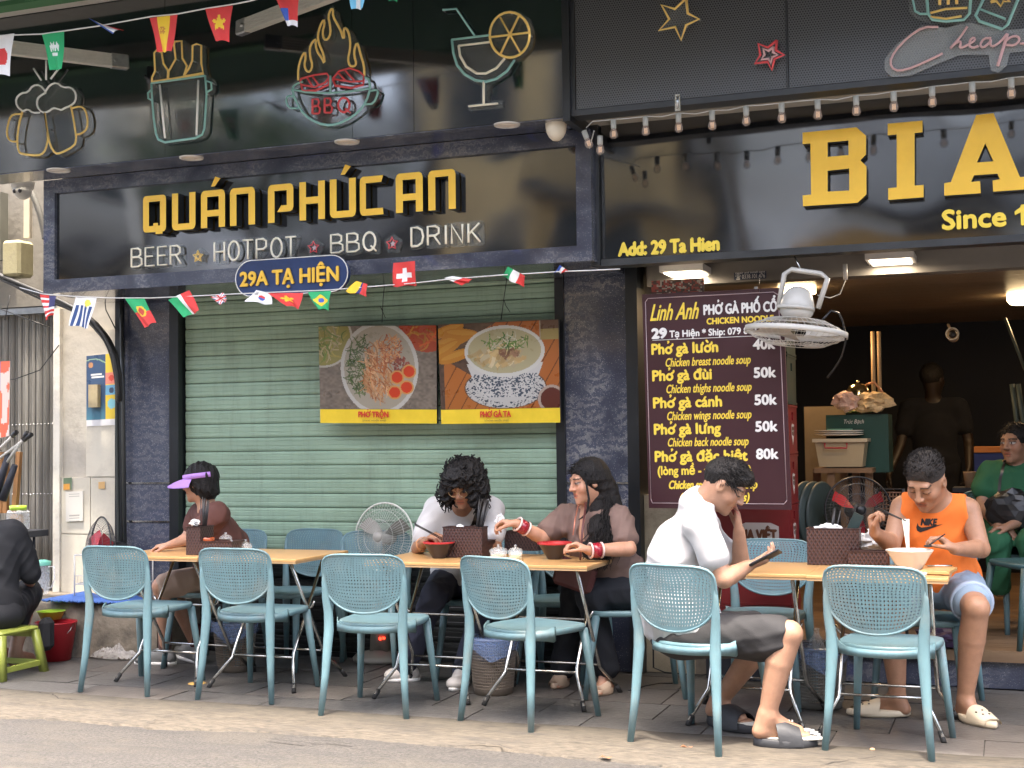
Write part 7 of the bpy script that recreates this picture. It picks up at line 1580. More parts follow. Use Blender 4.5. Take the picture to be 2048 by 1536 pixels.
def hand(sd, w, d, n_, side, curl=.6, s=1., thumb=.5, spread=.06, pinch=False):
    """w wrist, d pointing direction, n_ palm normal (fingers curl towards it), side = +1/-1 thumb side along cross(d,n)"""
    d = unit(d); n_ = unit(n_-d*np.dot(n_, d)) ; t = np.cross(d, n_)*side; w = np.array(w, float)
    kn = []
    for i, off in enumerate((.028,.0095,-.009,-.026)):
        base = w+d*.012*s+t*off*.55*s; k_ = w+d*(.082-.004*abs(i-1.2))*s+t*off*s; sd.cap(base, k_, .0155*s, .0115*s, .010); kn.append(k_)
    sd.ell(w+d*.045*s+n_*.004*s, np.array((.036,.045,.0145))*s, np.stack([t, d, n_], 1), .012)
    for i, (k_, off) in enumerate(zip(kn, (.028,.0095,-.009,-.026))):
        L_ = [(.040,.024,.020),(.044,.027,.021),(.041,.026,.021),(.032,.020,.018)][i]; a = 0.; p = k_; dd = unit(d+t*off*spread*20*(1-curl*.5)*.12)
        cu = curl if not isinstance(curl, (list, tuple)) else curl[i]
        for j, l in enumerate(L_):
            a += cu*(.95,1.1,.7)[j]; v = dd*cos(a)+n_*sin(a); p2 = p+v*l*s; sd.cap(p, p2, (.0092,.0082,.0074)[j]*s, (.0082,.0074,.0062)[j]*s, .0035); p = p2
    b0 = w+d*.018*s+t*.022*s+n_*.006*s; b1 = w+d*.048*s+t*(.046)*s+n_*(.012+.016*thumb)*s; b2 = b1+unit(d*.9+t*.35*(1-thumb)+n_*.75*thumb)*.034*s; b3 = b2+unit(d*.9-t*.25*thumb+n_*.7*thumb)*.027*s
    sd.cap(b0, b1, .015*s, .012*s, .010); sd.cap(b1, b2, .0105*s, .0095*s, .004); sd.cap(b2, b3, .0095*s, .0075*s, .004)
def foot(sd, ank, toe, s=1.):
    a = np.array(ank, float); t = np.array(toe, float); d = t-a; d[2] = 0; d = unit(d); up = np.array([0,0,1.]); heel = np.array([a[0], a[1], .035*s+t[2]])-d*.03*s
    sd.cap(heel, a+d*.0, .030*s, .034*s, .02); ball = np.array([t[0], t[1], t[2]+.024*s])-d*.05*s; sd.cap(heel+d*.03, ball, .030*s, .026*s, .03); sd.cap(a+d*.02-up*.01, ball+up*.004, .032*s, .024*s, .03)
    sd_ = np.cross(d, up)
    for i, o_ in enumerate((-.028,-.013,.001,.014,.027)): sd.cap(ball+sd_*o_*s-up*.006, ball+sd_*o_*s+d*(.050-.004*abs(i-1))*s-up*.010*s, .0115*s, .0095*s, .004)
def person(name_label, origin, skin, J, Hd, build=1., female=False, hands=(), feet=(), paint=None, hs=1., neck_r=.052, h=.0048, nose=1.):
    """J: hip, chest, neck, sl, sr, el, er, wl, wr, kl, kr, al, ar (left/right as in the picture)"""
    t = thing('person', name_label, 'person', origin); sd = Sdf(h); b = build; J = {k: nv(v) for k, v in J.items()}
    c, fw, up = nv(Hd[0]), Hd[1], Hd[2]; R = frame_of(fw, up); q = head(sd, c, R, hs, female, nose)
    sd.cap(q(0,-.025,-.045), J['neck'], neck_r*b, neck_r*1.15*b, .03)
    sp_ = unit(J['neck']-J['hip']); sr = unit(J['sr']-J['sl']); T = frame_of(np.cross(sp_, sr), sp_)
    sd.ell(J['hip']+sp_*.02, np.array((.165,.118,.10))*b, T, .05); mid = J['hip']*.5+J['chest']*.5; sd.ell(mid, np.array((.138,.108,.15))*b, T, .06); sd.ell(J['chest'], np.array((.158,.112,.155))*b, T, .06)
    sd.cap(J['sl']*.8+J['neck']*.2, J['sr']*.8+J['neck']*.2, .052*b, .052*b, .05)
    for s_ in 'lr':
        sd.cap(J['s'+s_], J['e'+s_], .048*b, .038*b, .03); m_ = J['e'+s_]*.72+J['w'+s_]*.28; sd.cap(J['e'+s_], m_, .037*b, .038*b, .010); sd.cap(m_, J['w'+s_], .038*b, .025*b, .004)
        hp_ = J['hip']+(sr*(.088*b) if s_ == 'r' else -sr*(.088*b)); sd.cap(hp_, J['k'+s_], .080*b, .055*b, .04); m_ = J['k'+s_]*.66+J['a'+s_]*.34; m_ = m_+unit(hp_-J['k'+s_])*.010
        sd.cap(J['k'+s_], m_, .053*b, .055*b, .012); sd.cap(m_, J['a'+s_], .055*b, .032*b, .004)
    for hd in hands: hand(sd, *hd[:4], **(hd[4] if len(hd) > 4 else {}))
    for ft_ in feet: foot(sd, *ft_)
    V, Q = sd.build()
    sk = np.array(skin)
    def col(V):
        n0 = np.tile(sk, (len(V),1)); L_ = (V-c) @ R/hs; x, y, z = L_[:,0], L_[:,1], L_[:,2]; near = (np.abs(x) < .10) & (y > .02) & (np.abs(z) < .13)
        rd = np.exp(-(((np.abs(x)-.038)/.022)**2+((z+.02)/.025)**2))*near; n0 = blend(n0, rd*.28, sk*np.array((1.15,.72,.68)))
        lip = near & (np.abs(x) < .023-.25*np.abs(z+.056)) & (np.abs(z+.056) < .0125) & (y > .07); n0 = blend(n0, lip*.75, sk*np.array((.95,.48,.48)))
        n0 = blend(n0, (near & (np.abs(z+.0565) < .0022) & (np.abs(x) < .024))*.8, sk*.22)
        br = near & (np.abs(np.abs(x)-.031) < .019) & (np.abs(z-.034-(.02-np.abs(np.abs(x)-.028))*.12) < .0042); n0 = blend(n0, br*.9, (.02,.014,.012))
        ey = near & (np.abs(np.abs(x)-.031) < .0155) & (np.abs(z-.0115) < .0062*np.sqrt(np.clip(1-((np.abs(x)-.031)/.0155)**2, 0, 1))+.0006)
        n0 = blend(n0, (near & (((np.abs(x)-.031)/.021)**2+((z-.012)/.013)**2 < 1))*.25, sk*.45)
        if paint == 'half': n0 = blend(n0, (near & (np.abs(np.abs(x)-.031) < .0135) & (np.abs(z-.0095) < .0035))*1., (.30,.26,.23)); n0 = blend(n0, (near & (np.hypot(np.abs(x)-.031, z-.0085) < .0055))*1., (.02,.012,.01)); n0 = blend(n0, (near & (np.abs(np.abs(x)-.031) < .0175) & (np.abs(z-.0145) < .0030))*.95, (.02,.014,.012))
        elif paint == 'closed': n0 = blend(n0, (near & (np.abs(np.abs(x)-.031) < .016) & (np.abs(z-.006) < .0028))*.95, (.03,.02,.018))
        else: n0 = blend(n0, ey*1., (.50,.46,.43)); n0 = blend(n0, (near & (np.hypot(np.abs(x)-.031, z-.0115) < .0062))*1., (.02,.012,.01)); n0 = blend(n0, (near & (np.abs(np.abs(x)-.031) < .017) & (np.abs(z-.0178) < .0022))*.9, (.02,.014,.012))
        n0 = blend(n0, (near & (np.abs(np.abs(x)-.006) < .0035) & (np.abs(z+.029) < .003))*.7, sk*.25)
        return n0
    npmesh('body', V, Q, m_skin, t, col)
    return t, q, R, T, sp_, sr
def cloth(name, t, mat, build, fold=.0035, fs=26., seed=1, h=.0055, fdir=None, **kw):
    sd = Sdf(h); build(sd); V, Q = sd.build(fold, fs, seed, fdir); return npmesh(name, V, Q, mat, t, smooth=3, **kw)
def strands(mb, roots, fn, r0, m=0, n=5):
    for k, p in enumerate(roots): pts = fn(p, k); mb.tube(pts, [r0*(1-.55*i/(len(pts)-1)) for i in range(len(pts))], n, m, caps=False)
def curve_surf_project(obj, pts, d, off):
    me = obj.data; bv = BVHTree.FromPolygons([v.co for v in me.vertices], [p.vertices for p in me.polygons]); o_ = ORG[obj.name]; out = []
    for p in pts:
        lo_ = Vector(p)-o_; hit = bv.ray_cast(lo_-Vector(d)*.4, Vector(d), 1.2); out.append((hit[0]-Vector(d)*off+o_) if hit[0] else Vector(p))
    return out
def torso_cloth(J, T, b, infl, sleeves=0., lowz=None, sleeve_r=.062, hem=.04):
    def f(sd):
        K = {k: nv(v) for k, v in J.items()}; sp_ = unit(K['neck']-K['hip']); i = infl
        sd.ell(K['hip']+sp_*.03, np.array((.168,.122,.10))*b+i, T, .06); sd.ell(K['hip']*.5+K['chest']*.5, np.array((.143,.112,.16))*b+i, T, .07); sd.ell(K['chest'], np.array((.160,.114,.157))*b+i, T, .06)
        sd.cap(K['sl']*.86+K['neck']*.14, K['sr']*.86+K['neck']*.14, .054*b+i, None, .05)
        if sleeves:
            for s_ in 'lr': e = K['s'+s_]*(1-sleeves)+K['e'+s_]*sleeves; sd.cap(K['s'+s_], e, .052*b+i, sleeve_r*b, .03)
        else:
            pass
    return f
SHOW = bpy.app.debug_value
# ------------------------------------------------------------------ the people
def Jp(**k): return {a: (P(*v) if len(v) == 3 else Vector(v[:3])) for a, v in k.items()}
def chk(nm, J):
    d = lambda a, b: (Vector(J[a])-Vector(J[b])).length
    print(nm, 'torso %.2f sh %.2f ua %.2f %.2f fa %.2f %.2f th %.2f %.2f shin %.2f %.2f' % (d('hip','neck'), d('sl','sr'), d('sl','el'), d('sr','er'), d('el','wl'), d('er','wr'), d('hip','kl'), d('hip','kr'), d('kl','al'), d('kr','ar')), [round(x, 2) for x in J['hip']])
V3 = lambda *a: np.array(a, float)
def c_mat(nm, col, **k): return M(nm, col, k.pop('rough', .85), var=k.pop('var', .06), scale=8, bump=k.pop('bump', .12), bscale=k.pop('bscale', 220), **k)

# ---- man in the orange vest, bent over his soup
J = Jp(hip=(1878,1168,7.02), chest=(1868,1062,6.96), neck=(1868,1003,6.88), sl=(1803,1016,6.90), sr=(1938,1020,6.90), el=(1783,1088,6.78), er=(1962,1098,6.84), wl=(1750,1066,6.60), wr=(1909,1098,6.62), kl=(1780,1232,6.70), kr=(1952,1216,6.66), al=(1796,1395,6.745), ar=(1930,1400,6.76))
O = J; hc = P(1852,962,6.76)
t, q, R, T, sp_, sr = person('man in orange sleeveless vest and denim shorts lifting noodles from a bowl', P(1880,1400,6.9)*1, (.37,.195,.115), J, (hc, V3(-.28,-.72,-.60), V3(-.1,-.55,.83)), 1.13, paint='closed', hs=1.13,
    neck_r=.060, hands=[(nv(J['wl']), V3(-.12,-.1,1.0), V3(.75,-.3,-.1), -1, dict(curl=1.15, thumb=.9)), (nv(J['wr']), V3(-.75,-.15,.65), V3(-.35,-.1,-.9), 1, dict(curl=.75, thumb=.8))],
    feet=[(nv(J['al']), G(1712,1425), 1.0), (nv(J['ar']), G(1972,1450), 1.0)], nose=1.02)
m_or = c_mat('orange_jersey', (.78,.18,.025), bscale=320); 
def vest(sd):
    torso_cloth(J, T, 1.13, .012)(sd)
    for s_, o_ in (('sl',-1),('sr',1)): sd.ell(nv(J[s_])+sr*.045*o_, (.062,.10,.13), T, .015, 's')
    sd.cap(nv(J['neck'])+sp_*.09, nv(J['neck'])+sp_*.02+np.cross(sr, sp_)*-.0, .075, .070, .02, 's')
vs_ = cloth('vest', t, m_or, vest, .006, 24, 3)
m_dn = c_mat('light_denim', (.25,.33,.42), bscale=300, dirt=(.32,.42,.55), dscale=10, damt=.5)
def shorts(sd):
    for s_, o_ in (('kl',-1),('kr',1)):
        a = nv(J['hip'])+sr*.095*o_; b_ = a*.32+nv(J[s_])*.68; sd.cap(a, b_, .108, .094, .04); sd.cut(b_+(b_-a)*.0, b_-a) if False else None
    sd.ell(nv(J['hip'])+sp_*.0, np.array((.185,.135,.11)), T, .05)
cloth('shorts', t, m_dn, shorts, .005, 22, 5)
def hem(t, a, k, f_, r_, mat, nm='hem_cuff'): # rolled hem at fraction f_ along thigh
    a, k = nv(a), nv(k); c_ = a*(1-f_)+k*f_; d = unit(k-a); Rr2 = frame_of(d, (0,0,1)); mbq = MB(); mbq.lathe([(r_*.8,.0),(r_,.0),(r_*1.04,.012),(r_*1.03,.03),(r_*.98,.036),(r_*.8,.03)], c_, 28, R=Matrix([list(x) for x in np.stack([Rr2[:,0], -Rr2[:,2], d], 1)])); return mbq.make(nm, mat, t)
for s_, o_ in (('kl',-1),('kr',1)): hem(t, nv(J['hip'])+sr*.095*o_, J[s_], .70, .099, c_mat('pale_denim', (.36,.44,.55)))
def short_hair(sd, front=.058, hh=.012, sc=1.13, side_z=.03):
    qq = lambda x, y, z: nv(hc)+R @ (V3(x, y, z)*sc); sd.ell(qq(0,-.014,.034), V3(.078,.095,.092)*sc+hh*.55, R, .01); sd.ell(qq(0,-.005,.075), V3(.062,.082,.056)*sc+hh, R, .01)
    sd.ell(qq(0,.085,-.035), V3(.09,.062,.098)*sc, R, .008, 's')
sdh = Sdf(.004); short_hair(sdh, hh=.003); sdh.cut(q(0,0,.032), R @ V3(0,.10,-1)); Vh, Qh = sdh.build(.001, 90, 2); npmesh('hair', Vh, Qh, M('buzzed_hair', (.022,.017,.014), .8, var=.5, scale=80, bump=.6, bscale=220), t, smooth=1)
def buzz(t_, q, seed, n_):
    rr = np.random.default_rng(seed); mbq = MB()
    for _ in range(n_):
        L_ = rr.normal(size=3); L_ /= np.linalg.norm(L_)
        if L_[2] < .25 or (L_[1] > .75 and L_[2] < .5): continue
        p = q(L_[0]*.079, -.012+L_[1]*.098, .038+L_[2]*.094); d_ = R @ (L_+V3(0,.15,.4)+rr.normal(size=3)*.15); mbq.tube([Vector(p), Vector(p+d_*.013)], [.0022,.0008], 3, caps=False)
    o_ = mbq.make('hair_bristles', MATS['buzzed_hair'], t_); o_['kind'] = 'stuff'
buzz(t, q, 4, 1400)
# print on the vest
def chest_print(obj, t, mat, polys, name):
    mbq = MB()
    for vs, fs in polys: mbq.add(curve_surf_project(obj, vs, (0,1,0), .0025), fs)
    return mbq.make(name, mat, t)
Fv = wall(6.7); mq = MB(); text_px(mq, 'NIKE', Fv, 1839, 1055, 1872, 1052, 13, n0=0, bold=.0025, shear=.25)
chest_print(vs_, t, m_fk, [(mq.v, mq.f)], 'lettering')
sw = [(1832,1049),(1829,1058),(1831,1065),(1838,1068),(1850,1064),(1865,1058),(1884,1051),(1866,1054),(1850,1057),(1840,1058),(1834,1055)]
mq = MB(); mq.poly([Fv.px(*p) for p in sw], Fv, .0005, 0); mq = MB().add([Fv(*Fv.px(*p)) for p in sw], [(0,1,2,10),(2,3,9,10),(3,4,8,9),(4,5,7,8),(5,6,7)]); chest_print(vs_, t, m_fk, [(mq.v, mq.f)], 'curved_mark')
# slippers
m_clog = M('cream_clog', (.62,.52,.37), .55, var=.05)
def clog(t, ank, toe, mat, dark=None, nm='slipper', w_=.05, thick=0., fr_=(.52,.60,.70,.80,.88,.94), hk=.062):
    a = nv(ank); tt = nv(toe); d = tt-a; d[2] = 0; d = unit(d); sdv = V3(-d[1], d[0], 0); heel = V3(a[0], a[1], 0)-d*.055; L_ = np.dot(tt-heel, d)+.015; z0 = tt[2]; q_ = MB(); rings = []
    def wd(f): return w_*(.78+.28*sin(pi*min(1, f*1.05)**1.2)) if f < .98 else w_*.6
    K = 24
    for z, sc_ in ((0,.96),(.008,1.02),(.026+thick,1.0),(.030+thick,.94)):
        ring = []
        for i in range(K):
            th = 2*pi*i/K; f = .5-.5*cos(th); x = L_*(.5-.5*cos(th))*1.0; y = wd(f)*sin(th)*sc_; p = heel+d*(x*sc_+L_*(1-sc_)/2)+sdv*y; ring.append((p[0], p[1], z+z0+.012*max(0, f-.8)))
        rings.append(ring)
    loft(q_, rings); sole = q_.make('sole', mat, t)
    q_ = MB(); rings = []
    for f in fr_:
        ring = []; hh = hk+thick-.045*max(0, (f-.55))/.42
        for i in range(11):
            a_ = pi*i/10; p = heel+d*(L_*f+ (-.015)*sin(a_))+sdv*(wd(f)*1.0*cos(a_)); ring.append(Vector((p[0], p[1], z0+.022+hh*sin(a_)**.8)))
        rings.append(ring)
    inner = [[Vector(p)-Vector((0,0,.006)) for p in r_] for r_ in rings]; loft(q_, rings, closed=False, cap=False); loft(q_, [r_[::-1] for r_ in inner], closed=False, cap=False); st_ = q_.make('upper_strap', mat, t)
    if dark: q_ = MB(); q_.tube([Vector(rings[0][0])*1]+[Vector((p[0], p[1], z0+.016)) for p in ()]+[Vector(rings[0][-1])], .002, 4) if False else None
    return sole, st_, rings
m_cd = M('clog_line', (.03,.025,.02), .6)
for a_, to_ in ((J['al'], G(1700,1430)), (J['ar'], G(1988,1458))):
    _, st_, rings = clog(t, a_, to_, m_clog, w_=.056)
    for (i, j) in ((2,3),(2,5),(2,7),(3,4),(3,6)): MB().ell(rings[i][j]+Vector((0,0,.001)), (.006,.006,.003), n=8, k=4).make('vent_charm', m_cd, st_)
# chopsticks, noodles and spoon in his hands
hl = nv(J['wl']); tip = P(1812,1043,6.52)
tt_ = thing('chopsticks', 'chopsticks in the orange-vested man’s hand, lifting noodles', 'chopsticks', P(1765,1022,6.57), 'bundles of black chopsticks')
MB().tube([P(1752,1017,6.59), tip], [.0035,.0025], 6).make('stick', m_stick, tt_); MB().tube([P(1752,1014,6.57), tip+Vector((.0,-.01,.004))], [.0035,.0025], 6).make('stick', m_stick, tt_)
noodles('lifted_noodles', 'white rice noodles hanging from chopsticks into the soup bowl', Vector(tip)+Vector((.0,0,.008)), Vector((pS.x-.005, pS.y, pS.z+.08)), 34, .010, m_nood)
q_ = MB(); a, b = P(1890,1068,6.56), P(1856,1092,6.50); q_.tube([a, b], [.003,.004], 6); q_.ell(b, (.02,.012,.006)); solo(q_, 'spoon', m_fk, 'dark spoon in the orange-vested man’s other hand, dipping into the bowl', 'spoon', loc=a)
chk('O', J)

# ---- man in the white shirt with a phone
J = Jp(hip=(1375,1262,6.02), chest=(1358,1120,6.05), neck=(1396,1010,6.07), sl=(1398,1052,6.22), sr=(1400,1052,5.87), el=(1482,1142,6.22), er=(1448,1158,5.86), wl=(1478,1062,6.12), wr=(1497,1132,5.98), kl=(1545,1262,6.22), kr=(1578,1268,5.92), al=(1432,1412,6.28), ar=(1532,1440,5.90))
hc = P(1448,972,6.06)
fwd = V3(.80,.05,-.60)
t, q, R, T, sp_, sr = person('man in white T-shirt and grey shorts bent over a phone', P(1400,1480,6.0)*1, (.37,.205,.13), J, (hc, fwd, V3(.55,.0,.83)), 1.08, paint='closed', hs=1.0, neck_r=.047,
    hands=[(nv(J['wr']), V3(.9,.1,.30), V3(-.25,.1,.9), -1, dict(curl=.55, thumb=.4)), (nv(J['wl']), V3(-.05,-.05,1.0), V3(-.9,-.2,0), -1, dict(curl=.25, thumb=.5))],
    feet=[(nv(J['al'])+V3(0,0,.02), Vector(G(1496,1464))+Vector((0,0,.03)), 1.0), (nv(J['ar'])+V3(0,0,.02), Vector(G(1618,1491))+Vector((0,0,.032)), 1.06)])
m_ws = c_mat('white_cotton', (.46,.45,.445), bscale=300)
def shirt(sd):
    torso_cloth(J, T, 1.10, .016, .60, .075)(sd); sd.ell(nv(J['hip'])*.8+nv(J['chest'])*.2+V3(-.04,0,0), (.165,.19,.15), None, .06); nd = unit(q(0,-.03,-.03)-nv(J['neck'])); sd.cap(nv(J['neck'])-nd*.02, nv(J['neck'])+nd*.05, .074, .066, .03); sd.cut(nv(J['neck'])+nd*.055, nd)
    sd.cut(nv(J['hip'])+V3(0,0,-.045), V3(.10,0,-1))
cloth('shirt', t, m_ws, shirt, .008, 22, 7)
m_sg = c_mat('dark_grey_shorts', (.027,.026,.027), bscale=260)
def shorts(sd):
    sd.ell(nv(J['hip'])+V3(-.02,0,-.03), (.15,.19,.085), None, .04); sd.cap(nv(J['hip'])+V3(0,-.09,-.01), nv(J['hip'])*.10+nv(J['kr'])*.90+V3(0,0,-.005), .105, .082, .04); sd.cap(nv(J['hip'])+V3(0,.09,-.01), nv(J['hip'])*.25+nv(J['kl'])*.75, .10, .085, .04)
    sd.cap(nv(J['hip'])*.4+nv(J['kr'])*.6+V3(0,0,-.05), nv(J['hip'])*.22+nv(J['kr'])*.78+V3(0,0,-.045), .07, .078, .04); sd.cut(nv(J['hip'])*.03+nv(J['kr'])*.97, V3(1,0,-.12))
cloth('shorts', t, m_sg, shorts, .004, 20, 9)
def hair_m(sd):
    sc = 1.0; sd.ell(q(0,-.018,.038), V3(.080,.100,.090), R, .01); sd.ell(q(0,.01,.080), V3(.066,.088,.056), R, .02); sd.ell(q(0,.060,.086), V3(.05,.042,.032), R, .02); sd.ell(q(0,.100,-.045), V3(.10,.075,.098), R, .02, 's')
    for sx in (-1,1): sd.ell(q(sx*.085,.0,-.01), V3(.03,.035,.042), R, .006, 's')
    sd.cut(q(0,-.09,-.045), R @ V3(0,-.35,-1))
sdh = Sdf(.0042); hair_m(sdh); Vh, Qh = sdh.build(.003, 60, 4); ho = npmesh('hair', Vh, Qh, m_hair, t, smooth=1)
def tufts(ho, t_, q, R, n_, r_, lg, seed, zmin=.02, cen=(0,-.01,.04), curl=0.):
    rr = np.random.default_rng(seed); mbq = MB(); c0 = q(*cen)
    for _ in range(n_):
        d = rr.normal(size=3); d /= np.linalg.norm(d); L_ = d
        if L_[2] < zmin-.3 or (L_[1] > .55 and L_[2] < .35): continue
        p = q(cen[0]+L_[0]*.082, cen[1]+L_[1]*.10, cen[2]+L_[2]*.092); dirv = R @ (L_*.6+V3(0,.5,.1)+rr.normal(size=3)*.35); dirv /= np.linalg.norm(dirv); pts = [Vector(p-R @ (L_*.01))+Vector(dirv)*lg*s_+Vector((0,0,-.35*lg*s_*s_))+Vector(rr.normal(size=3))*curl*(s_ > 0) for s_ in (0,.35,.7,1)]
        mbq.tube(pts, [r_,r_*.8,r_*.5,r_*.12], 4, caps=False)
    o_ = mbq.make('hair_strands', m_hair, t_); o_['kind'] = 'stuff'; return o_
tufts(ho, t, q, R, 1500, .0028, .032, 3, cen=(0,.0,.045))
m_gs = M('grey_rubber', (.026,.027,.030), .6, var=.1, bump=.1); m_gi = M('pale_insole', (.55,.52,.45), .6)
for a_, to_ in ((J['ar'], G(1628,1496)), (J['al'], G(1512,1468))):
    s1, st_, rings = clog(t, a_, to_, m_gs, w_=.064, thick=.012, fr_=(.40,.47,.55,.64,.72,.78), hk=.078)
    d_ = unit(nv(to_)-nv(a_)*V3(1,1,0)); c_ = nv(a_)*V3(1,1,0)*.45+nv(to_)*.55; K_ = 20; sd_ = V3(-d_[1], d_[0], 0); q_ = MB(); loft(q_, [[tuple(c_+d_*.135*cos(2*pi*i/K_)*sc_+sd_*.046*sin(2*pi*i/K_)*sc_+V3(0,0,z)) for i in range(K_)] for z, sc_ in ((.040,1.),(.046,.97))]); q_.make('insole', m_gi, s1)
    if a_ is J['ar']: 
        for k_ in (0,1,2): MB().tube([rings[2][3]+Vector((.014*k_,-.003,.002)), rings[2][4]+Vector((.014*k_+.006,-.003,.004))], .004, 5).make('pale_mark', m_wht, st_)
ph = thing('smartphone', 'dark smartphone held over the table edge by the white-shirted man', 'phone', P(1532,1112,5.98)); q_ = MB(); q_.cbox((0,0,0), (.148,.072,.009), bev=.003)
Rp = (Matrix.Rotation(-.50, 3, 'Y') @ Matrix.Rotation(-.25, 3, 'X')).to_4x4(); pc_ = Vector(P(1531,1117,5.96)); q_.v = [tuple(Rp @ Vector(v)+pc_) for v in q_.v]; q_.make('phone_body', m_fk, ph)
q_ = MB(); q_.cbox((0,0,.0052), (.140,.064,.001)); q_.v = [tuple(Rp @ Vector(v)+pc_) for v in q_.v]; q_.make('screen', M('phone_screen', (.06,.07,.08), .1, emit=(.5,.55,.6), estr=.15), ph)
chk('M', J)

# ---- curly-haired man in white
J = Jp(hip=(925,1160,7.22), chest=(925,1065,7.10), neck=(927,1010,6.98), sl=(872,1020,7.02), sr=(982,1018,7.02), el=(836,1097,6.93), er=(990,1094,6.93), wl=(849,1084,6.72), wr=(950,1098,6.74), kl=(868,1190,6.82), kr=(975,1190,6.82), al=(812,1345,6.93), ar=(925,1350,6.90))
hc = P(928,972,6.84)
t, q, R, T, sp_, sr = person('curly-haired man in glasses and white T-shirt with black sling strap', P(920,1370,6.95)*1, (.31,.155,.09), J, (hc, V3(.02,-.90,-.43), V3(.05,-.43,.90)), .98, paint='closed', hs=.98,
    hands=[(nv(J['wl']), V3(.75,-.35,.45), V3(.3,.2,-.9), 1, dict(curl=.8, thumb=.8)), (nv(J['wr']), V3(-.9,-.2,.1), V3(0,-.2,-1), -1, dict(curl=.8))])
def shirt(sd):
    torso_cloth(J, T, 1.02, .015, .66, .07, sleeve_r=.068)(sd); sd.cap(nv(J['neck'])+sp_*.10+V3(0,-.03,0), nv(J['neck'])+sp_*.02+V3(0,-.03,0), .064, .062, .02, 's')
sh_ = cloth('shirt', t, c_mat('white_tee', (.55,.54,.53), bscale=300), shirt, .008, 22, 13)
m_tr = c_mat('navy_stripe_trousers', (.035,.038,.060), bscale=200)
def trs(sd, flare=0.):
    for s_, o_ in (('l',-1),('r',1)): a = nv(J['hip'])+sr*.09*o_; sd.cap(a, nv(J['k'+s_]), .098, .070, .04); sd.cap(nv(J['k'+s_]), nv(J['a'+s_])+V3(0,0,.03), .069, .058+flare, .03)
    sd.ell(nv(J['hip']), (.18,.14,.12), T, .04)
cloth('trousers', t, m_tr, trs, .005, 24, 15)
def hair_c(sd):
    sd.ell(q(0,-.02,.04), V3(.118,.125,.115), R, .02)
    for sx in (-1,1): sd.ell(q(sx*.095,.0,-.02), V3(.045,.062,.075), R, .03); 
    sd.ell(q(0,.070,.090), V3(.07,.040,.036), R, .03); sd.ell(q(-.075,.06,-.04), V3(.028,.035,.055), R, .02); sd.ell(q(.085,.05,-.03), V3(.03,.035,.05), R, .02); sd.ell(q(.0,.13,-.025), V3(.056,.090,.082), R, .008, 's')
sdh = Sdf(.0045); hair_c(sdh); Vh, Qh = sdh.build(.010, 60, 6); npmesh('hair', Vh, Qh, m_hair, t, smooth=1)
def curls(t_, q, n_, seed, rad, cen, r_=.0035, cr=.011, ln=.04, skip=lambda L: False):
    rr = np.random.default_rng(seed); mbq = MB()
    for _ in range(n_):
        L_ = rr.normal(size=3); L_ /= np.linalg.norm(L_)
        if skip(L_): continue
        p = Vector(q(cen[0]+L_[0]*rad[0], cen[1]+L_[1]*rad[1], cen[2]+L_[2]*rad[2])); ax_ = Vector(rr.normal(size=3)).normalized(); b1 = ax_.orthogonal().normalized(); b2 = ax_.cross(b1); ph_ = rr.random()*6; c_ = cr*(.7+.6*rr.random())
        mbq.tube([p+b1*(cos(ph_+a)*c_)+b2*(sin(ph_+a)*c_)+ax_*(a/7*ln-ln/2)+Vector((0,0,-.006*a)) for a in np.arange(0, 6.6, .8)], r_, 4, caps=False)
    o_ = mbq.make('hair_curls', m_hair, t_); o_['kind'] = 'stuff'
curls(t, q, 520, 5, (.122,.128,.120), (0,-.02,.04), skip=lambda L: (L[1] > .30 and L[2] < .38 and abs(L[0]) < .6) or L[2] < -.75)
curls(t, q, 60, 6, (.05,.04,.07), (-.095,.03,-.04)); curls(t, q, 60, 8, (.05,.04,.07), (.10,.02,-.03)); curls(t, q, 50, 9, (.06,.03,.025), (0,.08,.10))
gl = MB()
for sx in (-1,1): gl.tube([Vector(q(sx*.031+.023*cos(a), .103, .006+.021*sin(a))) for a in np.arange(0, 6.28, .4)], .0014, 5, closed=True)
gl.tube([Vector(q(-.009,.106,.008)), Vector(q(.009,.106,.008))], .0012, 4)
gl.make('glasses', M('gold_wire', (.55,.40,.22), .3, .9), t)
def strap(t_, obj, pts_px, Y, w_, mat, d=(0,1,0), nm='strap', off=.004):
    pts = []; 
    for a, b in zip(pts_px[:-1], pts_px[1:]):
        for k in range(8): pts.append((a[0]+(b[0]-a[0])*k/8, a[1]+(b[1]-a[1])*k/8))
    pts.append(pts_px[-1]); L_ = [Vector(P(x-w_, y, Y)) for x, y in pts]; R_2 = [Vector(P(x+w_, y, Y)) for x, y in pts]; L_ = curve_surf_project(obj, L_, d, off); R_2 = curve_surf_project(obj, R_2, d, off); mbq = MB(); k = len(L_); mbq.add(L_+R_2, [(i, i+1, k+i+1, k+i) for i in range(k-1)], 0, True); return mbq.make(nm, mat, t_)
strap(t, sh_, [(958,1018),(940,1050),(918,1085)], 6.9, 8, m_fk)
sb = crumple('sling_bag', 'black sling bag on the curly-haired man’s chest behind the caddy', P(912,1098,6.86)-Vector((0,0,.06)), .075, m_fk, 51, sq=(1.1,.7,.9), cat='bag', amp=.2)
m_shoe = M('white_sneaker', (.62,.58,.52), .6, var=.08)
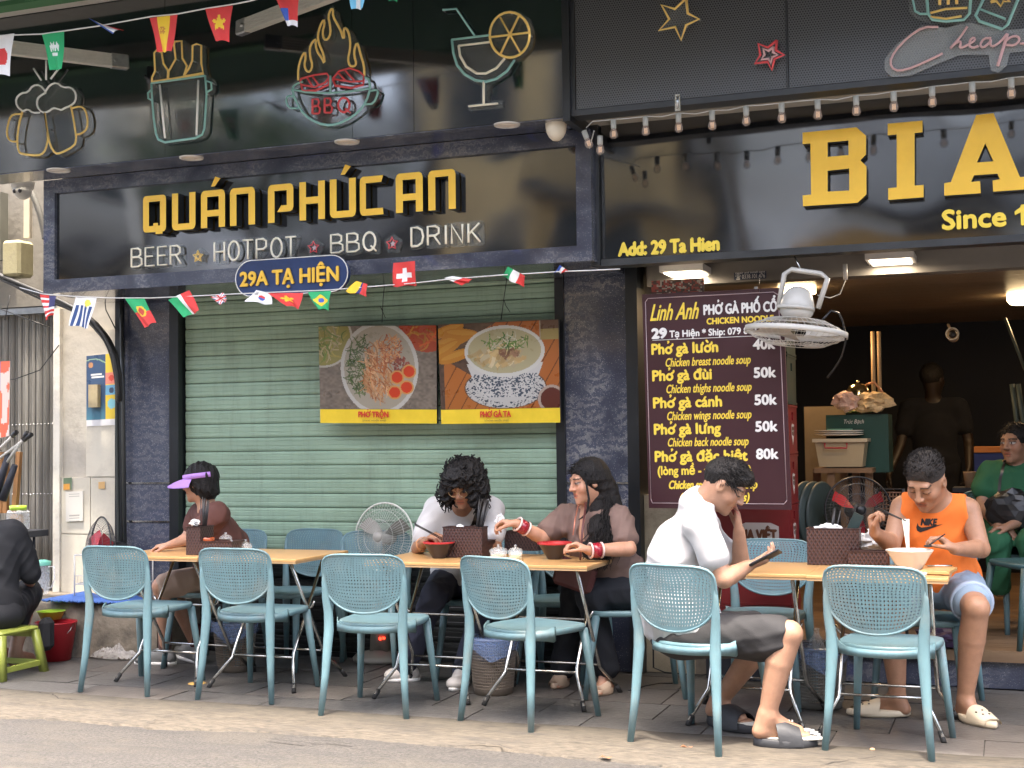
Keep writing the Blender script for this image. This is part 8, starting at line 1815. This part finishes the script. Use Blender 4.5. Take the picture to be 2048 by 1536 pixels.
def shoe(t_, ank, toe, mat, s=1., nm='shoe', sole=None):
    a = nv(ank); tt = nv(toe); d = tt-a; d[2] = 0; d = unit(d); sd = Sdf(.005); heel = V3(a[0], a[1], .042*s)-d*.035*s; ball = V3(tt[0], tt[1], .034*s)-d*.045*s; sd.cap(heel, ball, .040*s, .034*s, .02); sd.cap(V3(a[0],a[1],.085*s), ball*.55+heel*.45+V3(0,0,.02), .040*s, .034*s, .03); sd.ell(ball+d*.01, V3(.046,.046,.030)*s, None, .02); sd.cut(V3(0,0,.004), V3(0,0,-1)); sd.cut(V3(a[0],a[1],.105*s), V3(0,0,1)); V, Q = sd.build(); o_ = npmesh(nm, V, Q, mat, t_)
    q_ = MB(); sdv = V3(-d[1], d[0], 0); L0 = heel-d*.045*s; LL = np.dot(tt-L0, d)+.012; K = 24; rings = []
    for z in (0, .018): rings.append([tuple((L0+d*(LL*(.5-.5*cos(2*pi*i/K)))+sdv*(.046*s*sin(2*pi*i/K)))[:2])+(z,) for i in range(K)])
    loft(q_, rings); q_.make('sole', sole or m_wht, o_); return o_
shoe(t, J['al'], G(772,1362), m_shoe); shoe(t, J['ar'], G(905,1382), m_shoe)
for dx in (0,.012): MB().tube([Vector(nv(J['wl'])*.8+nv(J['el'])*.2)+Vector((.034*cos(a), .02*cos(a)+.012*sin(a)+dx, .034*sin(a)-dx)) for a in np.arange(0, 6.28, .5)], .0025, 5, closed=True).make('bracelet', M('copper_band', (.50,.24,.10), .35, .5), t)
tt_ = thing('chopsticks', 'black chopsticks in the curly-haired man’s right hand, pointing up left', 'chopsticks', P(866,1072,6.62), 'bundles of black chopsticks')
for k in (0,1): MB().tube([P(829,1047+2*k,6.58), P(884,1076+3*k,6.64)], [.004,.0028], 6).make('stick', m_stick, tt_)
chk('C', J)

# ---- woman in the brown shirt
J = Jp(hip=(1236,1168,6.97), chest=(1195,1082,6.93), neck=(1186,1022,6.93), sl=(1128,1035,7.00), sr=(1240,1040,6.83), el=(1085,1076,6.86), er=(1258,1098,6.72), wl=(1033,1047,6.74), wr=(1178,1101,6.58), kl=(1150,1185,7.02), kr=(1180,1192,6.80), al=(1126,1345,7.05), ar=(1213,1345,6.92))
hc = P(1176,966,6.88)
t, q, R, T, sp_, sr = person('long-haired woman in brown shirt with red bangles picking up food', P(1210,1380,6.95)*1, (.48,.25,.155), J, (hc, V3(-.72,-.68,-.16), V3(-.08,0,1)), 1.0, True, hs=.98, paint='half',
    hands=[(nv(J['wl']), V3(-.95,-.05,.10), V3(.0,-.2,-1), 1, dict(curl=.75, thumb=.85, s=.95)), (nv(J['wr']), V3(-.82,-.25,.42), V3(-.3,-.3,-.8), 1, dict(curl=.7, thumb=.8, s=.95))],
    feet=[(nv(J['ar']), G(1192,1392), .92), (nv(J['al']), G(1110,1378), .92)])
m_bs = c_mat('brown_linen', (.165,.105,.085), bscale=300)
def shirt(sd):
    torso_cloth(J, T, 1.03, .014, .62, .07, sleeve_r=.066)(sd); f_ = np.cross(sp_, sr)*1.; fd = unit(np.cross(sp_, sr)); fd = fd if np.dot(fd, V3(-.7,-.7,0)) > 0 else -fd
    sd.cap(nv(J['neck'])+sp_*.10, nv(J['neck'])+sp_*.02, .060, .058, .015, 's'); sd.cap(nv(J['neck'])+sp_*.02+fd*.10, nv(J['chest'])-sp_*.14+fd*.155, .032, .022, .012, 's'); sd.cut(nv(J['hip'])+V3(0,0,-.03), V3(0,0,-1))
sh_ = cloth('shirt', t, m_bs, shirt, .007, 24, 23)
fd = unit(V3(-.62,-.78,0))
cloth('undershirt', t, c_mat('black_cotton', (.015,.016,.018)), lambda sd: (sd.ell(nv(J['chest'])*.65+nv(J['hip'])*.35, (.145,.12,.17), T, .05), sd.ell(nv(J['chest']), (.150,.118,.12), T, .05), sd.cut(nv(J['chest'])+sp_*.03, sp_)), .003)
col_ = MB()
for sx in (-1,1):
    o0 = Vector(nv(J['neck'])+sp_*.012); s_ = Vector(sr)*sx; f_ = Vector(fd); u_ = Vector(sp_); col_.add([o0+s_*.062-f_*.02+u_*.03, o0+s_*.05+f_*.055+u_*.015, o0+s_*.075+f_*.105-u_*.045, o0+s_*.10+f_*.06-u_*.025, o0+s_*.088-f_*.02+u_*.004], [(0,1,2,3),(0,3,4)] if sx > 0 else [(3,2,1,0),(4,3,0)])
col_.make('collar', m_bs, t)
def trs2(sd):
    trs(sd, .012); sd.ell(nv(J['hip'])+V3(.03,0,-.02), (.19,.17,.13), None, .05)
cloth('trousers', t, c_mat('black_trousers', (.010,.012,.017)), trs2, .005, 24, 25)
def hair_w(sd):
    sd.ell(q(0,-.022,.036), V3(.090,.108,.102), R, .02); sd.ell(q(0,-.075,-.04), V3(.080,.055,.11), R, .04); a = q(.045,-.075,-.06); sd.cap(a, nv(J['neck'])+np.array([.075,-.135,-.09]), .056, .050, .04); sd.cap(nv(J['neck'])+np.array([.075,-.135,-.09]), nv(J['neck'])+np.array([.055,-.19,-.25]), .048, .026, .04); sd.cap(q(-.02,-.10,-.06), nv(J['neck'])+np.array([.16,-.03,-.10]), .055, .045, .04)
    sd.ell(q(0,.085,-.035), V3(.092,.068,.098), R, .008, 's'); sd.ell(q(.086,.005,-.015), V3(.03,.028,.035), R, .006, 's')
sdh = Sdf(.0048); hair_w(sdh); Vh, Qh = sdh.build(.0028, 46, 26); npmesh('hair', Vh, Qh, m_hair, t, smooth=1)
rr = np.random.default_rng(9); mbq = MB()
for i in range(420):
    a_ = rr.random(); p0 = Vector(q(.03+.06*rr.random(), -.05-.05*rr.random(), -.02-.05*rr.random())) if i % 3 else Vector(q(-.05+.05*rr.random(), -.10, -.03)); tgt = Vector(nv(J['neck'])+np.array([.075+.045*rr.normal()*.8, -.20+.02*rr.normal(), -.20-.10*rr.random()])); ph_ = rr.random()*6; pts = []
    for s_ in np.linspace(0, 1, 14): pts.append(p0.lerp(tgt, s_)+Vector((.045*sin(pi*s_), -.06*sin(pi*s_), 0))+Vector((sin(s_*22+ph_), cos(s_*19+ph_), 0))*.010*min(1, s_*2.5))
    mbq.tube(pts, [.0024]*10+[.0021,.0018,.0013,.0006], 4, caps=False)
tufts(None, t, q, R, 500, .0022, .045, 19, curl=.003); o_ = mbq.make('hair_waves', m_hair, t); o_['kind'] = 'stuff'
mbq = MB(); mbq.tube([Vector(q(-.055,.04,.06)), Vector(q(-.083,.05,.0)), Vector(q(-.080,.05,-.08)), Vector(q(-.078,.07,-.14)), Vector(q(-.07,.10,-.17)), Vector(q(-.07,.13,-.18))], [.005,.006,.007,.007,.006,.002], 6); mbq.make('hair_lock', m_hair, t)
MB().ell(q(.085,.006,-.036), (.007,.007,.007)).make('earring', M('pearl', (.8,.75,.65), .25), t)
m_ban = M('red_bangle', (.30,.012,.025), .25, var=.3, scale=120, coat=.5); m_pw = M('pearl_bangle', (.72,.55,.50), .3, var=.15, scale=120)
for w_, e_ in ((J['wl'],J['el']),(J['wr'],J['er'])):
    w0, e0 = nv(w_), nv(e_); d = unit(e0-w0); Rb = frame_of(d, (0,0,1)); Rm_ = Matrix([list(x) for x in np.stack([Rb[:,0], -Rb[:,2], d], 1)])
    MB().lathe([(.031,-.022),(.037,-.021),(.039,0),(.040,.021),(.034,.022)], w0+d*.038, 26, R=Rm_).make('red_bangles', m_ban, t)
    for o2 in (-.030,.030): MB().tube([Vector(w0+d*(.038+o2))+Rm_ @ Vector((.0375*cos(a), .0375*sin(a), 0)) for a in np.arange(0, 6.28, .35)], .0055, 6, closed=True).make('pearl_ring', m_pw, t)
m_flat = M('beige_flat', (.55,.40,.28), .6, var=.1)
clog(t, J['ar'], G(1196,1392), m_flat, w_=.042); clog(t, J['al'], G(1108,1378), m_flat, w_=.042)
q_ = MB(); q_.tube([P(1157,1000+8,6.72), P(1150,1040,6.66), P(1146,1070,6.60)], [.004,.004,.003], 6); solo(q_, 'wooden_spoon', M('copper_spoon', (.45,.16,.10), .3, .4), 'red-brown spoon held upright by the woman in the brown shirt', 'spoon', loc=P(1150,1040,6.66))
q_ = MB(); q_.tube([P(1165,990,6.74), P(1160,1020,6.70)], .003, 5)
crumple('paper_tissue', 'translucent tissue pinched in the brown-shirted woman’s outstretched hand', P(1000,1042,6.72)-Vector((0,0,.02)), .022, m_plastic, 61, sq=(1,.7,1.2), group='crumpled tissues')
hb_ = thing('shoulder_bag', 'small reddish brown bag on the seated woman’s lap under the table', 'bag', P(1140,1150,6.74)); q_ = MB(); q_.cbox(P(1150,1150,6.74), (.22,.07,.15), R=Matrix.Rotation(.3, 3, 'Y'), bev=.02); q_.make('bag_body', M('oxblood_leather', (.10,.028,.025), .5, var=.15), hb_); MB().tube([P(1172,1005,6.80), P(1165,1060,6.66), P(1162,1100,6.66), P(1160,1135,6.70)], .006, 5).make('strap', MATS['oxblood_leather'], hb_)
chk('W', J)

# ---- woman with the purple visor
J = Jp(hip=(436,1158,7.16), chest=(434,1075,7.08), neck=(414,1014,7.03), sl=(400,1032,7.17), sr=(436,1030,6.93), el=(372,1078,7.10), er=(384,1076,6.86), wl=(345,1092,7.02), wr=(340,1090,6.72), kl=(335,1168,7.05), kr=(322,1172,6.90), al=(392,1292,7.14), ar=(330,1300,7.02))
hc = P(398,968,7.0)
t, q, R, T, sp_, sr = person('woman in purple sun visor and brown top looking left', P(400,1310,7.05)*1, (.44,.24,.155), J, (hc, V3(-.98,-.12,-.12), V3(-.08,0,1)), .95, True, hs=.93,
    hands=[(nv(J['wr']), V3(-.9,-.3,-.1), V3(.1,0,-1), 1, dict(curl=.6, s=.92)), (nv(J['wl']), V3(-.9,-.3,0), V3(0,0,-1), -1, dict(curl=.6, s=.92))])
def shirt(sd): torso_cloth(J, T, 1.0, .016, .45, .06)(sd); sd.ell(nv(J['chest'])*.6+nv(J['hip'])*.4+V3(.05,.02,0), (.15,.15,.18), None, .06); sd.cap(nv(J['neck'])+sp_*.10, nv(J['neck'])+sp_*.02, .056, .054, .015, 's')
cloth('shirt', t, c_mat('rust_brown_cotton', (.105,.040,.030)), shirt, .008, 22, 33)
def trs3(sd):
    for s_, o_ in (('l',-1),('r',1)): a = nv(J['hip'])+sr*.085*o_; sd.cap(a, nv(J['hip'])*.1+nv(J['k'+s_])*.9, .095, .078, .04)
    sd.ell(nv(J['hip']), (.17,.15,.11), T, .04)
cloth('shorts', t, c_mat('beige_trousers', (.36,.26,.20)), trs3, .005, 22, 35)
def hair_v(sd): sd.ell(q(0,-.02,.036), V3(.088,.105,.098), R, .02); sd.ell(q(0,-.055,-.045), V3(.078,.062,.062), R, .03); sd.ell(q(0,.085,-.035), V3(.1,.072,.1), R, .008, 's'); sd.cut(q(0,0,-.105), R @ V3(0,0,-1))
sdh = Sdf(.0045); hair_v(sdh); Vh, Qh = sdh.build(.006, 60, 36); npmesh('hair', Vh, Qh, m_hair, t, smooth=1); tufts(None, t, q, R, 700, .0026, .03, 8)
mvis = M('lilac_fabric', (.42,.22,.60), .6, var=.04); q_ = MB(); rings = []
for dr, dz in ((.0,-.018),(.004,-.018),(.004,.016),(.0,.016)): rings.append([Vector(q((.097+dr)*sin(a), -.020+(.118+dr)*cos(a), .052+dz)) for a in np.linspace(-2.5, 2.5, 30)])
loft(q_, rings+[rings[0]], closed=False, cap=False); vb_ = q_.make('visor_band', mvis, t)
q_ = MB(); r1 = []; 
for f_, dz in ((0,0),(.3,-.004),(.65,-.014),(1.,-.030)): r1.append([Vector(q((.088+.035*f_)*sin(a), -.018+(.112+.115*f_*cos(a*.62)**1.0)*cos(a)+.01*f_, .046+dz-abs(sin(a))*.03*f_)) for a in np.linspace(-1.45, 1.45, 26)])
loft(q_, r1, closed=False, cap=False); loft(q_, [[p-Vector((0,0,.004)) for p in r_][::-1] for r_ in r1], closed=False, cap=False); q_.make('visor_brim', mvis, vb_)
MB().ell(q(.095,.06,.052), (.006,.006,.006)).make('bead', m_wht, vb_)
m_gsn = M('grey_sneaker', (.20,.20,.19), .6, var=.2, scale=20); shoe(t, J['ar'], G(272,1328), m_gsn, .95); shoe(t, J['al'], G(345,1308), m_gsn, .95)
for s_ in ('al','ar'): 
    sd = Sdf(.005); sd.cap(nv(J[s_])+V3(0,0,.02), nv(J[s_])+V3(.0,0,.10), .040, .043, .01); V_, Q_ = sd.build(); npmesh('sock', V_, Q_, M('dark_sock', (.10,.02,.02), .9) if s_ == 'al' else M('brown_sock', (.12,.06,.05), .9), t)
chk('V', J)

# ---- woman in black seen from behind on the low stool
J = dict(hip=Vector((-5.74,6.44,.36)), chest=Vector((-5.80,6.50,.66)), neck=Vector((-5.86,6.56,.87)), sl=Vector((-6.04,6.46,.80)), sr=Vector((-5.68,6.60,.81)), el=Vector((-6.10,6.58,.56)), er=Vector((-5.62,6.68,.56)), wl=Vector((-6.0,6.84,.50)), wr=Vector((-5.78,6.85,.48)), kl=Vector((-6.02,6.82,.42)), kr=Vector((-5.80,6.86,.42)), al=Vector((-5.96,6.78,.08)), ar=Vector((-5.76,6.70,.08)))
hc = Vector((-5.95,6.62,.99))
t, q, R, T, sp_, sr = person('woman in black seen from behind on the low stool', (-5.6,6.6,0), (.40,.23,.155), J, (hc, V3(-.45,.88,-.15), V3(0,.1,1)), 1.08, True, hs=1.0, hands=[(nv(J['wr']), V3(-.3,.9,-.1), V3(0,0,-1), -1, dict(curl=.5)), (nv(J['wl']), V3(.2,.9,-.1), V3(0,0,-1), 1, dict(curl=.5))], feet=[(nv(J['ar']), Vector((-5.80,6.92,0)), .95), (nv(J['al']), Vector((-5.95,7.0,0)), .95)])
m_bk = c_mat('black_jersey', (.010,.011,.014), bump=.2)
def shirt(sd): torso_cloth(J, T, 1.12, .02, .95, .06, sleeve_r=.058)(sd); sd.cap(nv(J['neck'])+sp_*.10, nv(J['neck'])+sp_*.03, .066, .064, .015, 's')
cloth('blouse', t, m_bk, shirt, .004, 22, 43)
def trs4(sd): sd.ell(nv(J['hip'])+V3(0,0,-.02), (.22,.19,.12), None, .04); [sd.cap(nv(J['hip'])+sr*.09*o_, nv(J['k'+s_]), .11, .085, .04) for s_, o_ in (('l',-1),('r',1))]; [sd.cap(nv(J['k'+s_]), nv(J['a'+s_])+V3(0,0,.17), .08, .07, .04) for s_ in 'lr']
cloth('trousers', t, m_bk, trs4, .006, 20, 45)
sdh = Sdf(.0048); sdh.ell(q(0,-.02,.036), V3(.092,.108,.102), R, .02); sdh.ell(q(0,-.06,-.03), V3(.08,.065,.085), R, .03); sdh.ell(q(0,.085,-.035), V3(.092,.068,.098), R, .008, 's'); Vh, Qh = sdh.build(.005, 60, 46); npmesh('hair', Vh, Qh, m_hair, t, smooth=1)
bag = thing('black_handbag', 'soft black bag hanging beside the woman in black, by the red bucket', 'bag', P(95,1270,6.75)); q_ = MB(); q_.cbox(P(93,1268,6.75), (.085,.10,.20), bev=.03); q_.make('bag_body', m_bk, bag)
chk('L', J)

# ---- woman in green sitting inside the shop
J = Jp(hip=(2032,1062,8.62), chest=(2025,985,8.62), neck=(2030,932,8.60), sl=(1978,948,8.62), sr=(2085,950,8.58), el=(1964,1012,8.52), er=(2096,1015,8.45), wl=(1998,1052,8.30), wr=(2020,1052,8.24), kl=(1995,1085,8.22), kr=(2062,1085,8.18), al=(2000,1182,8.25), ar=(2070,1182,8.2))
hc = P(2030,888,8.56)
t, q, R, T, sp_, sr = person('woman in green shirt with black bag sitting inside the shop, looking left', P(2030,1180,8.5)*1, (.30,.16,.10), J, (hc, V3(-.50,-.85,-.05), V3(0,0,1)), 1.06, True, hs=1.0, hands=[(nv(J['wl']), V3(.7,-.3,-.3), V3(0,0,-1), -1, dict(curl=.6)), (nv(J['wr']), V3(-.85,-.2,-.1), V3(0,0,-1), 1, dict(curl=.6))])
m_gn = c_mat('green_cotton', (.015,.10,.045))
def shirt(sd): torso_cloth(J, T, 1.08, .016, .5, .06, sleeve_r=.072)(sd); sd.cap(nv(J['neck'])+sp_*.10, nv(J['neck'])+sp_*.02, .064, .062, .015, 's')
sh_ = cloth('shirt', t, m_gn, shirt, .006, 22, 53); cloth('trousers', t, m_gn, trs, .005, 22, 55)
strap(t, sh_, [(2010,920),(2000,960),(1996,1000)], 8.4, 3, m_fk, nm='bag_strap')
sdh = Sdf(.005); sdh.ell(q(0,-.02,.036), V3(.084,.102,.096), R, .02); sdh.ell(q(0,-.05,.0), V3(.078,.07,.09), R, .03); sdh.ell(q(0,.092,-.03), V3(.092,.075,.10), R, .008, 's'); Vh, Qh = sdh.build(.003, 60, 56); npmesh('hair', Vh, Qh, m_hair, t, smooth=1)
crumple('black_bag', 'large black bag on the lap of the woman in green', P(2022,1045,8.32)-Vector((0,0,.05)), .12, m_fk, 71, sq=(1.2,.6,1), cat='bag', amp=.2)
tufts(None, t, q, R, 220, .003, .04, 12)
chk('G', J)

# ---- figure deep in the shop; skin and dark clothes blackened to paint the dimness
J = dict(hip=Vector((-.55,10.9,1.10)), chest=Vector((-.55,10.9,1.40)), neck=Vector((-.55,10.9,1.62)), sl=Vector((-.74,10.9,1.56)), sr=Vector((-.36,10.9,1.56)), el=Vector((-.80,10.82,1.28)), er=Vector((-.30,10.9,1.30)), wl=Vector((-.88,10.68,1.06)), wr=Vector((-.30,10.75,1.10)), kl=Vector((-.64,10.9,.66)), kr=Vector((-.46,10.9,.66)), al=Vector((-.65,10.9,.30)), ar=Vector((-.45,10.9,.30)))
hc = Vector((-.55,10.88,1.78))
t, q, R, T, sp_, sr = person('person in dark clothes standing deep inside the shop, coloured near black for the dimness', (-.55,10.9,sz2), (.022,.014,.010), J, (hc, V3(.5,.85,0), V3(0,0,1)), 1.0, h=.008, hands=[(nv(J['wl']), V3(-.2,-.1,-1), V3(.9,0,0), 1), (nv(J['wr']), V3(0,-.1,-1), V3(-.9,0,0), -1)])
m_dkc = c_mat('dimmed_dark_cloth', (.002,.003,.007), rough=.95); cloth('shirt', t, m_dkc, torso_cloth(J, T, 1.0, .016, .6, .06), .005, h=.009); cloth('trousers', t, m_dkc, trs, .005, h=.009)
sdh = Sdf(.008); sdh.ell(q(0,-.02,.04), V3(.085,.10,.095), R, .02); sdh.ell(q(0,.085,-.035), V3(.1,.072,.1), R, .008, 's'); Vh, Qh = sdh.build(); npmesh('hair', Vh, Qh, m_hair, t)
